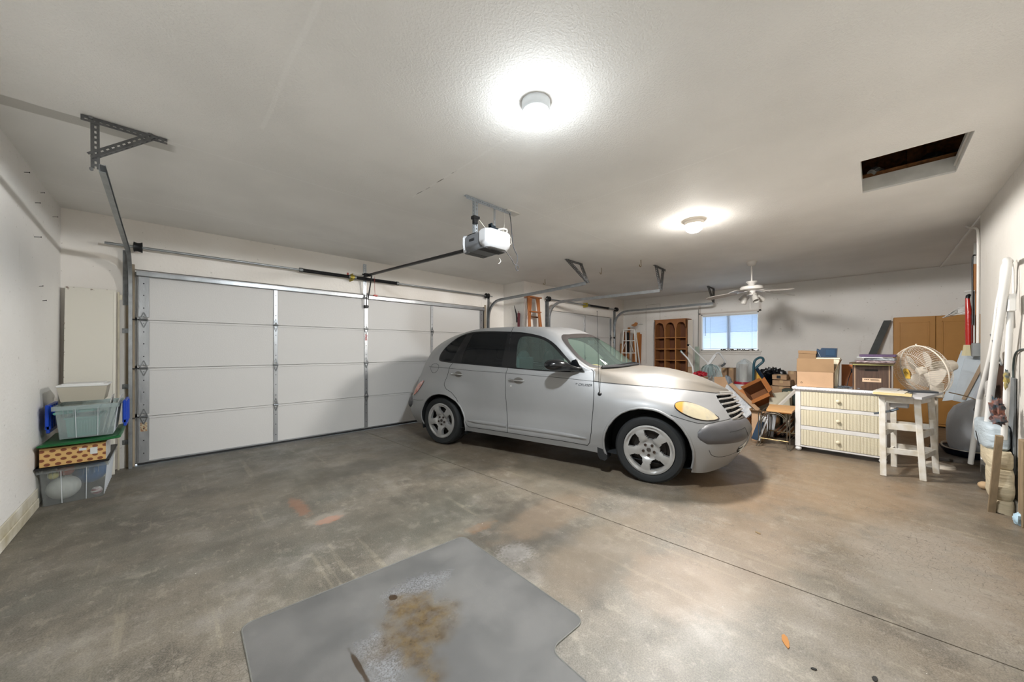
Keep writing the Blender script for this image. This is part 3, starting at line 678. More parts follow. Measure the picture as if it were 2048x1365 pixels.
m = MB(); m.box((1.99, 2.52, z1 - .01), (2.07, 2.64, z1 + .012), .003); m.box((2.10, 2.34, z1 - .006), (2.17, 2.60, z1 + .004), .002); put('top_plate', m, STEEL_DK, op, 0, world=True)
m = MB(); m.box((2.205, 2.66, 2.275), (2.235, 5.40, 2.30)) ; 
m = MB(); m.bar((2.17, 2.60, 2.268), (2.22, 5.46, 2.43), .030, .032, (0, 0, 1), .003); put('rail', m, M('black painted rail', '#2a2a2b', .4, .4), op, 0, world=True)
m = MB(); m.bar((2.152, 2.60, 2.262), (2.202, 5.46, 2.424), .008, .012); put('drive_belt', m, BLACK, op, 0, world=True)
m = MB(); m.box((2.15, 5.44, 2.41), (2.25, 5.47, 2.45), .003); m.box((2.20, 5.46, 2.415), (2.235, YD, 2.435), .002); m.cyl((2.13, 5.47, 2.43), (2.26, 5.47, 2.43), .012, 8); put('header_bracket', m, STEEL_DK, op, 0, world=True)
m = MB(); m.bar((2.235, 5.38, 2.41), (2.235, 5.52, 2.06), .022, .012, (1, 0, 0)); m.bar((2.225, 5.53, 2.16), (2.225, 5.56, 1.95), .018, .008, (1, 0, 0)); put('door_arm', m, STEEL_DK, op, 0, world=True)
m = MB(); m.tube([(2.27, 5.36, 2.40), (2.275, 5.37, 2.25), (2.285, 5.375, 2.12)], .0025, 6); put('release_cord', m, M('red cord', '#a53a32', .7), op, 30, world=True)
m = MB(); m.box((2.262, 5.36, 2.095), (2.32, 5.39, 2.12), .004); put('release_handle', m, M('red plastic', '#b33328', .4), op, 0, world=True)
m = MB(); m.box((2.205, YD + .004, 1.93), (2.262, YD - .05, 1.975), .003); m.cyl((2.20, YD - .03, 1.955), (2.27, YD - .03, 1.955), .012, 8); put('door_bracket', m, STEEL_DK, op, 0, world=True)
WIRE = M('white wire', '#d6d2c8', .5)
def wob(pts, n=8):
    P = [Vector(p) for p in pts]; out = []
    for i in range(len(P) - 1):
        p0, p1, p2, p3 = P[max(i - 1, 0)], P[i], P[i + 1], P[min(i + 2, len(P) - 1)]
        for k in range(n):
            t = k / n; out.append(.5 * ((2 * p1) + (-p0 + p2) * t + (2 * p0 - 5 * p1 + 4 * p2 - p3) * t * t + (-p0 + 3 * p1 - 3 * p2 + p3) * t ** 3))
    return out + [P[-1]]
m = MB(); m.tube(wob([(2.33, 2.57, 2.46), (2.30, 2.50, 2.44), (2.26, 2.46, 2.39)]), .002, 6)
for k in range(7):
    rr = .045 - .003 * (k % 3); m.tube([(2.26 + rr * math.cos(a) * 1.0, 2.45 - rr * math.cos(a) * .5, 2.385 + rr * .55 * math.sin(a + .3) + .002 * k) for a in [2 * PI * q / 20 for q in range(20)]], .0022, 5, closed=True)
put('wire_coil', m, WIRE, op, 30, world=True)
for pts in ([(2.40, 2.58, H - .04), (2.39, 2.56, 2.53), (2.38, 2.56, 2.45), (2.40, 2.53, 2.36), (2.36, 2.5, 2.27)], [(2.36, 2.56, 2.45), (2.46, 2.55, 2.40), (2.45, 2.53, 2.33), (2.36, 2.5, 2.29)], [(2.05, 2.56, 2.49), (2.10, 2.53, 2.42), (2.16, 2.5, 2.33)], [(2.22, 2.45, 2.13), (2.23, 2.44, 2.10), (2.20, 2.44, 2.07)]):
    m = MB(); m.tube(wob(pts), .0025, 6); put('wire', m, WIRE, op, 30, world=True)
m = MB(); m.tube(wob([(2.47, 2.57, H - .03), (2.48, 2.56, 2.55), (2.485, 2.55, 2.42), (2.50, 2.54, 2.30), (2.53, 2.52, 2.22), (2.52, 2.52, 2.14), (2.47, 2.5, 2.12), (2.38, 2.46, 2.16), (2.26, 2.42, 2.21)]), .0042, 8); put('power_cord', m, M('grey cord', '#4a4c50', .5), op, 30, world=True)
m = MB(); m.tube([(2.53 + .022 * math.cos(a), 2.52, 2.10 + .028 * math.sin(a)) for a in [2 * PI * q / 16 for q in range(15)]], .004, 6); put('cord_loop', m, M('grey cord', '#4a4c50', .5), op, 30, world=True)
m = MB(); m.box((2.42, 2.55, H - .012), (2.60, 2.64, H), .002); put('mounting_board', m, WHITEPAINT, op, 0, world=True)
m = MB(); perf(m, (2.245, YD - .006, 2.62), (2.245, YD - .006, 2.14), (0, -1, 0), .05, ang=False); put('wall_strap', m, ZN, op, 0, world=True)
m = MB(); m.box((1.95, YD - .012, 2.405), (1.975, YD - .004, 2.45), .001); tag(put('warning_tag', m, M('red tag', '#b5564e', .6), smooth=0), 'small red and white tag hanging above the middle of the long spring shaft', 'tag')
# ------------------------------------------------------------------ the car: one surface sampled from rows of points, cut into its panels
ROWS=[
[(-2.05,0,.26),(-2.03,.35,.26),(-1.96,.6,.25),(-1.82,.73,.24),(-1.5,.79,.23),(-1.2,.79,.23),(-.85,.785,.235),(-.45,.775,.23),(-.05,.775,.225),(.2,.775,.222),(.43,.775,.22),(.72,.78,.22),(1.05,.79,.2),(1.35,.79,.18),(1.62,.77,.165),(1.80,.68,.16),(1.97,.40,.19),(2.05,0,.20)],
[(-2.10,0,.34),(-2.08,.36,.34),(-2.0,.64,.34),(-1.85,.77,.33),(-1.5,.83,.32),(-1.2,.83,.32),(-.85,.805,.31),(-.45,.797,.31),(-.05,.797,.31),(.2,.797,.31),(.43,.797,.31),(.72,.80,.31),(1.05,.825,.32),(1.35,.83,.32),(1.63,.81,.31),(1.87,.69,.31),(2.05,.42,.32),(2.13,0,.33)],
[(-2.13,0,.45),(-2.11,.37,.45),(-2.03,.65,.45),(-1.88,.785,.45),(-1.5,.85,.45),(-1.2,.85,.45),(-.85,.80,.42),(-.45,.783,.42),(-.05,.78,.42),(.2,.78,.42),(.43,.783,.42),(.72,.81,.42),(1.05,.85,.45),(1.35,.855,.45),(1.64,.835,.45),(1.90,.70,.45),(2.08,.43,.45),(2.15,0,.46)],
[(-2.10,0,.58),(-2.08,.37,.58),(-2.0,.65,.58),(-1.86,.785,.58),(-1.5,.855,.6),(-1.2,.85,.6),(-.85,.785,.55),(-.45,.762,.55),(-.05,.76,.55),(.2,.76,.55),(.43,.765,.55),(.72,.795,.55),(1.05,.85,.6),(1.35,.86,.6),(1.64,.83,.58),(1.88,.67,.58),(2.03,.40,.585),(2.10,0,.585)],
[(-2.04,0,.74),(-2.02,.37,.74),(-1.95,.62,.74),(-1.80,.76,.74),(-1.5,.84,.76),(-1.2,.83,.76),(-.85,.775,.72),(-.45,.758,.70),(-.05,.757,.70),(.2,.757,.70),(.43,.76,.70),(.72,.78,.72),(1.05,.82,.76),(1.35,.83,.76),(1.61,.78,.72),(1.83,.60,.68),(1.99,.33,.67),(2.08,0,.665)],
[(-1.99,0,.9),(-1.97,.36,.9),(-1.89,.6,.9),(-1.76,.70,.9),(-1.5,.765,.90),(-1.2,.765,.88),(-.85,.757,.86),(-.45,.755,.85),(-.05,.753,.84),(.2,.752,.84),(.43,.75,.84),(.72,.745,.84),(1.05,.735,.85),(1.35,.72,.85),(1.57,.67,.82),(1.78,.50,.76),(1.94,.27,.75),(2.05,0,.745)],
[(-1.95,0,1.04),(-1.93,.35,1.04),(-1.84,.58,1.04),(-1.72,.67,1.04),(-1.5,.735,1.04),(-1.2,.745,1.03),(-.85,.745,1.01),(-.45,.745,1.0),(-.05,.74,.985),(.2,.735,.975),(.43,.728,.97),(.72,.70,.955),(1.05,.65,.935),(1.35,.58,.915),(1.57,.49,.89),(1.77,.34,.85),(1.90,.19,.825),(2.0,0,.815)],
[(-1.92,0,1.12),(-1.89,.34,1.12),(-1.80,.57,1.12),(-1.68,.65,1.12),(-1.45,.71,1.12),(-1.2,.72,1.105),(-.85,.725,1.09),(-.45,.725,1.07),(-.05,.72,1.05),(.2,.712,1.04),(.43,.70,1.035),(.72,.665,1.03),(1.05,.56,1.005),(1.35,.46,.98),(1.58,.36,.945),(1.76,.25,.895),(1.88,.13,.86),(1.975,0,.84)],
[(-1.80,0,1.30),(-1.77,.33,1.30),(-1.68,.52,1.30),(-1.52,.60,1.32),(-1.3,.625,1.40),(-1.05,.63,1.47),(-.8,.63,1.50),(-.45,.625,1.505),(-.05,.62,1.495),(.2,.625,1.45),(.43,.64,1.30),(.70,.63,1.085),(1.08,.45,1.045),(1.36,.37,1.02),(1.59,.29,.975),(1.765,.20,.925),(1.88,.10,.88),(1.968,0,.85)],
[(-1.62,0,1.48),(-1.60,.2,1.475),(-1.52,.33,1.46),(-1.38,.38,1.485),(-1.2,.40,1.52),(-1.0,.41,1.545),(-.8,.41,1.56),(-.45,.41,1.565),(-.02,.405,1.55),(.26,.40,1.51),(.60,.42,1.33),(.92,.39,1.10),(1.1,.26,1.07),(1.36,.22,1.05),(1.59,.17,1.0),(1.765,.12,.945),(1.88,.06,.895),(1.963,0,.855)],
[(-1.5,0,1.53),(-1.45,0,1.54),(-1.38,0,1.552),(-1.28,0,1.565),(-1.12,0,1.58),(-.98,0,1.587),(-.8,0,1.592),(-.45,0,1.59),(0,0,1.57),(.30,0,1.53),(.65,0,1.345),(.99,0,1.11),(1.12,0,1.085),(1.37,0,1.065),(1.6,0,1.015),(1.77,0,.955),(1.88,0,.90),(1.96,0,.858)],
]
CP=np.array(ROWS,float)  # [v][u][3]
NV,NU=CP.shape[:2]
def crm(P,t):
    # catmull-rom along axis0, P [n,...], t array
    n=len(P); t=np.clip(t,0,n-1-1e-9); i=np.floor(t).astype(int); f=t-i
    Pe=np.concatenate([2*P[:1]-P[1:2],P,2*P[-1:]-P[-2:-1]],0)
    p0,p1,p2,p3=Pe[i],Pe[i+1],Pe[i+2],Pe[i+3]
    f=f.reshape(-1,*([1]*(P.ndim-1)))
    return .5*((2*p1)+(-p0+p2)*f+(2*p0-5*p1+4*p2-p3)*f**2+(-p0+3*p1-3*p2+p3)*f**3)
def CS(u,v):
    """u,v 1-d arrays same length -> Nx3 (right side has y negated by caller)"""
    u=np.asarray(u,float);v=np.asarray(v,float)
    A=crm(np.transpose(CP,(1,0,2)),u) # [N, NV,3]
    # interpolate along v for each
    n=NV; t=np.clip(v,0,n-1-1e-9); i=np.floor(t).astype(int); f=(t-i)[:,None]
    Ae=np.concatenate([2*A[:,:1]-A[:,1:2],A,2*A[:,-1:]-A[:,-2:-1]],1)
    # mirror condition at centreline: reflect
    m=A[:,-2].copy(); m[:,1]*=-1; Ae[:,-1]=m
    k=np.arange(len(u))
    p0,p1,p2,p3=Ae[k,i],Ae[k,i+1],Ae[k,i+2],Ae[k,i+3]
    return .5*((2*p1)+(-p0+p2)*f+(2*p0-5*p1+4*p2-p3)*f**2+(-p0+3*p1-3*p2+p3)*f**3)
CAR_X, CAR_Y, CAR_A = 3.711, 2.973, math.radians(-76.0)
car = thing('car', 'silver retro styled hatchback car parked facing the window wall', 'car', (CAR_X, CAR_Y, 0), CAR_A)
def cput(name, m, mat, parent=None, smooth=30, **k):
    o = put(name, m, mat, parent or car, smooth, **k); return o
PAINT = M('silver metallic paint', '#8f8f8f', .50, .38, coat=.2, vary=.05, vscale=3)
for _n in PAINT.node_tree.nodes:
    pass
PAINTH = NG('dusty silver paint darkened for lamp'); g = PAINTH  # dusty tint, with the base colour darkened to offset the lamp overhead
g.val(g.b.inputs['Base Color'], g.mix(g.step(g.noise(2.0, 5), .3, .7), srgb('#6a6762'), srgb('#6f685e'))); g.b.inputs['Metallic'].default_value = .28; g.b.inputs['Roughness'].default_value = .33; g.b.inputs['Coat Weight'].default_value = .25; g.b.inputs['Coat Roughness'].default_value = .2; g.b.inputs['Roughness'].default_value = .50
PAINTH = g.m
BLK = M('gloss black trim', '#0c0e11', .18, coat=.3); RUB = M('matt black rubber', '#17181a', .65)
TINT = clear_mat('tinted car glass', '#16181a', .38, .03, '#5a5f5e'); CLG = clear_mat('clear car glass', '#9fb0a8', .88, .02, '#d4e6dc')
LIN = M('dark car lining', '#1c1e20', .8); GBUMP = M('grey textured bumper', '#4b4a4c', .48, bump=.1, bscale=200, vary=.12, vscale=8)

def chaikin(P, it=2, closed=True):
    for _ in range(it):
        Q = []; n = len(P)
        for i in range(n if closed else n - 1):
            a, b = P[i], P[(i + 1) % n]
            Q += [(a[0] * .75 + b[0] * .25, a[1] * .75 + b[1] * .25), (a[0] * .25 + b[0] * .75, a[1] * .25 + b[1] * .75)]
        P = Q if closed else [P[0]] + Q + [P[-1]]
    return P
def inside(P, x, y):
    c = False; n = len(P); j = n - 1
    for i in range(n):
        xi, yi = P[i]; xj, yj = P[j]
        if (yi > y) != (yj > y) and x < (xj - xi) * (y - yi) / (yj - yi) + xi: c = not c
        j = i
    return c
# wheel arches: circles in (x,z) brought into (u,v)
_u = np.linspace(2.5, 15.5, 521); _v = np.linspace(0, 6, 241); _U, _V = np.meshgrid(_u, _v, indexing='ij'); _P = CS(_U.ravel(), _V.ravel())
def arch_uv(cx, cz, r):
    out = []
    for a in np.linspace(math.radians(-22), math.radians(202), 40):
        x, z = cx + r * math.cos(a), cz + r * math.sin(a)
        if z < .19: continue
        k = np.argmin((_P[:, 0] - x) ** 2 + (_P[:, 2] - z) ** 2); out.append((float(_U.ravel()[k]), float(_V.ravel()[k])))
    out = [(out[0][0], -.4)] + out + [(out[-1][0], -.4)]
    return out
ARCH_F, ARCH_R = (1.305, .315, .405), (-1.275, .305, .385)
PO = {
 'archf': arch_uv(*ARCH_F), 'archr': arch_uv(*ARCH_R),
 'dlo': chaikin([(4.0,7.1),(3.9,7.3),(3.92,7.5),(4.08,7.68),(4.29,7.82),(4.54,7.95),(4.83,8.03),(5.29,8.07),(6.2,8.03),(6.88,7.99),(7.54,7.95),(8.04,7.90),(8.5,7.86),(9.04,7.83),(9.67,7.77),(10.08,7.62),(10.40,7.45),(10.56,7.2),(10.52,6.93),(9.8,6.93),(8,6.95),(6,6.95),(4.4,6.95),(4.12,7.0)], 1),
 'qglass': chaikin([(4.05,7.16),(3.96,7.3),(3.98,7.48),(4.10,7.65),(4.46,7.83),(4.83,7.94),(5.22,7.98),(5.20,7.8),(5.10,7.55),(5.05,7.3),(4.98,7.02),(4.38,7.02),(4.17,7.06)], 1),
 'rglass': chaikin([(5.54,7.02),(5.5,7.3),(5.54,7.45),(5.60,7.65),(5.66,7.9),(5.75,7.95),(6.21,7.95),(6.88,7.91),(7.24,7.89),(7.25,7.8),(7.23,7.65),(7.20,7.45),(7.17,7.25),(7.15,7.03),(7.05,7.0),(6.46,7.0),(5.64,7.0)], 0),
 'fglass': chaikin([(7.62,7.02),(7.62,7.35),(7.62,7.6),(7.67,7.75),(7.78,7.81),(8.0,7.82),(8.5,7.79),(9.0,7.75),(9.46,7.68),(9.88,7.57),(10.17,7.43),(10.31,7.25),(10.35,7.08),(10.25,7.0),(9.0,7.0),(7.72,7.0)], 1),
 'wtrim': chaikin([(9.55,8.22),(9.40,8.45),(9.38,8.8),(9.38,10.4),(11.42,10.4),(11.34,9.4),(11.2,8.75),(11.18,8.1),(11.05,7.98),(10.79,8.02),(10.5,7.98),(10.12,8.0),(9.79,8.1)], 1),
 'wglass': chaikin([(9.74,8.36),(9.63,8.55),(9.62,8.9),(9.62,10.4),(11.18,10.4),(11.08,9.4),(11.0,8.75),(10.96,8.27),(10.67,8.20),(10.38,8.16),(10.04,8.20)], 1),
 'hood': [(11.14,5.83),(11.5,5.8),(12.75,5.77),(13.79,5.85),(14.92,6.02),(15.67,6.08),(16.38,6.25),(17.2,6.62),(17.2,10.3),(11.42,10.3),(11.34,9.4),(11.2,8.75),(11.17,8.1),(11.14,7.2)],
 'fdoor': [(7.36,8.08),(7.36,7),(7.33,5.65),(7.33,4.4),(7.38,3.1),(7.46,1.65),(7.46,.78),(8.29,.75),(10,.75),(10.95,.68),(11.08,.9),(11.17,2),(11.2,3.55),(11.17,5.05),(11.1,6.2),(11.05,6.9),(11.0,7.5),(10.75,7.72),(10.3,7.80),(9.67,7.93),(9.04,7.97),(8.5,8.0),(7.9,8.05)],
 'rdoor': [(5.42,8.15),(5.33,7.95),(5.29,7.6),(5.19,7.2),(5.05,6.7),(4.92,5.5),(4.83,4.85),(4.84,4.5),(4.88,4.3),(5.04,3.95),(5.29,3.75),(5.5,3.4),(5.67,2.8),(5.83,1.9),(5.96,1.05),(6.04,.82),(6.2,.8),(7.46,.78),(7.46,1.65),(7.38,3.1),(7.33,4.4),(7.33,5.65),(7.36,7),(7.36,8.08),(6.6,8.12)],
 'lamp': chaikin([(13.79,4.2),(13.86,4.48),(14.08,4.68),(14.38,4.76),(14.67,4.66),(14.95,4.32),(15.15,3.92),(15.27,3.62),(15.12,3.48),(14.79,3.44),(14.46,3.5),(14.18,3.64),(13.94,3.84),(13.82,4.02)], 1),
 'grille': [(15.66,5.75),(16.0,6.05),(16.5,6.25),(17.2,6.4),(17.2,3.12),(16.58,3.16),(15.88,3.42),(15.80,3.6),(15.79,4.3),(15.74,5.0)],
 'intake': chaikin([(15.75,1.35),(16.1,1.62),(16.6,1.66),(17.2,1.66),(17.2,.55),(16.8,.55),(16.3,.62),(15.95,.9)], 1),
 'tail': chaikin([(3.50,4.62),(3.20,4.5),(2.95,4.2),(2.85,3.8),(2.9,3.3),(3.06,3.3),(3.29,3.65),(3.46,4.2)], 1),
 'fascia': [(13.5,3.58),(14,3.45),(14.42,3.27),(14.67,3.22),(15.17,3.36),(15.79,3.40),(16.6,3.14),(17.3,3.1),(17.3,-.4),(13.5,-.4)],
}
def cut_flat(bm, P, closed=True):
    n = len(P)
    for i in range(n if closed else n - 1):
        (ax, ay), (bx, by) = P[i], P[(i + 1) % n]
        if abs(ax - bx) + abs(ay - by) < 1e-6: continue
        x0, x1, y0, y1 = min(ax, bx) - 1e-4, max(ax, bx) + 1e-4, min(ay, by) - 1e-4, max(ay, by) + 1e-4
        fs = []
        for f in bm.faces:
            xs = [v.co.x for v in f.verts]
            if max(xs) < x0 or min(xs) > x1: continue
            ys = [v.co.y for v in f.verts]
            if max(ys) < y0 or min(ys) > y1: continue
            fs.append(f)
        if not fs: continue
        es = {e for f in fs for e in f.edges}; vs_ = {v for f in fs for v in f.verts}
        bmesh.ops.bisect_plane(bm, geom=fs + list(es) + list(vs_), plane_co=(ax, ay, 0), plane_no=(by - ay, ax - bx, 0), dist=2e-4)
bm = bmesh.new(); NUu, NVv = 102, 54
vt = [[bm.verts.new((17 * i / NUu, 10 * j / NVv, 0)) for j in range(NVv + 1)] for i in range(NUu + 1)]
for i in range(NUu):
    for j in range(NVv): bm.faces.new((vt[i][j], vt[i + 1][j], vt[i + 1][j + 1], vt[i][j + 1]))
for k in ('archf', 'archr', 'dlo', 'qglass', 'rglass', 'fglass', 'wtrim', 'wglass', 'hood', 'fdoor', 'rdoor', 'lamp', 'grille', 'intake', 'tail', 'fascia'):
    cut_flat(bm, PO[k])
bmesh.ops.remove_doubles(bm, verts=bm.verts, dist=1e-4)
REG = {}
for f in bm.faces:
    c_ = f.calc_center_median(); x, y = c_.x, c_.y
    if f.calc_area() < 1e-9: continue
    for k in ('archf', 'archr', 'lamp', 'wglass', 'wtrim', 'qglass', 'rglass', 'fglass', 'dlo', 'grille', 'intake', 'tail', 'hood', 'fdoor', 'rdoor', 'fascia', 'body'):
        if k == 'body' or inside(PO[k], x, y): REG.setdefault(k, []).append([(v.co.x, v.co.y) for v in f.verts]); break
bm.free()
def car_frame(uv):
    uv = np.array(uv, float); e = 4e-3
    U, V = np.clip(uv[:, 0], 0, 17), np.clip(uv[:, 1], 0, 10)
    P = CS(U, V); a = CS(np.clip(U + e, 0, 17), V) - CS(np.clip(U - e, 0, 17), V); b = CS(U, np.clip(V + e, 0, 10)) - CS(U, np.clip(V - e, 0, 10))
    # near the tips the surface pinches: borrow a slightly inner direction
    Nn = np.cross(a, b); l = np.linalg.norm(Nn, axis=1)
    bad = l < 1e-9
    if bad.any():
        U2, V2 = np.clip(U[bad], .05, 16.9), np.clip(V[bad], .05, 9.95)
        a2 = CS(U2 + e, V2) - CS(U2 - e, V2); b2 = CS(U2, V2 + e) - CS(U2, V2 - e); Nn[bad] = np.cross(a2, b2); l = np.linalg.norm(Nn, axis=1)
    Nn = Nn / np.maximum(l, 1e-12)[:, None]
    # outward: away from the axis of the car
    cen = np.stack([np.clip(P[:, 0], -1.6, 1.5), 0 * P[:, 1], 0 * P[:, 2] + .6], 1)
    s_ = np.sign(((P - cen) * Nn).sum(1)); Nn *= np.where(s_ == 0, 1, s_)[:, None]
    return P, Nn
def panel(name, polys, mat, off=0.0, sides='RL', parent=None, label=None, offfn=None):
    key = {}; uv = []; F = []
    for pl in polys:
        f = []
        for p in pl:
            q = (round(p[0], 4), round(p[1], 4))
            if q not in key: key[q] = len(uv); uv.append(q)
            f.append(key[q])
        ff = [x for i, x in enumerate(f) if x != f[i - 1]]
        if len(ff) > 2: F.append(ff)
    P, Nn = car_frame(uv)
    if offfn is not None: off = np.array([offfn(*q) for q in uv])[:, None]
    P = P + Nn * off
    outs = []
    for grp in ([('RL')] if sides == 'C' else list(sides)):
        V = []; FF = []; NN = []; cen_ = {}
        for sd in grp if sides == 'C' else [grp]:
            s_ = -1 if sd == 'R' else 1; ix = []
            for (x, y, z), (a_, b_, c__) in zip(P, Nn):
                if abs(y) < 2e-4 and (round(x, 4), round(z, 4)) in cen_: ix.append(cen_[(round(x, 4), round(z, 4))]); continue
                if abs(y) < 2e-4: cen_[(round(x, 4), round(z, 4))] = len(V); b_ = 0; y = 0
                ix.append(len(V)); V.append((x, s_ * y, z)); NN.append((a_, s_ * b_, c__))
            for f in F:
                ff = []
                for i in f:
                    if ix[i] not in ff: ff.append(ix[i])
                if len(ff) > 2: FF.append(tuple(ff))
        me = bpy.data.meshes.new(name); me.from_pydata(V, [], FF); me.materials.append(mat)
        NN = np.array(NN); co = np.array(V)
        # wind every face to agree with the outward normals
        flip = []
        for p in me.polygons:
            nv = p.normal; k_ = NN[p.vertices[0]]
            if nv[0] * k_[0] + nv[1] * k_[1] + nv[2] * k_[2] < 0: flip.append(p.index)
        if flip:
            bm = bmesh.new(); bm.from_mesh(me); bm.faces.ensure_lookup_table(); bmesh.ops.reverse_faces(bm, faces=[bm.faces[i] for i in flip]); bm.to_mesh(me); bm.free()
        me.shade_smooth(); me.normals_split_custom_set_from_vertices([tuple(n) for n in NN])
        o = bpy.data.objects.new(name, me); COL.objects.link(o); o.parent = parent or car
        if label: o['label'] = label
        outs.append(o)
    return outs
panel('body_shell', REG['body'], PAINT, sides='C')
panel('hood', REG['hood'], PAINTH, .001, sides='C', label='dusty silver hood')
FD = panel('front_door', REG['fdoor'], PAINT, .001); RD = panel('rear_door', REG['rdoor'], PAINT, .001)
panel('bumper_fascia', REG['fascia'], PAINT, .001, sides='C')
panel('window_surround', REG['dlo'], BLK, .002)
panel('quarter_window', REG['qglass'], TINT, 0); panel('rear_door_window', REG['rglass'], TINT, 0); panel('front_door_window', REG['fglass'], CLG, -.002)
panel('windshield_surround', REG['wtrim'], M('windshield rubber', '#2c2725', .55), .002, sides='C'); panel('windshield', REG['wglass'], CLG, -.001, sides='C')
panel('tail_lamp', REG['tail'], M('red lamp glass', '#8c2f24', .15, coat=1, vary=.5, vscale=9, col2='#c07a5a'), .006)
def bulge(u, v):
    d_ = ((u - 14.45) / .8) ** 2 + ((v - 4.05) / .75) ** 2; return .004 + .020 * max(0, 1 - d_)
g = NG('yellowed headlamp lens'); amb = g.spot(1.565, 0, .055, 5.0, .5, .25, 12)
g.val(g.b.inputs['Base Color'], g.mix(g.mul(amb, .95), g.mix(g.step(g.noise(14, 4), .4, .7), srgb('#b5a98e'), srgb('#a39c8a')), srgb('#c98f3a'))); g.b.inputs['Roughness'].default_value = .22; g.b.inputs['Coat Weight'].default_value = .8
panel('headlight', REG['lamp'], g.m, offfn=bulge)
panel('grille_recess', REG['grille'], M('grille black', '#0b0b0c', .6), -.03, sides='C'); panel('intake_recess', REG['intake'], M('grille black', '#0b0b0c', .6), -.02, sides='C')
panel('inner_lining', REG['body'] + REG['hood'] + REG['fdoor'] + REG['rdoor'] + REG['fascia'], LIN, -.035, sides='C')
panel('window_lining', REG['dlo'], LIN, -.012)
def ribbon(name, P, hw, mat, off=.0018, closed=False, sides='RL', parent=None, thick=0):
    """thin strip lying on the body along a (u,v) line"""
    P = list(P) + ([P[0]] if closed else []); Q = []
    for i in range(len(P) - 1):
        a, b = P[i], P[i + 1]; n = max(1, int(max(abs(a[0] - b[0]) / .12, abs(a[1] - b[1]) / .12)))
        Q += [(a[0] + (b[0] - a[0]) * k / n, a[1] + (b[1] - a[1]) * k / n) for k in range(n)]
    Q.append(P[-1]); C_, Nn = car_frame(Q)
    T_ = np.gradient(C_, axis=0); B = np.cross(T_, Nn); B /= np.maximum(np.linalg.norm(B, axis=1), 1e-9)[:, None]
    h = np.array([hw(i / (len(Q) - 1)) if callable(hw) else hw for i in range(len(Q))])[:, None]
    k = len(Q); outs = []
    for grp in (['RL'] if sides == 'C' else list(sides)):
        m = MB()
        for sd in grp:
            s_ = np.array([1, -1 if sd == 'R' else 1, 1])
            if thick:
                rows = [C_ - B * h - Nn * .004, C_ - B * h + Nn * thick * .5, C_ - B * h * .5 + Nn * thick, C_ + B * h * .5 + Nn * thick, C_ + B * h + Nn * thick * .5, C_ + B * h - Nn * .004]
            else: rows = [C_ - B * h + Nn * off, C_ + B * h + Nn * off]
            V = np.concatenate(rows) * s_; nr = len(rows)
            m.add(V.tolist(), [(j * k + i, j * k + i + 1, (j + 1) * k + i + 1, (j + 1) * k + i) for j in range(nr - 1) for i in range(k - 1)])
        outs.append(cput(name, m, mat, parent, 50))
    return outs
GAP = M('panel gap', '#1d1d1e', .7)
for nm, P, hw in [('door_gap', [(11.08,7.6),(11.09,6.55),(11.13,5.75),(11.18,5.05),(11.21,4.25),(11.21,3.55),(11.18,2.85),(11.17,2.0),(11.1,1.0),(11.02,.66),(10,.75),(8.29,.75),(7.46,.78)], .0035),
    ('door_gap', [(7.36,8.5),(7.36,8.1),(7.36,7),(7.33,5.65),(7.33,4.4),(7.38,3.1),(7.46,1.65),(7.46,.78)], .0032), ('door_gap', PO['rdoor'][:18], .0032),
    ('hood_gap', [(11.1,5.86),(11.5,5.8),(12.75,5.77),(13.79,5.85),(14.92,6.02),(15.67,6.08),(16.38,6.25),(16.98,6.6)], .0045),
    ('fascia_gap', [(13.62,3.58),(14,3.45),(14.42,3.27),(14.67,3.22),(15.17,3.36),(15.79,3.42)], .003), ('pinstripe', [(3.54,5.93),(5.71,5.95),(7.33,5.95),(9.04,5.95),(11.12,5.84)], .0022),
    ('rear_bumper_gap', [(3.05,2.9),(3.4,2.85),(3.75,2.9)], .002)]:
    ribbon(nm, P, hw, GAP)
ribbon('headlight_rim', PO['lamp'], .006, M('headlamp rim', '#2b2422', .5), .004, closed=True, thick=.008)
ribbon('fuel_flap', [(4.04 + .31 * math.cos(a), 5.98 + .62 * math.sin(a)) for a in [2 * PI * q / 20 for q in range(20)]], .0022, GAP, closed=True, sides='R')
ribbon('side_moulding', [(7.50, 1.52), (9.17, 1.5), (10.2, 1.46), (11.0, 1.42)], lambda t: .020 * min(1, (1 - t) * 6 + .15), PAINT, thick=.016)
ribbon('side_moulding', [(6.02, 1.62), (6.75, 1.57), (7.42, 1.53)], lambda t: .020 * min(1, t * 5 + .3), PAINT, thick=.016)
ribbon('arch_lip', PO['archf'][1:-1], .011, PAINT, thick=.010); ribbon('arch_lip', PO['archr'][1:-1], .010, PAINT, thick=.009)
ribbon('intake_rim', PO['intake'][:-6], .005, PAINT, thick=.008)
ribbon('fog_crease', chaikin([(14.72, 1.5), (14.85, 1.1), (15.3, .95), (15.9, 1.1)], 2, False), .0025, GAP)
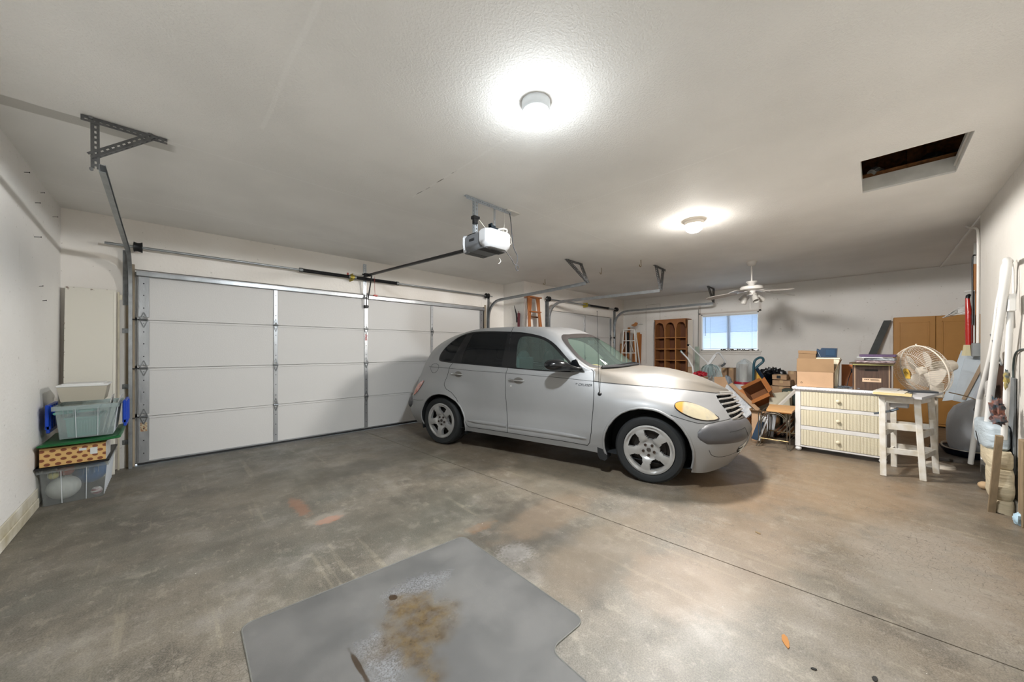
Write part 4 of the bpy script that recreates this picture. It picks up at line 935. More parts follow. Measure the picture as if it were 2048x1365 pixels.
# grille bars run across both halves
m = None
for k, v in enumerate([3.35, 3.85, 4.35, 4.85, 5.35, 5.85, 6.2]):
    u0 = [15.80, 15.80, 15.79, 15.77, 15.73, 15.72, 16.0][k]
    us = np.linspace(u0, 17, 14); P, Nn = car_frame([(u_, v + (.12 * (u_ - 15.8) if k < 6 else .1 * (u_ - 16))) for u_ in us]); Nn[-1] = (1, 0, .25)
    P = P + Nn * .004; L_ = [tuple(p * np.array([1, -1, 1])) for p in P] + [tuple(p) for p in P[::-1][1:]]
    m = MB(); m.tube(L_, .0105 if k < 6 else .012, 8); cput('grille_bar', m, M('grille bar silver', '#b7b3ae', .3, .5, coat=.4), None, 60)
for u_ in (16.15, 16.5, 16.82):
    for s_ in (-1, 1):
        P, Nn = car_frame([(u_, v) for v in np.linspace(3.3, 6.15, 9)]); P = P - Nn * .012; m = MB(); m.tube([(x, s_ * y, z) for x, y, z in P], .006, 6); cput('grille_rib', m, RUB, None, 30)
for v in (.85, 1.1, 1.35):
    us = np.linspace(16.0, 17, 8); P, Nn = car_frame([(u_, v) for u_ in us]); P = P - Nn * .004; L_ = [tuple(p * np.array([1, -1, 1])) for p in P] + [tuple(p) for p in P[::-1][1:]]
    m = MB(); m.tube(L_, .005, 6); cput('intake_bar', m, M('grille bar silver', '#b7b3ae', .3, .5), None, 30)
# grey bumper wrapping the nose, and a plain one behind
def bump_fn(u0, u1, top, bot, flipx=1):
    def f(s, t):
        side = -1 if s < .5 else 1; k = abs(s - .5) * 2          # k=1 at the ends, 0 on the centreline
        u_ = u1 + (u0 - u1) * k; e = min(1, (1 - k) * 9) ** .5
        vt_, vb_ = np.interp(u_, *zip(*sorted(top))), np.interp(u_, *zip(*sorted(bot))); mid_ = (vt_ + vb_) / 2
        v_ = mid_ + (vt_ - vb_) / 2 * (1 - 2 * t) * (.35 + .65 * e); P, Nn = car_frame([(u_, v_)]); n_ = Nn[0]
        if k < .02: n_ = np.array([flipx * 1.0, 0, 0])
        p = P[0] + n_ * (.034 * (1 - abs(2 * t - 1) ** 3.2) * (.25 + .75 * e) - .004); return (p[0], side * abs(p[1]) if k > 1e-6 else 0, p[2])
    return f
m = MB(); m.surf(bump_fn(14.36, 17, [(14.3, 3.02), (14.5, 3.10), (14.67, 3.18), (15.17, 3.33), (15.79, 3.35), (16.5, 3.1), (17, 2.98)], [(14.3, 2.0), (14.62, 1.85), (15.4, 1.82), (16.2, 1.80), (17, 1.72)]), 72, 14)
BF = cput('front_bumper', m, GBUMP, None, 60)
m = MB(); m.surf(bump_fn(3.05, 0, [(0, 3.2), (3.1, 3.2)], [(0, 1.9), (3.1, 1.9)], -1), 48, 10); cput('rear_bumper', m, GBUMP, None, 60)
def on_bump(u_, v_, off):
    P, Nn = car_frame([(u_, v_)]); p = P[0] + Nn[0] * off; return (p[0], -p[1], p[2])
m = MB(); L_ = [on_bump(u_, 2.55, .0305) for u_ in np.linspace(15.35, 16.2, 8)] + [on_bump(16.2, v_, .0305) for v_ in np.linspace(2.5, 2.05, 4)]; m.tube(L_, .002, 5); cput('bumper_groove', m, GAP, BF, 30)
# under side, wheel wells
m = MB(); us = np.linspace(0, 17, 60); P, _ = car_frame([(u_, 0) for u_ in us]); L_ = [(x, -y * .97, z + .02) for x, y, z in P] ; n = len(L_)
m.add(L_ + [(x, -y, z) for x, y, z in L_], [(i, i + 1, n + i + 1, n + i) for i in range(n - 1)]); cput('underbody', m, LIN, None, 0)
for (cx, cz, r) in (ARCH_F, ARCH_R):
    for s_ in (-1, 1):
        m = MB(); V = []; na = 28
        for k in range(na + 1):
            a = math.radians(-18) + math.radians(216) * k / na
            for yy, rr in ((.795 if cx > 0 else .80, r + .004), (.5, r + .004), (.5, .0)): V.append((cx + rr * math.cos(a), s_ * yy, cz + rr * math.sin(a)))
        m.add(V, [(k * 3 + j, k * 3 + j + 1, (k + 1) * 3 + j + 1, (k + 1) * 3 + j) for k in range(na) for j in range(2)]); cput('wheel_well', m, M('wheel well black', '#0d1113', .8), None, 60)
for s_ in (-1, 1):
    m = MB(); V_ = [(.80, s_ * .80, .33), (.825, s_ * .80, .17), (.90, s_ * .80, .155), (.905, s_ * .78, .25)]
    m.prism([(.83, .33), (.835, .20), (.855, .160), (.91, .150), (.935, .175), (.90, .30)], .14, Matrix(((1, 0, 0), (0, 0, -1), (0, 1, 0))), (0, s_ * .80 + (.14 if s_ < 0 else 0), 0)); cput('mud_flap', m, RUB, None, 0)
# wheels
RIM = M('silver wheel cover', '#9f9e9c', .36, .5, coat=.4, vary=.06, vscale=20)
TYRE = M('tyre rubber', '#191b1c', .72, bump=.15, bscale=120); 
def wheel_face():
    bm = bmesh.new(); R_ = .232; nr, na = 16, 80; V = [[bm.verts.new((R_ * (j + 1) / nr * math.cos(2 * PI * i / na), R_ * (j + 1) / nr * math.sin(2 * PI * i / na), 0)) for j in range(nr)] for i in range(na)]; c0 = bm.verts.new((0, 0, 0))
    for i in range(na):
        i2 = (i + 1) % na; bm.faces.new((c0, V[i][0], V[i2][0]))
        for j in range(nr - 1): bm.faces.new((V[i][j], V[i][j + 1], V[i2][j + 1], V[i2][j]))
    holes = []
    for k in range(5):
        a0 = math.radians(81 + 72 * k)
        P = [(r_ * math.cos(a0 + math.radians(d_)), r_ * math.sin(a0 + math.radians(d_))) for r_, d_ in [(.092, 0), (.105, 13), (.135, 20), (.165, 24), (.186, 21), (.194, 8), (.194, -8), (.186, -21), (.165, -24), (.135, -20), (.105, -13)]]
        holes.append(chaikin(P, 2))
    for P in holes: cut_flat(bm, P)
    F = [f for f in bm.faces if any(inside(P, f.calc_center_median().x, f.calc_center_median().y) for P in holes)]
    bmesh.ops.delete(bm, geom=F, context='FACES'); bmesh.ops.remove_doubles(bm, verts=bm.verts, dist=1e-4)
    ed = [e for e in bm.edges if len(e.link_faces) == 1]; g_ = bmesh.ops.extrude_edge_only(bm, edges=ed); nv = {v for v in g_['geom'] if isinstance(v, bmesh.types.BMVert)}
    def hz_(r, a):
        base = -.012 - .028 * max(0, 1 - ((r - .075) / .05) ** 2) * (1 if r < .075 else 1) if False else 0
        z = np.interp(r, [0, .045, .07, .10, .16, .205, .222, .232], [-.022, -.022, -.028, -.012, -.006, -.010, 0, -.006])
        ph = (math.degrees(a) - 81) % 72; ph = min(ph, 72 - ph)       # 0 at the hole, 36 on the spoke
        if .08 < r < .21: z += .010 * math.sin(max(0, min(1, (ph - 8) / 28)) * PI / 2) - .006
        return z
    for v in bm.verts:
        r = math.hypot(v.co.x, v.co.y); a = math.atan2(v.co.y, v.co.x); z = hz_(r, a)
        if v in nv: z -= .045 if r < .2 else .05
        v.co.z = z
    me = bpy.data.meshes.new('wheel_cover'); bmesh.ops.recalc_face_normals(bm, faces=bm.faces); bm.to_mesh(me); bm.free()
    me.materials.append(RIM); me.shade_smooth(); me.set_sharp_from_angle(angle=math.radians(38)); return me
WF = wheel_face()
for wx in (1.325, -1.325):
    for s_ in (-1, 1):
        m = MB(); prof = [(.232, -.02), (.24, -.004), (.262, .004), (.295, .002), (.312, -.012), (.318, -.03), (.318, -.075), (.314, -.078), (.314, -.084), (.318, -.087), (.318, -.14), (.314, -.143), (.314, -.149), (.318, -.152), (.318, -.19), (.31, -.205), (.29, -.215), (.232, -.21)]
        m.lathe([(r, h) for r, h in prof], 72, (0, 0, 0), 'z'); 
        Rw = Matrix(((1, 0, 0), (0, 0, s_), (0, 1, 0)))
        m.v = [tuple(Rw @ Vector(p) + Vector((wx, s_ * .792, .318))) for p in m.v]
        ty = cput('tyre', m, TYRE, None, 35)
        o = bpy.data.objects.new('wheel_cover', WF); COL.objects.link(o); o.parent = ty
        M4 = Rw.to_4x4(); M4.translation = Vector((wx, s_ * .796, .318)); o.matrix_local = M4
        m = MB(); m.lathe([(0, -.065), (.15, -.065), (.15, -.08), (.228, -.085), (.228, -.02)], 40); m.v = [tuple(Rw @ Vector(p) + Vector((wx, s_ * .792, .318))) for p in m.v]; cput('brake_disc', m, M('dark brake', '#26221f', .5, .6), ty, 30)
        m = MB()
        for k in range(5):
            a = math.radians(90 + 36 + 72 * k); m.cyl((.052 * math.cos(a), .052 * math.sin(a), -.03), (.052 * math.cos(a), .052 * math.sin(a), -.014), .013, 12)
        m.v = [tuple(Rw @ Vector(p) + Vector((wx, s_ * .796, .318))) for p in m.v]; cput('lug_nut', m, M('lug nut', '#4a3f3a', .3, .8), ty, 30)['kind'] = 'stuff'
        m = MB(); m.lathe([(0, -.010), (.018, -.012), (.021, -.03)], 20); m.v = [tuple(Rw @ Vector(p) + Vector((wx, s_ * .796, .318))) for p in m.v]; cput('hub_cap', m, M('hub cap', '#55504d', .3, .8), ty, 30)
# mirrors, handles, wipers, aerial
for s_ in (-1, 1):
    m = MB(); rings = [((.60, .690, 1.065), .035, .022), ((.57, .745, 1.068), .040, .024), ((.50, .80, 1.085), .060, .040), ((.455, .85, 1.10), .092, .056), ((.43, .91, 1.108), .105, .064), ((.41, .98, 1.110), .095, .058), ((.40, 1.02, 1.110), .06, .036), ((.40, 1.032, 1.11), .005, .004)]
    V = []; n = 20
    for (c_, a_, b_) in rings:
        for k in range(n): an = 2 * PI * k / n; V.append((c_[0] + a_ * math.cos(an), s_ * c_[1], c_[2] + b_ * math.sin(an)))
    m.add(V, [(i * n + k, i * n + (k + 1) % n, (i + 1) * n + (k + 1) % n, (i + 1) * n + k) for i in range(len(rings) - 1) for k in range(n)]); cput('wing_mirror', m, BLK, None, 60)
    m = MB(); m.prism([(.50, 1.03), (.655, 1.035), (.56, 1.17), (.51, 1.15)], .02, Matrix(((1, 0, 0), (0, 0, -1), (0, 1, 0))), (0, s_ * .700 + (.0 if s_ > 0 else .02), 0)); cput('mirror_mount', m, BLK, None, 30)
    for dr, (ua, ub, v_) in ((RD, (5.10, 5.66, 5.50)), (FD, (7.44, 7.98, 5.42))):
        pa = dr[0] if s_ < 0 else dr[1]
        P, Nn = car_frame([(ua + (ub - ua) * q, v_) for q in (0, .15, .35, .6, .85, 1)]); offs = [.004, .020, .026, .028, .022, .004]; P2 = [(p + n_ * o_) * np.array([1, s_, 1]) for p, n_, o_ in zip(P, Nn, offs)]
        m = MB(); m.tube([tuple(p) for p in P2], [.012, .013, .009, .009, .009, .007], 10); cput('door_handle', m, CHROME, pa, 60)
        P, Nn = car_frame([(ua + (ub - ua) * .62 + .17 * math.cos(a), v_ + .25 * math.sin(a)) for a in [2 * PI * q / 16 for q in range(16)]]); m = MB(); m.add([tuple((p + n_ * .003) * np.array([1, s_, 1])) for p, n_ in zip(P, Nn)], [tuple(range(16))]); cput('handle_cup', m, M('handle cup', '#6f6c68', .35, .6), pa, 0)
    P, Nn = car_frame([(7.52, 4.98)]); c_ = P[0] * np.array([1, s_, 1]); n_ = Nn[0] * np.array([1, s_, 1]); m = MB(); m.cyl(tuple(c_ - n_ * .003), tuple(c_ + n_ * .006), .013, 14); cput('door_lock', m, CHROME, FD[0 if s_ < 0 else 1], 30)
P, Nn = car_frame([(11.38, 4.72)]); c_ = P[0] * np.array([1, -1, 1]); n_ = Nn[0] * np.array([1, -1, 1])
m = MB(); m.tube([tuple(c_), tuple(c_ + n_ * .006), tuple(c_ + n_ * .016), tuple(c_ + n_ * .022)], [.022, .021, .012, .004], 16); ab = cput('aerial_base', m, BLACK, None, 40)
m = MB(); b0 = c_ + n_ * .016; m.tube([tuple(b0), (b0[0] - .01, b0[1], 1.2), (b0[0] - .022, b0[1] + .0, 1.66)], [.003, .0022, .0018], 6); m.ell((b0[0] - .022, b0[1], 1.665), (.004, .004, .010), 8, 6); cput('aerial', m, STEEL_DK, None, 30)
def on_ws(u_, v_, off, s_=1):
    P, Nn = car_frame([(u_, v_)]); p = P[0] + Nn[0] * off; return (float(p[0]), float(s_ * p[1]), float(p[2]))
for s_, (a, b) in ((-1, ((11.10, 8.6), (10.93, 8.3))), (1, ((11.10, 8.6), (10.9, 8.3)))):
    m = MB(); L_ = [on_ws(11.10 + .05 * q, 9.9 - 1.55 * q, .016, s_) for q in np.linspace(0, 1, 8)]; m.tube(L_, .0055, 6); m.tube([tuple(Vector(p) + Vector((-.012, 0, .006))) for p in L_], .008, 6); cput('wiper', m, BLACK, None, 30)
P_ = [on_ws(11.22 + .03 * q, 8.2 + 1.75 * q, .012, -1) for q in np.linspace(0, 1, 14)]; P_ += [on_ws(11.22 + .03 * q, 8.2 + 1.75 * q, .012, 1) for q in np.linspace(1, 0, 14)]
m = MB(); m.tube(P_, .014, 8); cput('cowl_strip', m, RUB, None, 30)
# lettering on the door
def text_mesh(name, s, size, mat, M4, parent=None, ext=.0006, shear=0.0, space=1.0, align='LEFT', bold=0.0):
    cu = bpy.data.curves.new(name + '_curve', 'FONT'); cu.body = s; cu.size = size; cu.extrude = ext; cu.shear = shear; cu.space_character = space; cu.align_x = align; cu.offset = bold
    to = bpy.data.objects.new(name + '_tmp', cu); COL.objects.link(to); dg = bpy.context.evaluated_depsgraph_get(); dg.update()
    me = bpy.data.meshes.new_from_object(to.evaluated_get(dg)); bpy.data.objects.remove(to); bpy.data.curves.remove(cu)
    me.name = name; me.materials.clear(); me.materials.append(mat); o = bpy.data.objects.new(name, me); COL.objects.link(o)
    if parent: o.parent = parent; o.matrix_local = M4
    else: o.matrix_world = M4
    return o
P, Nn = car_frame([(10.60, 5.36)]); c_ = P[0] * np.array([1, -1, 1]); n_ = Vector(Nn[0] * np.array([1, -1, 1])).normalized()
xa = Vector((1, 0, 0)); xa = (xa - n_ * xa.dot(n_)).normalized(); ya = n_.cross(xa)
BAD = M('badge letters', '#55585c', .3, .6)
M4 = Matrix((xa, ya, n_)).transposed().to_4x4(); M4.translation = Vector(c_) + n_ * .004
text_mesh('badge', 'CRUISER', .038, BAD, M4, FD[0], .001, .35, 1.05)
M4b = M4.copy(); M4b.translation = M4.translation - xa * .030 + ya * .012; text_mesh('badge', 'PT', .020, BAD, M4b, FD[0], .001, .35)
# interior
SEAT = M('grey blue seat fabric', '#3c4548', .9, bump=.3, bscale=120); SEATB = M('seat side panel', '#3d4b50', .7)
def seat(x, y, wd, n_head, nm='front_seat', z=.45):
    m = MB(); m.box((x - .25, y - wd / 2, z - .08), (x + .28, y + wd / 2, z + .06), .03)
    R = RY(math.radians(-14)); m.box((-.06, -wd / 2, 0), (.07, wd / 2, .56), .04, R, (x - .22, y, z + .02)); s_ = cput(nm, m, SEAT, None, 30)
    for k in range(n_head):
        yy = y + (k - (n_head - 1) / 2) * .5; m = MB(); m.ell((x - .385, yy, z + .70), (.055, .14, .115), 18, 12); cput('headrest', m, SEAT, s_, 60)
seat(.10, -.36, .50, 1); seat(.10, .36, .50, 1); seat(-.85, 0, 1.20, 2, 'rear_seat', .50)
m = MB(); m.box((.62, -.66, .70), (1.0, .66, .93), .06); cput('dashboard', m, M('beige dash', '#8f8779', .7), None, 30)
m = MB(); m.tube([(.52 + .06 * math.sin(a) , .36 + .18 * math.cos(a), .93 + .17 * math.sin(a)) for a in [2 * PI * q / 28 for q in range(28)]], .014, 8, closed=True); m.bar((.52, .20, .93), (.52, .52, .93), .03, .02); m.cyl((.52, .36, .93), (.70, .36, .86), .03, 10); cput('steering_wheel', m, BLACK, None, 40)
m = MB(); m.box((.47, -.11, 1.33), (.50, .11, 1.39), .01); cput('rear_view_mirror', m, BLACK, None, 30)
m = MB(); m.ell((.66, -.36, 1.03), (.10, .16, .075), 20, 12, f=lambda p: (p[0], p[1], max(p[2], -.02) * (1 - 1.2 * p[1] * p[1] / .03 * .3))); lo = cput('paper_bag', m, M('tan paper', '#c09a66', .8, bump=.4, bscale=20), None, 40)
m = MB(); m.box((-.30, -.60, .92), (-.22, -.20, 1.18), .02); cput('seat_cover', m, SEATB, None, 30)
# ------------------------------------------------------------------ left corner: storage pile and leaning board
def frustum(m, x0, x1, y0, y1, z0, z1, tp, th=.003, floor=True, seg=1):
    """open tub, wider at the top by tp on every side"""
    def ring(z, e): return [(x0 - e, y0 - e, z), (x1 + e, y0 - e, z), (x1 + e, y1 + e, z), (x0 - e, y1 + e, z)]
    V = ring(z0, 0) + ring(z1, tp) + ring(z1, tp - th) + ring(z0 + th, -th); F = []
    for a in range(3):
        for k in range(4): F.append((a * 4 + k, a * 4 + (k + 1) % 4, (a + 1) * 4 + (k + 1) % 4, (a + 1) * 4 + k))
    if floor: F += [(3, 2, 1, 0), (12, 13, 14, 15)]
    return m.add(V, F)
def rim(m, x0, x1, y0, y1, z, w, h):
    for a, b in [((x0 - w, y0 - w, z - h), (x1 + w, y0, z)), ((x0 - w, y1, z - h), (x1 + w, y1 + w, z)), ((x0 - w, y0, z - h), (x0, y1, z)), ((x1, y0, z - h), (x1 + w, y1, z))]: m.box(a, b, .0015)
def open_tub(name, label, cat, x0, x1, y0, y1, z0, z1, tp, mat, rz=0, group=None, ribs=True):
    cx, cy = (x0 + x1) / 2, (y0 + y1) / 2; t = thing(name, label, cat, (cx, cy, z0), rz, group)
    X0, X1, Y0, Y1, h = x0 - cx, x1 - cx, y0 - cy, y1 - cy, z1 - z0
    m = MB(); frustum(m, X0, X1, Y0, Y1, 0, h, tp); put('body', m, mat, t, 0)
    m = MB(); rim(m, X0 - tp, X1 + tp, Y0 - tp, Y1 + tp, h, .014, .035)
    for fx_ in (.12, .30, .70, .88):
        xx = X0 + (X1 - X0) * fx_
        for dx_ in (-.012, .012): m.box((xx + dx_ - .002, Y0 - tp - .012, h - .085), (xx + dx_ + .002, Y0 - tp + .008, h - .03))
    put('rim', m, mat, t, 0)
    if ribs:
        for fx_ in (.30, .70):
            m = MB(); xx = X0 + (X1 - X0) * fx_; m.bar((xx, Y0 - .002, .005), (xx * 1.06, Y0 - tp - .002, h - .03), .004, .004, (0, 1, 0)); put('moulded_rib', m, M('milky rib', '#c8ccd0', .4), t, 0)
        n = 9
        for k in range(n):
            yy = Y0 + (Y1 - Y0) * (k + .5) / n; m = MB(); m.bar((X1 + .001, yy, .01), (X1 + tp + .001, yy, h - .04), .005, .004, (1, 0, 0)); put('moulded_rib', m, M('milky rib', '#c8ccd0', .4), t, 0)
    return t
CLB = clear_mat('clear bin plastic', '#c9ccca', .88, .22, '#f4f5f4'); CLT = clear_mat('cloudy tub plastic', '#c9d4d4', .76, .3, '#f0f4f4')
open_tub('storage_bin', 'large clear plastic bin of balls on the floor, bottom of the left corner stack', 'storage bin', -.725, -.405, 4.68, 5.28, 0, .305, .018, CLB)
def ball(label, c, r, mat, sq=1, name='ball'):
    m = MB(); m.ell(c, (r, r, r * sq), 28, 18); o = put(name, m, mat, smooth=80); return tag(o, label, 'ball', 'balls inside the clear bottom bin')
ball('big white ball inside the bottom clear bin', (-.635, 4.795, .105), .096, M('white ball', '#c9cbc9', .6, vary=.08))
ball('large blue ball inside the bottom clear bin', (-.508, 4.955, .175), .104, M('blue ball', '#2f6cab', .5, vary=.15))
ball('orange ball at upper left inside the bottom clear bin', (-.635, 4.86, .235), .052, M('orange ball', '#d8694a', .5))
ball('small pale yellow ball at the left inside the bottom clear bin', (-.682, 4.735, .232), .032, M('yellow ball', '#c9bf74', .5))
ball('small striped ball in the right corner of the bottom clear bin', (-.448, 4.735, .042), .035, M('striped ball', '#7d3a44', .5, vary=.5, vscale=18, stretch=(1, 1, 6), col2='#dcdcdc'))
m = MB(); m.box((-.755, 4.62, .309), (-.372, 5.30, .321), .003); rim(m, -.755, -.372, 4.62, 5.30, .324, .006, .012)
tag(put('black_tray', m, BLACK, smooth=0), 'thin black lid between the bottom clear bin and the cookie patterned box', 'lid')
# patterned carton
g = NG('cookie print cardboard')
vx = g.nt.nodes.new('ShaderNodeTexCoord').outputs['Object']; sp = g.nt.nodes.new('ShaderNodeSeparateXYZ'); g.nt.links.new(vx, sp.inputs[0]); X_, Y_, Z_ = sp.outputs
a_ = g.m_('ADD', g.mul(X_, 1 / .060), g.mul(Z_, 4.0)); bz = g.mul(Z_, 1 / .036)
row = g.m_('FLOOR', bz); ax_ = g.m_('ADD', g.m_('ADD', g.mul(X_, 1 / .056), g.mul(row, .5)), 10)
fx_ = g.m_('SUBTRACT', g.m_('FRACT', ax_), .5); fz_ = g.m_('SUBTRACT', g.m_('FRACT', bz), .5)
el = g.m_('SQRT', g.add(g.mul(g.mul(fx_, fx_), 1.15), g.mul(g.mul(fz_, fz_), .85)))
cookie = g.step(el, .34, .28); stripe = g.mul(cookie, g.step(g.m_('ABSOLUTE', g.m_('SUBTRACT', g.m_('FRACT', g.mul(Z_, 1 / .0075)), .5)), .14, .06))
g.val(g.b.inputs['Base Color'], g.mix(g.mul(stripe, .8), g.mix(cookie, srgb('#c9a266'), srgb('#7d4527')), srgb('#4f2716'))); g.b.inputs['Roughness'].default_value = .6; COOK = g.m
t = thing('printed_box', 'tan cardboard box printed with rows of brown cookies, under the green lid', 'box', (-.56, 4.93, .325))
m = MB(); m.box((-.178, -.29, 0), (.172, .03, .150), .002); put('body', m, COOK, t, 0)
m = MB(); m.box((.1725, -.288, .002), (.1745, .028, .148)); put('side_panel', m, M('white card', '#c9c8c6', .7, vary=.2, vscale=30), t, 0)
m = MB(); m.box((.085, -.2925, .06), (.125, -.2905, .115)); put('shipping_label', m, M('label paper', '#c9ccc9', .6), t, 0)
m = MB(); m.box((.025, -.2925, .10), (.065, -.2905, .12)); put('shipping_label', m, M('label paper', '#c9ccc9', .6), t, 0)
t = thing('bin_lid', 'dark green plastic bin lid under the teal filled tub, its right corner bent up', 'lid', (-.53, 4.88, .478))
m = MB(); 
def lid(u, v): 
    x, y = -.205 + .43 * u, -.30 + .62 * v; z = .030 + .035 * max(0, (u - .62) / .38) ** 1.6 * (.35 + v * .65) - .008 * math.sin(PI * v); return (x, y, z)
m.surf(lid, 24, 16); lo = put('panel', m, M('green plastic', '#0d5a2a', .4, vary=.15), t, 50); md = lo.modifiers.new('thickness', 'SOLIDIFY'); md.thickness = .004; md.offset = -1
m = MB(); e_ = [lid(u / 24, 0) for u in range(25)] + [lid(1, v / 12) for v in range(1, 13)] + [lid(1 - u / 24, 1) for u in range(1, 25)] + [lid(0, 1 - v / 12) for v in range(1, 12)]
m.tube([(x, y, z - .006) for x, y, z in e_], .008, 8, closed=True); put('rolled_edge', m, M('green plastic', '#0d5a2a', .4), t, 50)
open_tub('storage_bin', 'clear plastic tub with blue handles holding a teal basket, middle of the left stack', 'storage bin', -.648, -.352, 4.72, 5.12, .522, .800, .024, CLT, ribs=True)
TEAL = M('teal plastic', '#5b9c90', .45)
m = MB(); frustum(m, -.610, -.440, 4.755, 5.05, .530, .690, .012, .004); rim(m, -.622, -.428, 4.743, 5.062, .694, .008, .014)
for k in range(11): m.box((-.600 + .0155 * k, 4.741, .56), (-.595 + .0155 * k, 4.746, .66))
tag(put('plastic_basket', m, TEAL, smooth=0), 'teal slotted basket inside the clear tub with blue handles', 'basket')
m = MB(); m.box((-.640, 4.705, .792), (-.405, 5.05, .812), .006, RY(math.radians(-3)), (0, 0, -.028)); tag(put('basket_lid', m, TEAL, smooth=0), 'teal lid under the small white lidded container', 'lid')
for x, a, lb in [(-.395, 9, 'nearer white card standing at the right inside the teal filled tub'), (-.372, 14, 'white card leaning farthest right inside the teal filled tub')]:
    m = MB(); m.box((-.002, 4.76, 0), (.002, 4.98, .335), .001, RY(math.radians(a)), (x - .02, 0, .53)); tag(put('white_card', m, M('white card', '#d5d8d8', .6), smooth=0), lb, 'card', 'cards standing in the tub')
BLU = M('blue plastic', '#0f3fae', .4, vary=.12)
for sx, lb in ((-1, 'blue flap handle hanging from the left side of the tub'), (1, 'blue flap handle hanging from the right side of the tub')):
    m = MB(); x = -.716 if sx < 0 else -.285
    z0 = .575; m.box((x - .010, 4.74, z0 + .06), (x + .010, 5.10, .812), .004); m.box((x - .010, 4.78, z0), (x + .010, 5.06, z0 + .062), .004)
    for k in range(4): m.box((x - .016, 4.78 + .08 * k, z0 + .03), (x + .016, 4.80 + .08 * k, .80), .003)
    if sx > 0: m.box((x + .008, 4.739, .68), (x - .002, 4.741, .70))
    tag(put('lid_flap', m, BLU, smooth=0), lb, 'lid flap')
t = thing('food_container', 'small frosted container with white lid on top of the left stack', 'container', (-.52, 4.9, .825))
m = MB(); frustum(m, -.130, .110, -.125, .125, .004, .130, .020, .003); put('body', m, clear_mat('frosted container', '#c9c3b4', .35, .35, '#e6e0d2'), t, 0)
m = MB(); m.box((-.155, -.152, .128), (.137, .152, .146), .006); m.box((-.125, -.122, .144), (.107, .122, .154), .005); put('lid', m, M('white lid', '#d9d9d7', .4), t, 0)
# white board leaning in the corner, and two strips
t = thing('leaning_board', 'tall white painted board with chipped edges leaning in the left corner', 'board', (-.55, 5.40, 0))
R = RX(math.radians(-4.2)); m = MB(); m.box((-.178, 0, 0), (.158, .018, 1.90), .002, R)
g = NG('chipped white paint'); ch = g.mul(g.step(g.noise(30, 3), .60, .64), g.m_('MAXIMUM', g.step(g.z, 1.85, 1.90), g.step(g.m_('ABSOLUTE', g.add(g.x, .01)), .158, .168)))
dots = g.step(g.noise(24, 1), .845, .85); g.val(g.b.inputs['Base Color'], g.mix(g.m_('MAXIMUM', ch, dots), srgb('#d8d4c8'), srgb('#5a3a26'))); g.b.inputs['Roughness'].default_value = .45
put('panel', m, g.m, t, 0)
m = MB(); m.box((.14, -.0025, .02), (.1585, .0, 1.88), .001, R); put('edge_strip', m, M('white paint strip', '#e2ded2', .4), t, 0)
m = MB(); m.box((-.385, 5.555, 0), (-.370, 5.575, 1.88), .002); m.box((-.3705, 5.556, 1.80), (-.350, 5.566, 1.85))
tag(put('wood_strip', m, M('pale painted strip', '#c9c1ac', .6, vary=.2), smooth=0), 'thin cream strip standing between the white board and the left door track', 'strip')
m = MB()
NAILM = M('black nail', '#15130f', .5, .5)
for i, (y, z, L) in enumerate([(4.382, 2.582, .025), (4.851, 2.58, .02), (4.682, 2.446, .025), (5.276, 2.495, .03), (4.652, 2.167, .035), (4.803, 1.794, .02), (4.916, 1.686, .02)]):
    m = MB(); m.cyl((XL - .002, y, z), (XL + L, y - .01, z + .004), .0022, 6); m.cyl((XL + L, y - .01, z + .004), (XL + L + .003, y - .01, z + .004), .005, 8)
    tag(put('nail', m, NAILM), 'black nail sticking out of the left wall, ' + ['highest and nearest the camera', 'on the upper row halfway to the corner', 'under the upper row', 'nearest the room corner', 'below the band of shadow, longest', 'level with the top of the leaning board', 'lowest, just left of the leaning board'][i], 'nail', 'nails in the left wall')
# chair mat and what has dried on it
g = NG('scuffed clear mat'); b = g.b
st = g.m_('MAXIMUM', g.m_('MAXIMUM', g.spot(.85, 1.60, .10, .10, 1.2, 1.2, 9), g.spot(.74, 1.34, .07, .15, 1.2, 1.2, 10)), g.spot(.83, 1.47, .17, .13, 1.2, 1.2, 8)); hole = g.spot(.821, 1.715, .020, .024, .3, .5, 30); slit = g.spot(.545, 1.44, .010, .10, .5, .6, 24)
wht = g.mul(g.m_('MAXIMUM', g.spot(.63, 1.40, .08, .16, .9, 1.0, 10), g.spot(.95, 1.70, .18, .08, 1, 1.0, 10)), g.step(g.noise(150, 2), .40, .60))
cc = g.mix(g.step(g.noise(3, 6), .35, .65), srgb('#6a6967'), srgb('#7f7d7a')); cc = g.mix(g.mul(wht, .38), cc, srgb('#a2a4ab')); cc = g.mix(g.mul(g.step(g.noise(200, 2), .35, .65), .2), cc, srgb('#5e5e60'))
stc = g.mix(g.step(g.noise(16, 7, rough=.7), .38, .62), srgb('#4c3814'), srgb('#6b5426')); cc = g.mix(g.mul(st, g.add(.45, g.mul(g.step(g.noise(11, 7, rough=.7), .3, .65), .45))), cc, stc); cc = g.mix(g.m_('MAXIMUM', g.mul(hole, .95), g.mul(slit, .9)), cc, srgb('#3d2c18'))
g.val(b.inputs['Base Color'], cc); b.inputs['Roughness'].default_value = .42; g.bump(g.noise(220, 2), .15, .003)
tp = g.nt.nodes.new('ShaderNodeBsdfTransparent'); mx = g.nt.nodes.new('ShaderNodeMixShader'); g.val(mx.inputs[0], g.m_('SUBTRACT', .46, g.mul(g.m_('MAXIMUM', st, wht), .2)))
g.nt.links.new(b.outputs[0], mx.inputs[1]); g.nt.links.new(tp.outputs[0], mx.inputs[2]); g.nt.links.new(mx.outputs[0], g.nt.nodes['Material Output'].inputs[0])
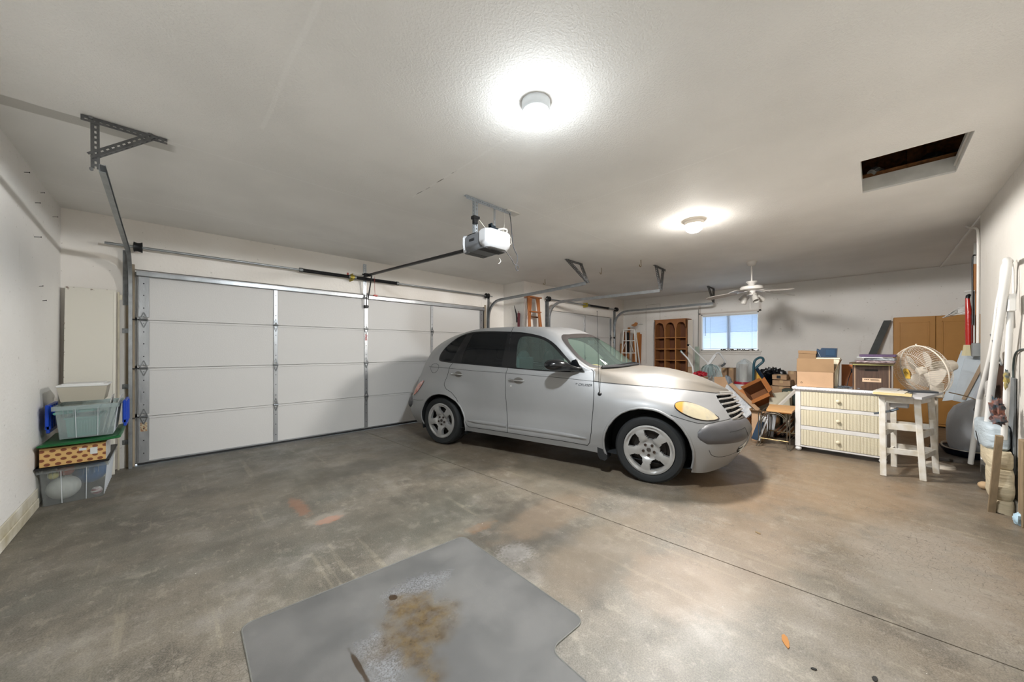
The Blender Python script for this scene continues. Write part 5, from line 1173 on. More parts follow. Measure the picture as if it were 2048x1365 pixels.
def rounded(P, r, n=6):
    out = []; k = len(P)
    for i in range(k):
        p, a, b_ = Vector(P[i]), Vector(P[i - 1]), Vector(P[(i + 1) % k]); d1, d2 = (a - p).normalized(), (b_ - p).normalized(); q1, q2 = p + d1 * r, p + d2 * r
        for j in range(n + 1): t = j / n; out.append(tuple(q1 * (1 - t) ** 2 + p * 2 * t * (1 - t) + q2 * t * t))
    return out
MP = rounded([(.236, 2.03), (1.437, 1.952), (1.395, .945), (1.155, .955), (1.12, .45), (.42, .50), (.45, 1.0), (.215, 1.02)], .055)
t = thing('chair_mat', 'translucent plastic chair mat with a lip lying on the concrete, brown spill on it', 'chair mat', (.8, 1.5, 0))
m = MB(); m.prism(MP, .0028, at=(0, 0, .001)); put('sheet', m, g.m, t, 0, world=True)
m = MB(); m.tube([(x, y, .002) for x, y in MP], .0034, 8, closed=True); put('beaded_edge', m, clear_mat('mat edge', '#86857f', .45, .4), t, 60, world=True)
# small litter
for i, (x, y, s, cl, lb) in enumerate([(1.924, .268, .022, '#a5713c', 'tan leaf scrap on the floor beyond the mat notch'), (2.924, .561, .016, '#7d6848', 'curled dry leaf on the blue sheen right of the front wheel'), (1.836, .167, .010, '#22201e', 'small black crumb below the tan leaf scrap'), (1.948, -.002, .014, '#22201e', 'black flake on the floor at lower right')]):
    m = MB(); rg = random.Random(i + 5); P = [(s * (1 + .3 * rg.random()) * math.cos(a) * (1 if i else 1.6), s * .45 * (1 + .5 * rg.random()) * math.sin(a)) for a in [k * PI / 4 for k in range(8)]]
    m.prism(P, .003, RZ(i * .9 + .3), (x, y, .0005)); tag(put('floor_scrap', m, M('scrap ' + cl, cl, .8), smooth=0), lb, 'scrap')
# ------------------------------------------------------------------ wicker dresser and what stands on it
WICK = NG('painted wicker weave'); g = WICK
vy = g.m_('FRACT', g.mul(g.y, 1 / .0125)); vz = g.m_('FRACT', g.mul(g.z, 1 / .007)); col_ = g.m_('FLOOR', g.mul(g.y, 1 / .0125))
par = g.m_('MULTIPLY', g.m_('FRACT', g.mul(col_, .5)), 2); hy = g.m_('SINE', g.mul(vy, PI)); hz_ = g.m_('SINE', g.mul(g.m_('FRACT', g.add(vz, g.mul(par, .5))), PI))
bigc = g.m_('SINE', g.mul(g.m_('FRACT', g.mul(g.y, 1 / .028)), PI)); hgt = g.add(g.mul(hy, hz_), g.mul(bigc, .5))
cc = g.mix(g.step(hgt, .1, .9), srgb('#9c8f73'), srgb('#ddd5bd')); cc = g.mix(g.mul(g.step(g.noise(5, 4), .4, .7), .3), cc, srgb('#cfc4a2')); g.val(g.b.inputs['Base Color'], cc); g.b.inputs['Roughness'].default_value = .6; g.bump(hgt, .6, .004); WICK = g.m
DW = M('dresser white paint', '#d6d4d2', .5, vary=.08, vscale=12); DSIDE = M('dresser side wicker', '#b3bccc', .6, vary=.25, vscale=14, stretch=(6, 1, .5), bump=.4, bscale=40)
X0, Y0, Y1 = 5.69, -.098, .700
dr = thing('wicker_dresser', 'white three drawer wicker dresser with cartons on top', 'dresser', (5.9, .30, 0))
m = MB(); m.box((X0 + .012, Y0 + .02, .075), (X0 + .46, Y1 - .02, .77), .003); put('carcass', m, DSIDE, dr, 0, world=True)
for ya, yb in ((Y1 - .055, Y1), (Y0, Y0 + .04)): m = MB(); m.box((X0, ya, .055), (X0 + .03, yb, .775), .006); put('front_post', m, DW, dr, 30, world=True)
for za, zb_ in ((.055, .078), (.272, .326), (.522, .567), (.752, .775)): m = MB(); m.box((X0 + .002, Y0 + .04, za), (X0 + .026, Y1 - .055, zb_), .004); put('front_rail', m, DW, dr, 30, world=True)
for ya in (Y0, Y1 - .03): m = MB(); m.box((X0 + .43, ya, .055), (X0 + .46, ya + .03, .775), .004); put('rear_post', m, DW, dr, 30, world=True)
m = MB(); m.box((X0 - .010, Y0 - .005, .775), (X0 + .475, Y1 + .012, .798), .006); put('top', m, DW, dr, 0, world=True)
def rope(m, a, b, r=.011, pitch=.030):
    a, b = Vector(a), Vector(b); n = int((b - a).length / pitch * 8); d = (b - a).normalized(); s = d.cross(Vector((0, 0, 1))).normalized(); u = s.cross(d)
    for ph in (0, PI): m.tube([a + (b - a) * i / n + (s * math.cos(i * PI / 4 + ph) + u * math.sin(i * PI / 4 + ph)) * r * .75 for i in range(n + 1)], r, 6)
m = MB(); rope(m, (X0 - .012, Y0 - .01, .788), (X0 - .012, Y1 + .02, .788), .013); put('braided_edge', m, M('braid white', '#dcdce2', .5), dr, 60, world=True)
m = MB(); rope(m, (X0, Y1 + .012, .788), (X0 + .46, Y1 + .012, .788), .012); put('braided_edge', m, M('braid white', '#dcdce2', .5), dr, 60, world=True)
for za, zb_ in ((.080, .270), (.328, .520), (.569, .750)):
    m = MB(); m.box((X0 - .004, Y0 + .045, za), (X0 + .02, Y1 - .058, zb_), .003); q = put('drawer', m, WICK, dr, 0, world=True)
    m = MB(); zc = (za + zb_) / 2; m.lathe([(0, 0), (.009, 0), (.008, -.012), (.018, -.018), (.020, -.026), (.014, -.034), (0, -.036)], 18, (X0 - .004, .300, zc), 'x'); put('knob', m, M('cream knob', '#ddd4bb', .4), q, 50, world=True).matrix_parent_inverse = Matrix.Identity(4)
for yy in (Y0 + .03, Y1 - .03):
    for xx in (X0 + .03, X0 + .43): m = MB(); m.ell((xx, yy, .029), (.034, .034, .029), 16, 10); put('bun_foot', m, DW, dr, 60, world=True)
def carton(name, label, x0, x1, y0, y1, z0, z1, flaps, mat=KRAFT, rz=0, th=.004, group=None, cat='cardboard box', rot=None, closed=False):
    """open carton; flaps = list of (side, length, angle from vertical outwards)"""
    cx, cy = (x0 + x1) / 2, (y0 + y1) / 2; t = thing(name, label, cat, (cx, cy, z0), rz, group, rot)
    hx, hy, h = (x1 - x0) / 2, (y1 - y0) / 2, z1 - z0; m = MB()
    m.box((-hx, -hy, 0), (hx, hy, th)); m.box((-hx, -hy, 0), (-hx + th, hy, h)); m.box((hx - th, -hy, 0), (hx, hy, h)); m.box((-hx, -hy, 0), (hx, -hy + th, h)); m.box((-hx, hy - th, 0), (hx, hy, h))
    if closed: m.box((-hx, -hy, h - th), (hx, hy, h))
    put('body', m, mat, t, 0)
    if closed: m = MB(); m.box((-hx - .0006, -.025, h - .05), (hx + .0006, .025, h + .0008)); put('tape', m, M('packing tape', '#c2a47c', .3), t, 0)
    for sd, L, a in flaps:
        a = math.radians(a); m = MB(); s, c_ = math.sin(a), math.cos(a)
        if sd in '+x-x' and sd[1] == 'x':
            sg = 1 if sd[0] == '+' else -1; m.bar((sg * hx, 0, h), (sg * (hx + L * s), 0, h + L * c_), 2 * hy * .985, th, (s and (0, 0, 1)) or (1, 0, 0)) if False else m.add([(sg * hx, -hy, h), (sg * hx, hy, h), (sg * (hx + L * s), hy * .985, h + L * c_), (sg * (hx + L * s), -hy * .985, h + L * c_)], [(0, 1, 2, 3)])
        else:
            sg = 1 if sd[0] == '+' else -1; m.add([(-hx, sg * hy, h), (hx, sg * hy, h), (hx * .985, sg * (hy + L * s), h + L * c_), (-hx * .985, sg * (hy + L * s), h + L * c_)], [(0, 1, 2, 3)])
        put('flap', m, KRAFT_IN if mat is KRAFT else mat, t, 0, solid=.004)
    return t
ct = carton('cardboard_box', 'open kraft carton with raised flaps at the left end of the dresser top', 5.76, 6.06, .340, .694, .802, .995, [('-x', .165, -5), ('-y', .165, 20), ('+x', .15, 12)])
m = MB()
for k in range(3):
    a = PI / 2 + k * 2 * PI / 3; m.bar((-.1508, .127 + .012 * math.cos(a), .055 + .012 * math.sin(a)), (-.1508, .127 + .012 * math.cos(a + 1.7), .055 + .012 * math.sin(a + 1.7)), .001, .0035, (0, 0, 1))
put('recycling_mark', m, M('printed black', '#3a2a20', .7), ct, 0)
carton('cardboard_box', 'small plain brown box sitting behind the raised flap on the dresser', 5.99, 6.12, .535, .675, .808, .955, [], closed=True)
t = thing('shoe_box', 'shallow brown box peeking above the open kraft carton', 'box', (6.02, .62, .996)); m = MB(); m.box((-.07, -.088, .0), (.09, .088, .255), .002, RX(math.radians(3))); put('body', m, KRAFT_IN, t, 0); m = MB(); m.box((-.075, -.093, .225), (.095, .093, .262), .002, RX(math.radians(3))); put('lid', m, KRAFT_IN, t, 0)
t = thing('laundry_basket', 'small cream plastic basket standing in the open kraft carton', 'basket', (5.955, .41, .806))
m = MB(); frustum(m, -.085, .075, -.095, .075, 0, .355, .018, .003); put('body', m, M('cream plastic', '#ddd6bf', .45), t, 0)
m = MB(); rim(m, -.103, .093, -.113, .093, .365, .008, .018); put('rim', m, M('cream plastic', '#ddd6bf', .45), t, 0)
for k in range(6): m = MB(); m.box((-.1045, -.05 + .020 * k, .318), (-.1005, -.038 + .020 * k, .330)); put('slot', m, STEEL_DK, t, 0)
t = thing('storage_case', 'dark navy plastic case lying on the cream basket', 'case', (6.03, .43, 1.175)); NAVY = M('navy plastic', '#16304a', .4)
m = MB(); m.prism([(.17, .012), (.05, .0), (-.10, .0), (-.105, .115), (.04, .12), (.055, .09), (.085, .11), (.09, .075)], .10, Matrix(((0, 0, 1), (1, 0, 0), (0, 1, 0))), (-.05, 0, 0)); put('body', m, NAVY, t, 0)
m = MB(); m.box((-.054, -.09, .02), (-.049, .0, .10), .002); put('front_face', m, M('navy face', '#1c3a55', .3), t, 0)
m = MB(); m.bar((-.055, .075, .07), (-.055, .05, .005), .004, .004); put('latch', m, GALV, t, 0)
t = thing('wood_sheet', 'orange brown wooden panel leaning behind the wire heap on the dresser', 'panel', (6.10, .23, .802)); m = MB(); m.box((0, -.14, 0), (.015, .06, .285), .002, RY(math.radians(4))); put('panel', m, M('orange wood', '#b5682c', .5, vary=.15, vscale=6), t, 0)
m = MB(); rg = random.Random(3)
for k in range(22):
    x, y = 5.82 + rg.random() * .10, .20 + rg.random() * .11; a = rg.random() * 6.28; L = .05 + .05 * rg.random(); m.tube([(x, y, .806 + .012 * rg.random()), (x + L * .5 * math.cos(a), y + L * .5 * math.sin(a), .815 + .02 * rg.random()), (x + L * math.cos(a), y + L * math.sin(a), .806 + .02 * rg.random())], .0035, 5)
tag(put('wire_heap', m, M('grey wire', '#7d8690', .35, .6)), 'tangle of silvery wire on the dresser between the two boxes', 'wire', kind='stuff')
m = MB(); m.tube([(5.86, .235, .81), (5.93, .215, .93), (6.00, .19, 1.03)], .004, 6); m.box((5.99, .182, .99), (6.0, .20, 1.04)); tag(put('black_rod', m, BLACK), 'thin black rod slanting out of the wire tangle', 'rod')
bw = thing('wood_grain_box', 'dark brown wood grain file box with a tan label, right end of the dresser', 'box', (5.9, .02, .802))
DWG = M('dark wood grain', '#4f3b30', .55, vary=.35, vscale=10, stretch=(1, 9, .5)); TANT = M('tan banding', '#c4a585', .5)
m = MB(); m.box((-.115, -.155, 0), (.20, .160, .290), .003); put('body', m, DWG, bw, 0)
m = MB(); m.box((-.117, .136, .0), (-.1145, .142, .290)); put('strap', m, TANT, bw, 0)
m = MB(); m.box((-.117, -.140, .0), (-.1145, -.134, .290)); put('strap', m, TANT, bw, 0)
m = MB(); m.box((-.1168, -.05, .222), (-.114, .055, .242), .002); put('hand_hole', m, M('dark slot', '#1c1512', .8), bw, 0)
lb_ = MB(); lb_.box((-.1175, -.075, .098), (-.1148, .077, .142)); lo = put('label', lb_, M('tan label', '#cdb195', .6), bw, 0)
for k in range(9): m = MB(); m.box((-.1182, .060 - k * .014, .121), (-.1174, .049 - k * .014 , .130)); put('print', m, M('printed brown', '#5f4636', .7), lo, 0) if k < 3 else None
m = MB(); m.box((-.1182, -.062, .112), (-.1174, .01, .118)); m.box((-.1182, -.055, .124), (-.1174, .012, .130)); put('print', m, M('printed brown', '#5f4636', .7), lo, 0)
def slab_thing(name, label, cat, c, size, mat, rz=0, ry=0, rx=0, group=None):
    m = MB(); sx, sy, sz = size; m.box((-sx / 2, -sy / 2, 0), (sx / 2, sy / 2, sz), min(size) * .12); o = put(name, m, mat, smooth=0, loc=c, rot=(rx, ry, rz)); return tag(o, label, cat, group)
G1 = 'books and folders piled on the wood grain box'
slab_thing('folder', 'olive folder directly on the wood grain box', 'folder', (5.88, .02, 1.093), (.33, .33, .012), M('olive card', '#8d8a5a', .6), .05, group=G1)
slab_thing('folder', 'brown edged folder second from the bottom of the pile', 'folder', (5.87, .02, 1.107), (.32, .36, .014), M('brown card', '#4c3c2a', .6), -.04, group=G1)
slab_thing('book', 'dark maroon book in the middle of the pile on the wood grain box', 'book', (5.86, .0, 1.123), (.28, .31, .024), M('maroon book', '#3c2230', .4, vary=.5, vscale=30, stretch=(1, 1, 8), col2='#c9b8b8'), .08, group=G1)
slab_thing('book', 'black book with pale page edges near the top of the pile', 'book', (5.87, -.05, 1.149), (.26, .24, .026), M('black book', '#22262c', .4, vary=.5, vscale=30, stretch=(1, 1, 8), col2='#b9bfc4'), -.1, group=G1)
slab_thing('magazine', 'white magazine sliding out under the purple folder', 'magazine', (5.84, .04, 1.177), (.24, .17, .010), M('white magazine', '#cfd3d6', .4), .2, group=G1)
slab_thing('binder', 'purple folder on top of the pile on the wood grain box', 'folder', (5.90, -.03, 1.189), (.26, .29, .028), M('purple folder', '#54405f', .4, vary=.25, vscale=20, stretch=(1, 1, 6)), -.06, group=G1)
# ------------------------------------------------------------------ painted stool table
STW = M('stool white paint', '#d8d5cf', .5, vary=.15, vscale=14, col2='#c9c1b2', bump=.1)
st_ = thing('stool', 'tall white painted wooden stool table with crossbars, a small fan above it', 'stool', (5.5, -.27, 0))
legs = [((5.20, -.070, 0), (5.28, -.060, .80)), ((5.22, -.335, 0), (5.27, -.300, .80)), ((5.655, -.450, 0), (5.60, -.410, .80)), ((5.91, -.225, 0), (5.84, -.215, .80))]
legs = [((5.175, -.065, 0), (5.235, -.055, .80)), ((5.245, -.332, 0), (5.26, -.292, .80)), ((5.655, -.445, 0), (5.64, -.405, .80)), ((5.66, -.150, 0), (5.62, -.145, .80))]
for a, b in legs: m = MB(); m.bar(a, b, .046, .046, (0, 1, 0), .004); put('leg', m, STW, st_, 0, world=True)
def lp(i, z): a, b = Vector(legs[i][0]), Vector(legs[i][1]); return a + (b - a) * (z / .8)
for i, j, z, h in [(0, 1, .50, .065), (0, 1, .255, .055), (1, 2, .43, .065), (1, 2, .22, .05), (3, 0, .42, .06), (3, 2, .47, .06), (3, 2, .23, .055), (3, 0, .2, .05)]:
    m = MB(); m.bar(lp(i, z), lp(j, z), .02, h, (0, 0, 1), .002); put('crossbar', m, STW, st_, 0, world=True)
m = MB(); m.bar(lp(0, .765), lp(1, .765), .02, .06, (0, 0, 1)); m.bar(lp(1, .765), lp(2, .765), .02, .06, (0, 0, 1)); m.bar(lp(3, .765), lp(2, .765), .02, .06); put('apron', m, STW, st_, 0, world=True)
m = MB(); m.prism([(5.16, -.010), (5.06, -.312), (5.80, -.50), (5.90, -.11)], .022, at=(0, 0, .802)); put('top', m, M('stool top grey', '#b9b9bb', .5, vary=.2, vscale=10), st_, 0, world=True)
PAP = M('yellowed paper', '#d8c592', .7, vary=.08); PAPW = M('off white paper', '#ccc6b8', .7)
m = MB(); m.prism([(5.08, .012), (5.02, -.245), (5.40, -.27), (5.46, .0)], .004, at=(0, 0, .8255)); tag(put('paper_sheet', m, PAP, smooth=0), 'yellowed sheet at the front of the stool top', 'paper', 'papers on the stool')
m = MB(); m.prism([(5.30, .02), (5.26, -.21), (5.60, -.25), (5.62, -.02)], .005, at=(0, 0, .830)); tag(put('paper_sheet', m, PAPW, smooth=0), 'off white card behind the yellowed sheet on the stool', 'paper', 'papers on the stool')
m = MB(); m.prism([(5.50, -.02), (5.50, -.17), (5.76, -.20), (5.78, -.06)], .006, at=(0, 0, .8365)); tag(put('paper_sheet', m, M('grey card', '#a9a7a4', .6), smooth=0), 'grey card under the fan at the back of the stool top', 'paper', 'papers on the stool')
m = MB()
for k in range(9): m.tube([(5.28 + .005 * k, -.245 - .006 * k, .832), (5.30 + .004 * k, -.26, .842), (5.33, -.275 + .005 * k, .834)], .002, 5)
tag(put('key_bunch', m, M('pewter', '#7f8488', .3, .8)), 'small grey metal bunch on the yellowed sheet', 'metal bits', kind='stuff')
slab_thing('black_tray', 'flat black tray under the fan guard on the stool', 'tray', (5.66, -.34, .8255), (.16, .20, .018), M('dark tray', '#3f4348', .4), .3)
t = thing('grey_box', 'grey plastic box hanging under the stool top', 'box', (5.36, -.17, .70)); m = MB(); m.box((-.05, -.075, -.02), (.05, .065, .04), .012); put('case', m, M('grey case', '#a9a9ab', .45), t, 30)
m = MB(); m.bar((-.02, .045, -.06), (.05, .16, -.11), .05, .02); m.tube([(-.02, -.0, -.03), (-.03, .03, -.05), (-.02, .06, -.06)], .012, 8); put('arm', m, M('grey arm', '#6f7880', .35, .6), t, 30)
# ------------------------------------------------------------------ fan
FNW = M('fan cream plastic', '#d9d0c2', .45)
fan2 = thing('pedestal_fan', 'cream caged fan with a yellow badge rising behind the stool top', 'fan', (5.98, -.45, 0))
ax = Vector((-.53, .80, -.22)).normalized(); cc_ = Vector((5.93, -.375, 1.045)); sd = ax.cross(Vector((0, 0, 1))).normalized(); up = sd.cross(ax).normalized()
def fp(r, a, d): return cc_ + ax * d + (sd * math.cos(a) + up * math.sin(a)) * r
RF = .275
m = MB()
for k in range(72):
    a = 2 * PI * k / 72; m.tube([fp(RF, a, 0), fp(RF * .985, a, .045), fp(RF * .90, a, .095), fp(RF * .6, a, .135), fp(.055, a, .15)], .0014, 4, cap=False)
for r, d in ((.5, .140), (.78, .118)): m.tube([fp(RF * r, a, d) for a in [2 * PI * q / 40 for q in range(40)]], .0016, 5, closed=True)
put('front_guard', m, FNW, fan2, 40, world=True)
m = MB()
for k in range(72):
    a = 2 * PI * k / 72; m.tube([fp(RF, a, 0), fp(RF * .97, a, -.04), fp(RF * .80, a, -.085), fp(RF * .45, a, -.105), fp(.06, a, -.11)], .0014, 4, cap=False)
for r, d in ((.97, -.04), (.7, -.095)): m.tube([fp(RF * r, a, d) for a in [2 * PI * q / 40 for q in range(40)]], .0016, 5, closed=True)
put('rear_guard', m, FNW, fan2, 40, world=True)
m = MB(); m.tube([fp(RF + .002, a, 0) for a in [2 * PI * q / 60 for q in range(60)]], .0065, 8, closed=True); m.tube([fp(RF + .002, PI / 2, 0), fp(RF + .022, PI / 2, 0)], .008, 8); put('guard_ring', m, FNW, fan2, 60, world=True)
m = MB(); Rf = Matrix((sd, up, ax)).transposed(); 
m.prism([(-.028, -.06), (.028, -.06), (.036, .0), (.030, .035), (.012, .055), (-.012, .055), (-.030, .035), (-.036, 0)], .006, Rf, cc_ + ax * .150); bd = put('badge', m, M('yellow badge', '#dcb450', .4), fan2, 0, world=True)
m = MB(); m.tube([cc_ + ax * .158 + sd * (.016 * math.cos(a)) + up * (.016 * math.sin(a) + .002) for a in [math.radians(v) for v in range(-30, 200, 20)]], .003, 5); put('badge_mark', m, M('badge brown', '#7a5a24', .5), bd, 30, world=True).matrix_parent_inverse = Matrix.Identity(4)
for k in range(4):
    a0 = k * PI / 2 + .5; m = MB(); m.surf(lambda u, v: tuple(fp(.04 + .165 * u, a0 + (v - .5) * (.95 + .35 * math.sin(PI * u)) , -.01 + (v - .5) * .075)), 12, 8); o = put('blade', m, clear_mat('milky fan blade', '#e0d8cc', .45, .5), fan2, 60, world=True); md = o.modifiers.new('t', 'SOLIDIFY'); md.thickness = .002
m = MB(); m.tube([cc_ + ax * q for q in (.05, .045, 0, -.01)], [.01, .04, .045, .03], 24); put('hub', m, FNW, fan2, 40, world=True)
m = MB(); m.tube([cc_ - ax * q for q in (.105, .11, .13, .22, .27, .285)], [.05, .062, .068, .066, .055, .02], 28); m.cyl(cc_ - ax * .2 + up * .06, cc_ - ax * .2 + up * .092, .010, 10); put('motor', m, FNW, fan2, 40, world=True)
m = MB(); b0 = cc_ - ax * .19; m.tube([b0 - Vector((0, 0, .05)), Vector((6.02, -.475, b0.z - .16))], [.035, .03], 16); b0 = Vector((6.02, -.475, b0.z)); m.tube([b0 - Vector((0, 0, .15)), (b0.x, b0.y, .04)], .013, 12); put('stand_pole', m, FNW, fan2, 40, world=True)
m = MB(); m.box((b0.x - .06, b0.y - .05, b0.z - .34), (b0.x + .05, b0.y + .05, b0.z - .17), .012); put('control_box', m, FNW, fan2, 30, world=True)
m = MB(); m.lathe([(0, .045), (.03, .045), (.13, .018), (.14, 0), (0, 0)], 32, (b0.x, b0.y, 0)); put('base', m, FNW, fan2, 40, world=True)
# ------------------------------------------------------------------ alcove: covered appliance, panels, conduit, cabinet
SHEET = M('grey blue plastic sheet', '#cdd3dc', .4, bump=.35, bscale=9, vary=.12, vscale=4)
ap = thing('covered_appliance', 'bulky appliance wrapped in pale grey plastic, standing in the alcove behind the stool', 'appliance', (6.75, -.83, 0))
m = MB()
def bag(u, v):
    a = 2 * PI * u; r = [.0, .22, .265, .275, .27, .262, .25, .20, .11, .0][0]
    rr = np.interp(v, [0, .03, .15, .45, .62, .78, .9, 1], [.0, .235, .26, .265, .25, .20, .11, .05]); z = .09 + .60 * np.interp(v, [0, .03, .15, .45, .62, .78, .9, 1], [0, 0, .12, .45, .66, .84, .95, 1.0])
    w_ = 1 + .030 * math.sin(7 * a + 3 * v) * v + .02 * math.sin(13 * a) * v; sq = (abs(math.cos(a)) ** 4 + abs(math.sin(a)) ** 4) ** -.17
    return (6.74 + rr * w_ * math.cos(a) * sq, -.85 + rr * .92 * w_ * math.sin(a) * sq, z)
m.surf(bag, 64, 22, True); put('plastic_cover', m, SHEET, ap, 60, world=True)
m = MB(); m.lathe([(0, .085), (.25, .085), (.29, .10), (.30, .115), (.285, .085), (.25, .035), (0, .035)], 40, (6.74, -.85, 0)); put('dark_base', m, M('navy base', '#161b2c', .4), ap, 40, world=True)
m = MB(); m.tube([(6.74 + .29 * math.cos(a), -.85 + .28 * math.sin(a), .125 + .015 * math.sin(2 * a)) for a in [2 * PI * q / 40 for q in range(40)]], .009, 8, closed=True); put('base_rim', m, M('cream rim', '#c9c3b4', .5), ap, 60, world=True)
m = MB(); m.ell((6.49, -.83, .60), (.03, .055, .04), 14, 10); put('metal_fitting', m, GALV, ap, 60, world=True)
m = MB(); m.tube(wob([(6.50, -.93, .66), (6.44, -.92, .62), (6.44, -.92, .44), (6.44, -.86, .40), (6.45, -.78, .42)]), .006, 6); put('bent_wire', m, M('tan wire', '#bfa98c', .6), ap, 40, world=True)
m = MB(); m.tube(wob([(6.46, -.60, .78), (6.45, -.78, .72), (6.42, -.88, .60), (6.2, -.84, .52), (6.1, -.80, .48)]), .006, 6); tag(put('string_line', m, M('tan wire', '#bfa98c', .6)), 'tan cord draped over the neck of the wrapped appliance', 'cord')
m = MB(); m.box((6.35, -1.2, 0), (7.15, -.50, .032), .003); tag(put('floor_board', m, M('grey weathered board', '#6f675f', .8, vary=.3, vscale=5, stretch=(6, 1, 1)), smooth=0), 'weathered flat board on the floor under the wrapped appliance', 'board')
t = thing('folded_panel', 'pale blue grey folding panel leaning above the wrapped appliance', 'panel', (7.05, -.90, .0)); BP = M('pale blue board', '#cbd5dd', .45, bump=.2, bscale=14, vary=.12); R = RY(math.radians(14)) @ RX(math.radians(6))
Rb = Matrix(((0, 1, 0), (1, 0, 0), (0, 0, 1)))
def quad_panel(m, P, th=.012): n_ = (Vector(P[1]) - Vector(P[0])).cross(Vector(P[2]) - Vector(P[0])).normalized() * th; V = [tuple(p) for p in P] + [tuple(Vector(p) + n_) for p in P]; k = len(P); m.add(V, [tuple(range(k))[::-1], tuple(range(k, 2 * k))] + [(i, (i + 1) % k, k + (i + 1) % k, k + i) for i in range(k)])
m = MB(); quad_panel(m, [(7.02, -.60, .62), (7.02, -.92, .70), (7.12, -1.02, 1.26), (7.12, -.76, 1.26)]); put('panel', m, BP, t, 0, world=True)
m = MB(); quad_panel(m, [(6.98, -.68, .64), (6.98, -.86, .60), (7.05, -.96, 1.14), (7.05, -.78, 1.16)], .02); put('panel', m, BP, t, 0, world=True)
m = MB(); m.bar((6.96, -.76, .66), (7.02, -.92, 1.14), .030, .012, (1, 0, 0)); put('batten', m, M('tan batten', '#b09a82', .6), t, 0, world=True)
m = MB(); quad_panel(m, [(6.97, -.80, .62), (6.97, -1.12, .58), (7.05, -1.14, 1.12), (7.05, -.97, 1.13)], .02); put('panel', m, SHEET, t, 0, world=True)
# conduit, box, pegboard, cord
m = MB(); m.tube(wob([(6.50, -.73, H), (6.38, -.745, H - .06), (6.20, -.762, H - .11), (6.12, -.765, H - .20), (6.12, -.765, 2.0), (6.12, -.762, 1.335)], 6), .011, 10); cd = tag(put('conduit', m, M('painted conduit', '#d6d3ce', .45)), 'white painted conduit running down the end of the right wall', 'conduit')
m = MB(); m.box((6.09, -.80, 1.20), (6.17, -.725, 1.34), .004); tag(put('junction_box', m, M('grey box', '#85898b', .4, .4), smooth=0), 'grey electrical box at the foot of the white conduit', 'electrical box')
m = MB(); m.box((6.09, -.83, 0), (6.12, -.78, H - .02), .003); tag(put('wall_post', m, WALLB, smooth=0), 'painted corner post beside the conduit', 'post')
pg = thing('peg_strip', 'brown pegboard strip hanging beside the conduit', 'pegboard', (7.0, -.86, 1.9)); m = MB(); m.box((7.0, -.885, 1.32), (7.008, -.838, 2.31)); put('board', m, M('brown pegboard', '#b0794a', .7), pg, 0, world=True)
m = MB(); 
for k in range(14): m.cyl((6.9985, -.846, 1.95 - .03 * k), (7.001, -.846, 1.95 - .03 * k), .004, 6)
o = put('peg_hole', m, STEEL_DK, pg, 0, world=True); o['kind'] = 'stuff'
m = MB(); m.box((6.98, -.875, 2.31), (7.0, -.84, 2.56), .002); m.box((6.975, -.870, 2.33), (6.98, -.865, 2.50)); tag(put('white_strip', m, M('white strip', '#d9d9d6', .4), smooth=0), 'short white outlet strip above the pegboard strip', 'strip')
m = MB(); m.tube(wob([(6.96, -.85, 2.41), (6.9, -.83, 2.40), (6.9, -.822, 2.34), (6.9, -.822, 2.0), (6.9, -.822, 1.57)]), .0075, 8); tag(put('power_cable', m, BLACK), 'black cord hanging from the white outlet strip', 'cord')
m = MB(); m.box((6.92, -.842, 1.35), (6.93, -.83, 1.98), .002); m.box((6.90, -.84, 1.97), (6.93, -.765, 1.985), .002); tag(put('shelf_bracket', m, M('white bracket', '#d6d6d4', .4), smooth=0), 'slim white bracket between the red tube and the pegboard', 'bracket')
t = thing('umbrella_sleeve', 'glossy red tube with a black cap hanging in front of the cabinet', 'tube', (7.0, -.80, 1.28)); REDV = M('glossy red vinyl', '#b3241c', .2, coat=.5, bump=.3, bscale=25)
m = MB(); m.tube([(6.99, -.806, 1.26), (6.99, -.805, 1.5), (6.99, -.802, 1.75), (6.99, -.795, 1.90)], [.028, .03, .026, .018], 14); put('sleeve', m, REDV, t, 60, world=True)
m = MB(); m.tube([(6.99, -.795, 1.89), (6.99, -.80, 1.93), (6.99, -.815, 1.945)], [.018, .020, .012], 12); put('cap', m, BLACK, t, 60, world=True)
m = MB(); m.tube([(6.965, -.826, 1.32), (6.965, -.826, 1.70)], .012, 10); put('fold', m, M('dark red vinyl', '#5c1512', .3), t, 60, world=True)
m = MB(); m.tube([(6.95, -.79, 1.20), (6.95, -.79, 1.33)], [.045, .03], 6); tag(put('cream_bag', m, M('cream cloth', '#d3c9a4', .8)), 'cream pouch below the red tube', 'pouch')
t = thing('clothes_hangers', 'bunch of white wire hangers hooked near the red tube', 'hangers', (7.3, -.78, 1.75)); 
for k in range(4):
    z = 1.73 + .018 * k; m = MB(); m.tube([(7.30, -.63 - .02 * k, z - .035), (7.35, -.76, z + .03), (7.28, -.86, z + .045), (7.30, -.86, z + .03), (7.38, -.72, z - .01), (7.30, -.63 - .02 * k, z - .035)], .0045, 6); put('hanger', m, M('white hanger', '#dededc', .4), t, 40, world=True)
m = MB(); m.tube([(7.28, -.855, 1.80), (7.28, -.87, 1.82), (7.01, -.868, 1.82)], .004, 6); put('hook', m, M('white hanger', '#dededc', .4), t, 40, world=True)
cb = thing('wall_cabinet', 'tan two door cupboard against the far wall at right', 'cupboard', (9.16, -.66, 0)); TAN = M('tan cupboard', '#b88545', .45, vary=.06, vscale=8, bump=.05)
m = MB(); m.box((9.02, -1.19, 0.02), (9.325, -.235, 1.83), .003); put('body', m, TAN, cb, 0, world=True)
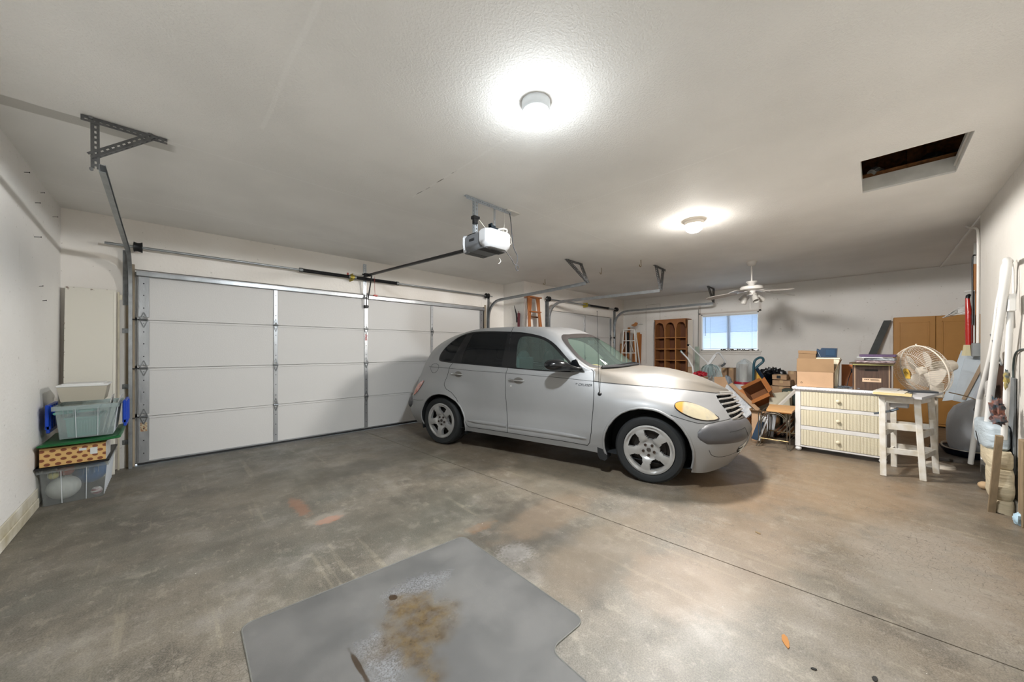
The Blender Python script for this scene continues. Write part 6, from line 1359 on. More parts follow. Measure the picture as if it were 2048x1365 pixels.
for ya, yb in ((-.700, -.238), (-1.188, -.706)):
    m = MB(); m.box((9.0, ya, .06), (9.019, yb, 1.828), .003); q = put('door', m, TAN, cb, 0, world=True)
    m = MB(); 
    for a, b in [((ya + .06, 1.10), (ya + .075, 1.74)), ((yb - .075, 1.10), (yb - .06, 1.74)), ((ya + .06, 1.725), (yb - .06, 1.74)), ((ya + .06, 1.09), (yb - .06, 1.105))]: m.box((8.995, a[0], a[1]), (9.001, b[0], b[1]), .002)
    m.box((8.996, ya + .09, 1.12), (9.001, yb - .09, 1.71), .003); put('raised_panel', m, TAN, q, 0, world=True).matrix_parent_inverse = Matrix.Identity(4)
m = MB(); m.bar((9.05, .07, .62), (9.26, -.192, 1.83), .085, .035, (0, 1, 0)); 
m = MB(); quad_panel(m, [(9.10, .135, .85), (9.10, .235, .85), (9.24, -.175, 1.83), (9.24, -.245 + .07, 1.83)][:0] or [(9.10, .09, .80), (9.10, .20, .80), (9.25, -.12, 1.80), (9.25, -.215, 1.80)], .035); tag(put('leaning_plank', m, M('dark grey plank', '#4f5252', .7, vary=.2), smooth=0), 'dark grey plank leaning on the far wall against the tan cupboard', 'plank')
# ------------------------------------------------------------------ right wall: folding ladder, foam bundle, cord
LW = M('white tube enamel', '#d9d8d5', .35)
ld = thing('folding_ladder', 'white tubular folding ladder leaning on the right wall', 'ladder', (5.0, -.70, 0))
def tb(name, pts, r, parent=ld, mat=LW, n=10): m = MB(); m.tube(pts, r, n); return put(name, m, mat, parent, 60, world=True)
tb('front_rail', wob([(5.47, -.66, .205), (5.465, -.69, .80), (5.075, -.70, 1.208), (4.883, -.70, 1.453), (4.783, -.70, 1.637), (4.700, -.705, 1.767), (4.69, -.71, 1.90), (4.65, -.715, 1.944), (4.60, -.72, 1.946)][1:], 6), .020)
tb('front_rail', [(5.60, -.655, .16), (5.45, -.69, .82)], .019)
tb('front_rail', wob([(4.883, -.67, .857), (4.67, -.675, 1.333), (4.545, -.68, 1.598), (4.461, -.685, 1.80), (4.461, -.69, 1.90), (4.51, -.695, 1.945), (4.60, -.715, 1.946)], 6), .021)
tb('front_rail', [(5.02, -.66, .33), (4.883, -.67, .857)], .020)
tb('rear_rail', [(4.70, -.71, .566), (4.655, -.715, .906), (4.62, -.72, 1.305), (4.57, -.722, 1.571), (4.55, -.722, 1.66)], .017)
tb('rear_rail', wob([(4.72, -.745, 1.975), (4.66, -.745, 1.90), (4.645, -.745, 1.818), (4.629, -.745, 1.574)], 6), .006)
for z, xa_ in ((1.53, 4.87), (1.24, 4.99), (.93, 5.18)):
    m = MB(); m.bar((xa_ + .13, -.705, z - .02), (xa_ - .13, -.690, z + .02), .012, .13, (0, 0, 1), .004); put('step', m, M('ribbed grey step', '#b9b7b5', .5, vary=.2, vscale=12, stretch=(1, 1, 8)), ld, 0, world=True)
m = MB(); m.box((4.50, -.735, 1.56), (4.60, -.70, 1.69), .004); put('hinge_plate', m, LW, ld, 0, world=True)
tb('brace', [(5.0, -.69, 1.40), (4.70, -.70, 1.15)], .006, mat=GALV); tb('brace', [(5.05, -.70, 1.36), (4.98, -.70, 1.16)], .005, mat=GALV)
FO = M('yellowed packing foam', '#c4b79c', .8, vary=.22, vscale=7, stretch=(1, 1, 5), bump=.6, bscale=12); FOW = M('bluish foam wrap', '#b4c0c8', .5, vary=.2, vscale=9, stretch=(1, 1, 6), bump=.5, bscale=16)
def slump(m, x0, x1, y0, y1, z0, z1, seed=0, n=7, amp=.012):
    rg = random.Random(seed); V = []; K = 24
    for i in range(n + 1):
        z = z0 + (z1 - z0) * i / n; dx = (rg.random() - .5) * 2 * amp
        for k in range(K):
            a = 2 * PI * k / K; sq = (abs(math.cos(a)) ** 5 + abs(math.sin(a)) ** 5) ** -.2; e = .88 if i in (0, n) else 1
            V.append(((x0 + x1) / 2 + dx + (x1 - x0) / 2 * math.cos(a) * sq * e, (y0 + y1) / 2 + (y1 - y0) / 2 * math.sin(a) * sq * e, z + amp * .5 * math.sin(3 * a + i)))
    m.add(V, [(i * K + k, i * K + (k + 1) % K, (i + 1) * K + (k + 1) % K, (i + 1) * K + k) for i in range(n) for k in range(K)] + [tuple(range(K))[::-1], tuple(n * K + k for k in range(K))])
t = thing('foam_bundle', 'stack of yellowed foam and plastic wrapped slabs standing under the white ladder', 'bundle', (4.7, -.67, 0))
m = MB(); slump(m, 4.60, 4.83, -.755, -.655, .0, .10, 1, 3); put('foam_block', m, FO, t, 50, world=True)
m = MB(); slump(m, 4.60, 4.90, -.755, -.640, .10, .34, 2, 7); put('foam_block', m, FO, t, 50, world=True)
m = MB(); slump(m, 4.62, 5.08, -.755, -.635, .335, .475, 3, 5); put('foam_block', m, FO, t, 50, world=True)
m = MB(); slump(m, 4.70, 5.28, -.755, -.625, .47, .665, 4, 8, .006); put('wrapped_slab', m, FOW, t, 50, world=True)
m = MB(); m.bar((4.62, -.640, .0), (4.50, -.66, .62), .03, .035, (0, 1, 0)); put('upright_slat', m, M('weathered slat', '#8d7a60', .8, vary=.3, vscale=5, stretch=(6, 6, 1)), t, 0, world=True)
m = MB(); m.bar((5.0, -.612, .57), (4.86, -.612, .47), .005, .005); put('black_strap', m, BLACK, t, 0, world=True)
m = MB(); m.box((4.36, -.765, 0), (4.46, -.735, .62), .004, ); tag(put('timber_strip', m, M('weathered slat', '#8d7a60', .8), smooth=0), 'weathered slat standing right of the foam bundle at the wall', 'slat')
m = MB(); lump(m, (4.42, -.73, .04), (.045, .025, .04), 18, 12, .25, 2, 5); tag(put('plastic_rag', m, M('pale blue plastic', '#a9c4d4', .4, bump=.6, bscale=30), smooth=50), 'crumpled pale blue plastic on the floor right of the foam bundle', 'plastic')
m = MB(); m.ell((5.32, -.70, .035), (.045, .04, .035), 14, 10); tag(put('ladder_foot', m, M('tan rubber', '#b59a78', .7), smooth=60), 'tan rubber foot on the floor left of the foam bundle', 'foot')
m = MB(); lump(m, (4.56, -.66, .80), (.035, .03, .085), 18, 14, .5, 3, 8); lump(m, (4.50, -.66, .74), (.04, .03, .03), 14, 10, .5, 3, 9); tag(put('work_glove', m, M('blue black cloth', '#33434c', .8, vary=.5, vscale=20, col2='#8d5a48'), smooth=50), 'crumpled dark blue cloth stuffed in front of the white ladder', 'cloth')
m = MB(); lump(m, (4.62, -.71, 1.05), (.022, .012, .07), 14, 12, .4, 3, 4); tag(put('yellow_rag', m, M('yellow cloth', '#9a8a4a', .8, vary=.4, vscale=20, col2='#35506a'), smooth=50), 'yellow and blue cloth hanging behind the white ladder', 'cloth')
m = MB(); m.box((5.0, -.768, .35), (5.4, -.752, 1.15), .003); tag(put('brown_board', m, M('dark brown board', '#3b2416', .6, vary=.2), smooth=0), 'dark brown board on the right wall seen between the ladder rails', 'board')
m = MB(); m.box((4.70, -.768, .30), (4.90, -.754, 1.05), .003); tag(put('grey_board', m, M('grey board', '#74787a', .7, vary=.4), smooth=0), 'mottled grey board on the right wall behind the white ladder', 'board')
m = MB(); m.tube(wob([(4.40, -.765, 1.275), (4.55, -.762, 1.272), (4.69, -.762, 1.24), (4.75, -.762, 1.15), (4.755, -.762, 1.03), (4.77, -.762, .93), (4.79, -.762, .83)]), .006, 8); tag(put('power_cable', m, M('dark green cord', '#3a4442', .5)), 'dark cord looping down the right wall at the picture edge', 'cord')
# ------------------------------------------------------------------ beside the dresser: metal table, frames, open boxes
ANT = M('antique bronze tube', '#6d655a', .4, .7, vary=.2, vscale=20)
mt_ = thing('side_table', 'small metal arch framed side table with a tan top, left of the dresser', 'side table', (5.9, .90, 0))
xa_, xb_, ya_, yb_ = 5.61, 6.23, .755, 1.055
def tube_part(name, pts, r, mat, parent, n=8): m = MB(); m.tube(pts, r, n); return put(name, m, mat, parent, 60, world=True)
for (x, y, fx_, fy_) in ((xa_, yb_, -.03, .02), (xa_, ya_, -.02, -.01), (xb_, yb_, .03, .02), (xb_, ya_, .03, -.01)):
    m = MB()
    for d_ in (-.012, .016): m.tube([(x + fx_, y + fy_ + d_, .006), (x + fx_ * .4, y + fy_ * .4 + d_, .04), (x, y + d_, .09), (x, y + d_, .44)], .0055, 8)
    m.ell((x + fx_, y + fy_, .006), (.014, .022, .006), 10, 6); put('leg', m, ANT, mt_, 60, world=True)
for x in (xa_, xb_):
    for r_, e in ((0, 0), (.018, 1)): tube_part('arch', [(x, (ya_ + yb_) / 2 + (yb_ - ya_ - 2 * r_) / 2 * math.cos(a), .30 + (.165 - r_) * math.sin(a)) for a in [PI * q / 18 for q in range(19)]], .005, ANT, mt_)
    tube_part('rail', [(x, ya_, .105), (x, yb_, .105)], .007, M('brass rail', '#a08a62', .35, .7), mt_)
for y in (ya_, yb_):
    tube_part('arch', [((xa_ + xb_) / 2 + (xb_ - xa_) / 2 * math.cos(a), y, .33 + .13 * math.sin(a)) for a in [PI * q / 18 for q in range(19)]], .005, ANT, mt_)
    tube_part('rail', [(xa_, y, .105), (xb_, y, .105)], .006, ANT, mt_)
m = MB(); m.prism([(5.600, .722), (5.600, .985), (6.20, 1.05), (6.24, .722)], .020, at=(0, 0, .470)); put('top', m, M('tan laminate', '#c79a68', .5, vary=.08), mt_, 0, world=True)
m = MB(); m.box((5.62, .73, .455), (6.2, .98, .469), .002); put('top_edge', m, M('orange edge', '#c07c3c', .5), mt_, 0, world=True)
# frames leaning behind the table
FRM = [('#6b3f22', 'dark brown picture frame leaning nearest the metal table'), ('#8d5a34', 'mid brown picture frame in the leaning row'), ('#3a2418', 'very dark picture frame in the leaning row'), ('#a06c3c', 'light brown picture frame in the leaning row'), ('#57351f', 'walnut picture frame in the leaning row'), ('#7a4a2a', 'reddish brown picture frame closest to the dresser')]
for i, (cl, lb) in enumerate(FRM):
    m = MB(); y0 = 1.06 - .058 * i; x0, x1, h = 6.30 + .012 * i, 6.62 + .012 * i, .56 + .03 * (i % 3); R = RX(math.radians(38 - 2.5 * i))
    for a, b in [((0, -.011, 0), (x1 - x0, .011, .04)), ((0, -.011, h - .04), (x1 - x0, .011, h)), ((0, -.011, 0), (.04, .011, h)), ((x1 - x0 - .04, -.011, 0), (x1 - x0, .011, h))]: m.box(a, b, .003, R, (x0, y0, .006))
    t = thing('picture_frame', lb, 'picture frame', (x0, y0, 0), group='picture frames leaning beside the dresser'); put('frame', m, M('frame wood ' + cl, cl, .5, vary=.2), t, 0, world=True)
    m = MB(); m.box((.03, -.003, .03), (x1 - x0 - .03, .003, h - .03), 0, R, (x0, y0, .006)); put('backing', m, M('frame backing %d' % (i % 2), ['#a98f72', '#c9c6c0'][i % 2], .7), t, 0, world=True)
m = MB(); quad_panel(m, [(6.262, 1.10, .01), (6.262, 1.02, .01), (6.29, .98, .33), (6.29, 1.09, .33)], .01); tag(put('white_card', m, M('grey white card', '#b9bcc0', .6), smooth=0), 'pale grey card seen through the arches of the metal table', 'card')
m = MB(); m.bar((6.34, 1.17, .02), (6.36, 1.09, .40), .04, .02, (1, 0, 0)); tag(put('dark_batten', m, M('dark batten', '#3a241a', .6), smooth=0), 'dark batten crossing behind the metal table', 'batten')
m = MB(); m.bar((6.55, 1.02, .40), (6.72, .76, .74), .045, .03, (0, 0, 1)); tag(put('white_batten', m, M('white batten', '#cfcac2', .6), smooth=0), 'white diagonal batten leaning against the left end of the dresser', 'batten')
# dark binder and small torn box at the left of the table
m = MB(); m.box((-.02, -.035, 0), (.03, .035, .30), .004, RX(math.radians(17)), (5.70, 1.135, .055)); o = put('binder', m, M('slate blue binder', '#2f4257', .4, vary=.2), smooth=0); tag(o, 'slate blue binder leaning between the car bumper and the metal table', 'binder')
m = MB(); m.box((-.024, -.037, .27), (.034, .037, .34), .004, RX(math.radians(17)), (5.70, 1.135, .055)); m.box((-.0, -.06, -.0), (.02, -.036, .32), .003, RX(math.radians(17)), (5.70, 1.135, .055)); tag(put('paper_stack', m, M('pale paper edge', '#c4c6c8', .6), smooth=0), 'pale paper edges standing behind the slate blue binder', 'paper')
carton('cardboard_box', 'small torn brown box on end just left of the metal table top', 5.84, 6.0, 1.075, 1.20, .0, .40, [('-x', .06, 50), ('+y', .05, 30), ('-y', .06, 70)], group=None)
# big tipped box
BOXO = M('orange brown cardboard', '#a86b3a', .7, vary=.12, vscale=5, bump=.1); BOXI = M('inside of tipped box', '#7d5030', .8, vary=.15)
def box_frame(name, label, O, ex, ey, ez, a, b, h, flaps, mat, mati, floor_z=None, cat='cardboard box'):
    """carton in any attitude: O corner, ex/ey across, ez towards the opening"""
    O, ex, ey, ez = Vector(O), Vector(ex).normalized(), None or Vector(ey).normalized(), Vector(ez).normalized()
    R = Matrix((ex, ey, ez)).transposed(); t = thing(name, label, cat, tuple(O)); th = .005; m = MB()
    for p, q in [((0, 0, 0), (a, b, th)), ((0, 0, 0), (th, b, h)), ((a - th, 0, 0), (a, b, h)), ((0, 0, 0), (a, th, h)), ((0, b - th, 0), (a, b, h))]: m.box(p, q, 0, R, O)
    put('body', m, mat, t, 0, world=True)
    m = MB(); e = .0065
    m.add([O + R @ Vector(p) for p in [(e, e, e), (a - e, e, e), (a - e, b - e, e), (e, b - e, e), (e, e, h), (a - e, e, h), (a - e, b - e, h), (e, b - e, h)]], [(0, 1, 2, 3), (0, 1, 5, 4), (1, 2, 6, 5), (2, 3, 7, 6), (3, 0, 4, 7)]); put('inside', m, mati, t, 0, world=True)
    for sd, L, an in flaps:
        an = math.radians(an); c_, s_ = math.cos(an), math.sin(an)
        P = {'x0': [(0, 0, h), (0, b, h), (-L * s_, b, h + L * c_), (-L * s_, 0, h + L * c_)], 'x1': [(a, 0, h), (a, b, h), (a + L * s_, b, h + L * c_), (a + L * s_, 0, h + L * c_)],
             'y0': [(0, 0, h), (a, 0, h), (a, -L * s_, h + L * c_), (0, -L * s_, h + L * c_)], 'y1': [(0, b, h), (a, b, h), (a, b + L * s_, h + L * c_), (0, b + L * s_, h + L * c_)]}[sd]
        m = MB(); quad_panel(m, [O + R @ Vector(p) for p in P], .004); put('flap', m, mat, t, 0, world=True)
    return t
ex = Vector((.05, -.84, .54)); ez = Vector((-.80, .30, .35)); ex.normalize(); ey = ez.cross(ex).normalized(); ez = ex.cross(ey).normalized()
box_frame('tipped_box', 'orange brown cardboard box tipped over with its dark inside facing out, above the metal table', Vector((7.08, 1.37, .30)), ex, ey, ez, .31, .26, .27, [('x1', .08, 60), ('y0', .11, 55), ('y1', .05, 30), ('x0', .07, 75)], BOXO, BOXI)
m = MB(); lump(m, (7.02, 1.25, .13), (.20, .20, .13), 24, 14, .10, 2, 12); tag(put('packing_heap', m, M('brown packing paper', '#8f6a48', .8, vary=.3, vscale=9, bump=.5, bscale=20), smooth=50), 'heap of brown packing paper under the tipped box', 'packing paper', kind='stuff')
lbx = thing('long_box', 'long flat carton with a pale printed side leaning between car grille and tipped box', 'carton', (6.9, 1.6, 0))
m = MB(); quad_panel(m, [(6.92, 1.36, .24), (6.75, 1.30, .20), (7.08, 1.80, .66), (7.28, 1.86, .70)][:0] or [(6.62, 1.30, .30), (7.00, 1.78, .66), (6.98, 1.86, .46), (6.62, 1.44, .14)], .03); put('printed_side', m, M('pale printed card', '#b3b8bf', .5, vary=.3, vscale=14, col2='#d6d8da'), lbx, 0, world=True)
m = MB(); quad_panel(m, [(6.63, 1.29, .31), (7.01, 1.77, .67), (7.09, 1.74, .69), (6.71, 1.26, .33)], .01); put('brown_side', m, KRAFT, lbx, 0, world=True)
carton('cardboard_box', 'low orange box on the floor beside the grey bumper', 6.50, 6.78, 1.34, 1.60, 0, .20, [('-x', .10, 80)], mat=BOXO)
m = MB(); m.box((7.30, 1.12, 0), (7.75, 1.45, .38), .004); tag(put('white_crate', m, M('cream crate', '#c4bda8', .6, vary=.15), smooth=0), 'cream crate behind the tipped box', 'crate')
m = MB(); quad_panel(m, [(7.06, .93, .36), (6.72, 1.14, .33), (7.06, 1.20, .56), (7.30, .98, .58)], .01); tag(put('cream_sheet', m, M('cream sheet', '#c9c2ae', .6), smooth=0), 'cream sheet sloping down to the right of the tipped box', 'sheet')
for i, (x, y, lb) in enumerate([(7.42, 1.045, 'cream paper roll nearer the tipped box'), (7.46, .985, 'cream paper roll nearer the dresser')]):
    m = MB(); m.cyl((x, y, .0), (x, y, .565 + .01 * i), .03, 16); tag(put('paper_roll', m, M('cream roll', '#d0c8ae', .6), smooth=40), lb, 'roll', 'paper rolls')
m = MB(); m.box((7.50, .88, 0), (7.85, 1.10, .60), .004); tag(put('dark_tote', m, M('dark green tote', '#2c3a34', .5), smooth=0), 'dark green tote behind the paper rolls', 'tote')
# vacuum style handle and its pole
vc = thing('vacuum_cleaner', 'upright cleaner with a teal blue loop handle and yellow panel', 'vacuum cleaner', (7.7, 1.50, 0)); TB = M('teal blue plastic', '#234a57', .4)
m = MB(); m.tube(wob([(7.62, 1.535, .42), (7.62, 1.532, .75), (7.62, 1.530, .92), (7.62, 1.515, 1.06), (7.66, 1.46, 1.125), (7.68, 1.405, 1.12), (7.69, 1.40, 1.06), (7.67, 1.46, .99), (7.64, 1.51, .93)]), .020, 12); put('handle', m, TB, vc, 60, world=True)
m = MB(); m.box((7.58, 1.50, .0), (7.74, 1.60, .66), .02); put('body', m, TB, vc, 30, world=True)
m = MB(); m.bar((7.66, 1.50, .95), (7.90, 1.36, .60), .05, .05, (0, 0, 1), .012); put('arm', m, M('navy plastic', '#16304a', .4), vc, 30, world=True)
m = MB(); quad_panel(m, [(7.80, 1.525, .60), (7.80, 1.40, .60), (7.80, 1.39, .73), (7.80, 1.50, .92), (7.80, 1.535, .92)], .02); put('yellow_panel', m, M('yellow panel', '#cf9c2f', .5), vc, 0, world=True)
m = MB(); m.box((7.77, 1.515, .0), (7.80, 1.545, .93), .004); put('cream_post', m, M('cream post', '#b9a878', .5), vc, 0, world=True)
m = MB(); m.box((7.56, 1.47, .18), (7.60, 1.60, .62), .012); put('dust_bag', m, M('slate bag', '#4a5a66', .7), vc, 30, world=True)
m = MB(); lump(m, (8.55, 1.40, .74), (.16, .24, .155), 40, 22, .22, 4, 21); tag(put('garbage_bag', m, M('black bin bag', '#0e1218', .22, bump=.9, bscale=16), smooth=60), 'heap of shiny black bin bag under the right end of the window', 'bag')
m = MB(); m.box((8.52, 1.15, 0), (8.82, 1.62, .575), .004); tag(put('cardboard_box', m, KRAFT, smooth=0), 'plain brown box carrying the black bin bag', 'cardboard box')
G2 = 'brown boxes stacked under the window'
carton('cardboard_box', 'small brown box with a dark label, top of the stack right of the black bag', 8.0, 8.22, 1.10, 1.32, .725, .815, [], closed=True, group=G2)
m = MB(); m.box((7.994, 1.19, .745), (7.9985, 1.25, .80), .002); tag(put('dark_label', m, STEEL_DK, smooth=0), 'dark patch on the front of the small top box', 'label')
carton('cardboard_box', 'wide printed brown box under the small labelled one', 7.90, 8.25, 1.035, 1.30, .62, .72, [('+x', .0, 0)][:0], closed=True, group=G2)
carton('cardboard_box', 'lowest brown box of the stack right of the black bag', 7.92, 8.28, 1.04, 1.31, .0, .615, [], closed=True, group=G2)
carton('cardboard_box', 'brown box behind the labelled stack, its corner showing', 8.30, 8.5, 1.0, 1.13, .0, .87, [], closed=True, group=G2)
carton('cardboard_box', 'left one of two upright brown boxes under the window', 8.80, 9.1, 2.262, 2.37, .0, .87, [], closed=True)
carton('cardboard_box', 'right one of two upright brown boxes under the window', 8.85, 9.15, 2.14, 2.245, .0, .87, [], closed=True)
# wrapped roll with red ribbon
wr = thing('wrapped_roll', 'tall cylinder wrapped in clear plastic with a pointed white top and red ribbon', 'wrapped roll', (8.3, 1.85, 0)); PL = clear_mat('crinkled wrap', '#e3e8ea', .72, .15, '#eef2f4')
m = MB(); m.cyl((8.32, 1.84, .40), (8.32, 1.84, .985), .085, 28); put('roll', m, M('pale foil roll', '#e0dad2', .35, .1, vary=.25, vscale=6, stretch=(1, 1, .3), col2='#8e8680'), wr, 50, world=True)
m = MB(); m.surf(lambda u, v: (8.32 + (.125 * (1 - .75 * max(0, v - .75) * 4 * .25) * (1 - (max(0, v - .80) / .20) ** 1.2 * .95) + .010 * math.sin(9 * 2 * PI * u + 5 * v)) * math.cos(2 * PI * u), 1.84 - .02 * v + (.135 * (1 - (max(0, v - .80) / .20) ** 1.2 * .95) + .010 * math.sin(7 * 2 * PI * u)) * math.sin(2 * PI * u), .60 + .49 * v), 48, 16, True); put('wrap', m, PL, wr, 60, world=True)
m = MB(); m.lathe([(.0, 1.085), (.03, 1.06), (.085, .992), (.085, .98)], 24, (8.32, 1.84, 0)); put('paper_cap', m, M('white tissue', '#d9dcde', .6), wr, 40, world=True)
m = MB(); m.lathe([(.155, .585), (.163, .60), (.160, .625), (.150, .64)], 32, (8.2, 1.82, 0)); put('ribbon', m, M('red ribbon', '#a31f33', .35, vary=.2), wr, 60, world=True)
m = MB(); m.lathe([(0, .0), (.13, .0), (.150, .05), (.158, .60), (.150, .62), (0, .62)], 32, (8.2, 1.82, 0)); put('white_bucket', m, M('white bucket', '#cfd0cf', .5, bump=.2, bscale=9), wr, 40, world=True)
m = MB(); m.box((7.42, 1.62, 0), (7.72, 1.86, .50), .003); tag(put('cardboard_box', m, BOXO, smooth=0), 'closed orange box between the car nose and the white bucket', 'cardboard box')
# exercise machine bars, string mop, tinsel
ex_ = thing('exercise_machine', 'folded exercise machine with white bars and a bent loop handle behind the car hood', 'exercise machine', (8.1, 2.4, 0)); WB = M('white tube gloss', '#d4d6d8', .3); 
def tp_(name, pts, r, mat=WB): m = MB(); m.tube(pts, r, 10); return put(name, m, mat, ex_, 60, world=True)
tp_('bar', [(7.90, 2.895, 1.23), (7.80, 2.72, 1.08), (7.70, 2.60, .92), (7.66, 2.55, .6), (7.66, 2.54, .05)], .016); tp_('grip', [(7.915, 2.91, 1.245), (7.87, 2.84, 1.18)], .019, M('blue grey grip', '#8fa5ac', .4))
tp_('bar', [(8.30, 2.875, 1.378), (8.22, 2.70, 1.22), (8.12, 2.45, 1.0), (8.10, 2.40, .5), (8.10, 2.40, .05)], .013); tp_('bar_cap', [(8.31, 2.915, 1.38), (8.30, 2.865, 1.375)], .02, STEEL_DK)
tp_('loop_handle', wob([(8.18, 2.46, .90), (8.22, 2.43, 1.0), (8.28, 2.34, 1.18), (8.33, 2.29, 1.205), (8.36, 2.25, 1.15), (8.40, 2.19, 1.03), (8.40, 2.195, .99)]), .018); tp_('grip', wob([(8.40, 2.195, 1.0), (8.40, 2.21, .965), (8.38, 2.26, .925)]), .023, M('dark grey grip', '#54585c', .6))
m = MB(); m.box((8.15, 2.36, .95), (8.21, 2.46, 1.14), .01, RX(math.radians(-28)), (0, .45, -1.15)) if False else m.bar((8.18, 2.45, .95), (8.27, 2.34, 1.16), .05, .03, (1, 0, 0)); put('console', m, WB, ex_, 30, world=True)
m = MB(); m.box((7.66, 2.30, .0), (8.15, 2.60, .10), .02); put('base', m, STEEL_DK, ex_, 30, world=True)
mp_ = thing('string_mop', 'bundle of pale teal string and ribbon heaped on the exercise machine', 'string bundle', (8.0, 2.3, .7)); rg = random.Random(8)
m = MB()
for k in range(70):
    a, b = rg.random(), rg.random(); p0 = Vector((7.98 + .08 * b, 2.36 - .04 * a, .98 - .02 * b)); p2 = Vector((7.86 + .12 * b, 2.50 - .40 * a, .70 + .06 * rg.random())); m.tube(wob([p0, (p0 + p2) / 2 + Vector((-.03, (a - .5) * -.06, .05 + .03 * b)), p2], 4), .0045, 4)
put('strings', m, M('pale teal string', '#a4b6b8', .5, vary=.35, vscale=20), mp_, 60, world=True)['kind'] = 'stuff'
m = MB(); lump(m, (8.02, 2.42, .86), (.08, .09, .08), 22, 14, .35, 3, 31); put('foliage_ball', m, M('grey green tinsel', '#6d7f76', .5, vary=.5, vscale=40, bump=1, bscale=60), mp_, 60, world=True)
m = MB(); lump(m, (7.58, 2.41, .79), (.06, .10, .05), 26, 16, .35, 5, 33); tag(put('red_tinsel', m, M('red tinsel', '#b5122a', .3, vary=.5, vscale=60, bump=1, bscale=70), smooth=60), 'heap of red tinsel just above the car hood', 'tinsel', kind='stuff')
m = MB(); m.box((7.35, 2.28, 0), (7.60, 2.60, .74), .004); tag(put('cardboard_box', m, KRAFT, smooth=0), 'brown box under the red tinsel, mostly hidden by the car', 'cardboard box')
m = MB(); quad_panel(m, [(7.46, 2.13, .755), (7.46, 1.95, .76), (7.30, 1.82, .56), (7.30, 2.08, .58)], .006); tag(put('cardboard_flap', m, KRAFT, smooth=0), 'tan cardboard flap sloping down beside the hood tip', 'cardboard')
m = MB(); m.box((7.33, 1.90, 0), (7.62, 2.2, .56), .004); tag(put('cardboard_box', m, KRAFT_IN, smooth=0), 'brown box below the sloping cardboard flap', 'cardboard box')
m = MB(); lump(m, (7.97, 2.04, .62), (.08, .07, .13), 20, 14, .2, 3, 41); tag(put('grey_bag', m, M('grey blue cloth', '#8a939c', .8, bump=.5, bscale=20), smooth=60), 'slumped grey blue bag between the two upright boxes and the car', 'bag')
m = MB(); m.box((7.85, 1.96, 0), (8.1, 2.14, .52), .004); tag(put('grey_bin', m, M('grey bin', '#80858a', .6), smooth=0), 'grey bin holding up the slumped grey blue bag', 'bin')
# ------------------------------------------------------------------ far wall: bookcase, leaning sheets, stick
OAK = M('oak bookcase', '#9c6840', .5, vary=.15, vscale=5, stretch=(1, 1, .4)); OAKD = M('oak back panel', '#75492f', .6, vary=.2, vscale=12, stretch=(1, 6, .3)); OAKL = M('oak shelf edge', '#b07a48', .5)
bk = thing('bookcase', 'empty oak bookcase with three arches standing against the far wall', 'bookcase', (9.15, 3.57, 0))
bx0, by0, by1, bz = 9.0, 3.176, 3.962, 2.02
m = MB(); m.box((bx0, by0, 0), (9.32, by0 + .02, bz), .002); put('side_panel', m, OAK, bk, 0, world=True)
m = MB(); m.box((bx0, by1 - .02, 0), (9.32, by1, bz), .002); put('side_panel', m, OAK, bk, 0, world=True)
m = MB(); m.box((9.30, by0, 0), (9.32, by1, bz), .001); put('back_panel', m, OAKD, bk, 0, world=True)
m = MB(); m.box((bx0 - .01, by0 - .01, bz - .0), (9.325, by1 + .01, bz + .02), .003); put('top', m, OAK, bk, 0, world=True)
W3 = (by1 - by0) / 3
for k in (1, 2): m = MB(); m.box((bx0 + .005, by0 + W3 * k - .012, 0), (9.30, by0 + W3 * k + .012, bz - .05), .002); put('divider', m, OAKL, bk, 0, world=True)
for z in (.30, .62, .93, 1.18, 1.44, 1.70)[:0] or (.12, .42, .72, 1.0, 1.28, 1.565): m = MB(); m.box((bx0 + .004, by0 + .02, z), (9.30, by1 - .02, z + .02), .002); put('shelf', m, OAKL, bk, 0, world=True)
m = MB()
for k in range(3):
    c_ = by0 + W3 * (k + .5); r = W3 / 2 - .035; n = 14; top = [(c_ - W3 / 2, bz), (c_ + W3 / 2, bz)]; P = [(c_ + W3 / 2, bz), (c_ - W3 / 2, bz), (c_ - W3 / 2, bz - .21), (c_ - W3 / 2 + .02, bz - .225), (c_ - r - .012, bz - .19), (c_ - r, bz - .16)] + [(c_ - r * math.cos(PI * q / n), bz - .155 + (r * .95) * math.sin(PI * q / n)) for q in range(n + 1)] + [(c_ + r, bz - .16), (c_ + r + .012, bz - .19), (c_ + W3 / 2 - .02, bz - .225), (c_ + W3 / 2, bz - .21)]
    n0 = len(P); V = [(bx0, y, z) for y, z in P] + [(bx0 + .018, y, z) for y, z in P]; m.add(V, [tuple(range(n0)), tuple(range(n0, 2 * n0))[::-1]] + [(i, (i + 1) % n0, n0 + (i + 1) % n0, n0 + i) for i in range(n0)])
put('arched_valance', m, OAK, bk, 0, world=True)
m = MB(); m.box((9.05, 3.05, .86), (9.09, 3.165, 2.0), .003); tag(put('white_board', m, M('white board', '#d2cbc1', .6), smooth=0), 'tall white board standing right beside the oak bookcase', 'board')
m = MB(); m.box((9.045, 3.05, 0), (9.088, 3.165, .86), .003); tag(put('stained_board', m, M('tan board', '#b08a66', .7, vary=.4, vscale=5, col2='#cbb9a4'), smooth=0), 'stained tan board below the white one beside the bookcase', 'board')
m = MB(); m.box((9.18, 2.95, 0), (9.20, 3.05, 1.35), .002); tag(put('glass_sheet', m, M('greenish glass', '#a9b5a9', .3), smooth=0), 'greenish sheet leaning between the bookcase boards and the stick', 'sheet')
m = MB(); m.cyl((9.20, 2.99, 0), (9.29, 3.0, 2.26), .008, 8); tag(put('grey_stick', m, M('grey stick', '#77766f', .5)), 'thin grey stick leaning on the far wall left of the window', 'stick')
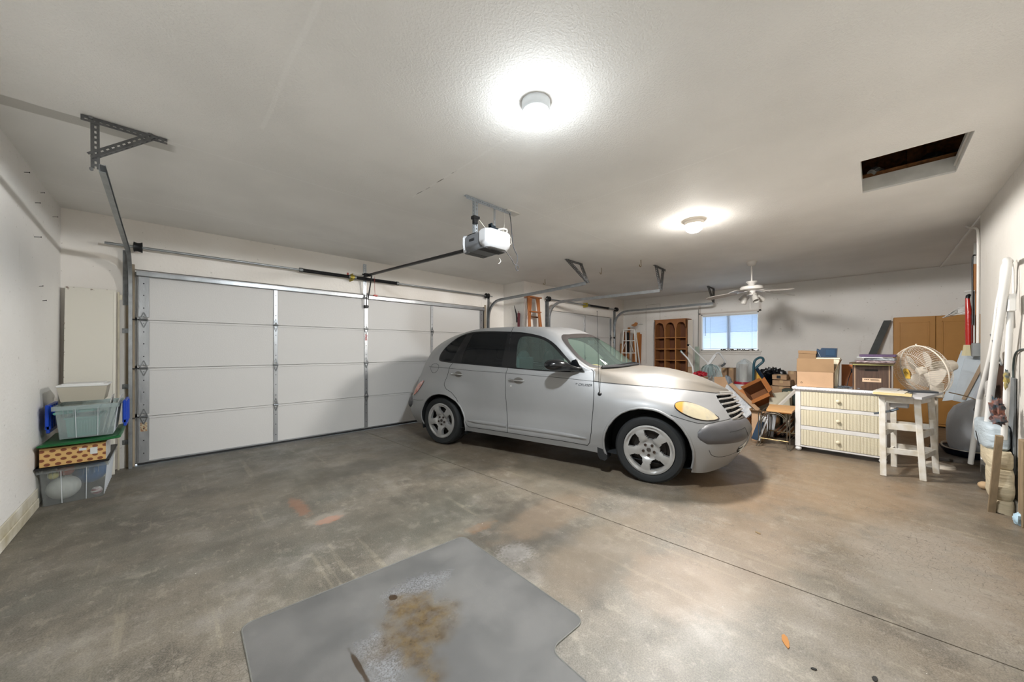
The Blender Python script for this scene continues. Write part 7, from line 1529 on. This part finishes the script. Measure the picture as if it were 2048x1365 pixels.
t = thing('wall_outline', 'faint outline of a covered door opening on the far wall above the bookcase', 'panel seam', (XF, 4.1, 1.5)); m = MB()
for a, b in [((XF - .003, 4.337, .9), (XF, 4.343, 2.49)), ((XF - .003, 3.957, 2.05), (XF, 3.963, 2.49)), ((XF - .003, 3.957, 2.487), (XF, 4.343, 2.492))]: m.box(a, b)
put('seam', m, M('seam grey', '#a29a90', .8), t, 0, world=True)
DEB = M('dead leaves', '#5b4f45', .9, vary=.5, vscale=40); m = MB(); rg = random.Random(4)
for k in range(60): y = 1.86 + .66 * rg.random(); lump(m, (XF - .012 + .02 * rg.random(), y, WZ0 + .012 + .02 * rg.random()), (.012, .016, .010), 6, 4, .3, 3, k)
tag(put('dried_leaves', m, DEB), 'row of dried dark leaves on the window sill', 'dried leaves', kind='stuff')
m = MB(); m.box((XF - .03, 2.55, WZ0), (XF - .005, 2.92, WZ0 + .018), .004); tag(put('white_strip', m, WHITEP, smooth=0), 'white plastic strip lying on the left half of the window sill', 'strip')
m = MB(); m.prism([(1.07, .003), (.42, .003), (.40, .010), (1.07, .010)], .55, Matrix(((0, 0, 1), (1, 0, 0), (0, 1, 0))), (6.95, .75, -.0)) if False else None
# ------------------------------------------------------------------ ladders and tools by the single door
WOODL = M('varnished wood', '#a8683a', .4, vary=.25, vscale=6, stretch=(6, 6, .6))
wl = thing('wooden_stepladder', 'orange varnished wooden stepladder standing in the corner behind the car roof', 'stepladder', (5.3, 4.86, 0))
def rail(p, q, w=.07, h=.025, nm='rail', par=wl, mat=WOODL, up=(0, 1, 0)): m = MB(); m.bar(p, q, h, w, (1, 0, 0), .003) if up == (1, 0, 0) else m.bar(p, q, w, h, up, .003); return put(nm, m, mat, par, 0, world=True)
rail((5.045, 4.62, .0), (5.135, 4.80, 2.33)); rail((5.62, 4.62, .0), (5.39, 4.80, 2.33))
rail((5.17, 4.97, .0), (5.235, 4.83, 2.33), .055); rail((5.76, 4.97, .0), (5.47, 4.83, 2.33), .055)
m = MB(); m.box((5.10, 4.76, 2.32), (5.50, 4.90, 2.345), .003); put('top_cap', m, WOODL, wl, 0, world=True)
for z in (2.02, 1.70, 1.38, 1.06, .74, .42):
    k = 1 - z / 2.33; m = MB(); m.box((5.13 - .085 * k, 4.735 - .16 * k, z), (5.40 + .22 * k, 4.80 - .12 * k, z + .022), .002); put('tread', m, WOODL, wl, 0, world=True)
for z in (1.98, 1.68, 1.3): m = MB(); m.box((5.20, 4.87, z - .05), (5.52, 4.885, z - .02), .002); put('rear_brace', m, M('dark wood', '#5a3a22', .6), wl, 0, world=True)
sw = thing('pruning_saw', 'curved black pruning saw hanging on the short side wall', 'saw', (5.19, 5.2, 1.9))
m = MB(); m.tube([(5.19, 5.265, 2.20), (5.19, 5.235, 2.12), (5.19, 5.20, 2.02), (5.19, 5.185, 1.92), (5.19, 5.185, 1.86)], [.004, .010, .014, .016, .016], 8); put('blade', m, STEEL_DK, sw, 60, world=True)
m = MB(); m.box((5.18, 5.16, 1.84), (5.20, 5.20, 1.90), .005); put('handle', m, BLACK, sw, 0, world=True)
m = MB(); m.bar((5.18, 5.12, 1.40), (5.18, 5.12, 2.03), .05, .03, (1, 0, 0), .004); tag(put('red_tool_pole', m, M('dark red paint', '#6d3038', .5), smooth=0), 'dark red pole standing beside the pruning saw', 'pole')
m = MB(); m.box((5.17, 5.085, 1.99), (5.19, 5.15, 2.01), .003); m.cyl((5.18, 5.12, 2.0), (5.18, 5.12, 2.07), .008, 8); tag(put('pole_clamp', m, M('dark red paint', '#6d3038', .5)), 'small clamp on top of the dark red pole', 'clamp')
al = thing('aluminium_stepladder', 'white aluminium stepladder by the far corner behind the windshield', 'stepladder', (8.75, 4.45, 0)); AW = M('white aluminium', '#d6d5d1', .4)
def ab_(nm, p, q, w=.03, h=.022): m = MB(); m.bar(p, q, w, h, (1, 0, 0), .002); put(nm, m, AW, al, 0, world=True)
ab_('rail', (8.55, 4.73, 0), (8.70, 4.66, 1.80)); ab_('rail', (8.55, 4.18, 0), (8.70, 4.36, 1.80)); ab_('rear_rail', (8.95, 4.70, 0), (8.78, 4.64, 1.78)); ab_('rear_rail', (8.95, 4.22, 0), (8.78, 4.37, 1.78))
m = MB(); m.box((8.66, 4.35, 1.785), (8.80, 4.67, 1.815), .004); put('top_cap', m, AW, al, 0, world=True)
for z in (1.50, 1.18, .86, .54, .22): k = 1 - z / 1.8; m = MB(); m.box((8.64 - .12 * k, 4.365 - .17 * k, z), (8.72 - .12 * k, 4.655 + .06 * k, z + .02), .002); put('tread', m, AW, al, 0, world=True)
for s_ in (1, -1): m = MB(); yy = 4.51 + s_ * .13; m.bar((8.66, 4.51 + s_ * .06, 1.50), (8.62, 4.51 + s_ * .16, 1.22), .012, .010); put('brace', m, AW, al, 0, world=True)
for i, (x, y, h, wd, cl) in enumerate([(9.0, 4.83, 1.78, .10, '#a5683c'), (9.05, 4.76, 1.90, .07, '#b57a48'), (8.95, 4.90, 1.45, .10, '#c08a58'), (9.05, 4.58, 1.72, .10, '#b8743c'), (9.08, 4.49, 1.75, .08, '#c58a4c'), (9.0, 4.40, 1.70, .07, '#a8652f')]):
    m = MB(); m.box((-.012, -wd / 2, 0), (.012, wd / 2, h), .002, RY(math.radians(4)), (x, y, 0))
    tag(put('wood_plank', m, M('plank ' + cl, cl, .6, vary=.2, vscale=5, stretch=(6, 6, .5)), smooth=0), ['tall reddish plank left of the aluminium stepladder', 'tallest plank with a notched top left of the aluminium stepladder', 'short pale plank farthest left in the corner', 'plank behind the left rungs of the aluminium stepladder', 'pale orange plank behind the middle of the aluminium stepladder', 'dark orange plank behind the right rungs of the aluminium stepladder'][i], 'plank', 'planks leaning in the far corner')
m = MB(); m.box((8.88, 4.60, 1.20), (8.90, 4.68, 1.74), .004); tag(put('black_level', m, BLACK, smooth=0), 'black strip seen between the planks behind the aluminium stepladder', 'strip')
m = MB(); m.prism(rounded([(-.10, 0), (0, -.045), (.07, -.01), (.09, .05), (.03, .075), (-.01, .035)], .02), .03, Matrix(((0, 0, 1), (1, 0, 0), (0, 1, 0))) @ Matrix(((-1, 0, 0), (0, 1, 0), (0, 0, 1))), (8.85, 4.44, 1.93)); tag(put('wooden_offcut', m, M('plank #b57a48', '#b57a48', .6), smooth=0), 'curved wooden offcut hanging above the aluminium stepladder', 'offcut')
m = MB(); m.bar((8.86, 4.44, 1.95), (XF, 4.44, 1.98), .01, .01); tag(put('wall_peg', m, STEEL_DK, smooth=0), 'peg that carries the curved wooden offcut', 'peg')
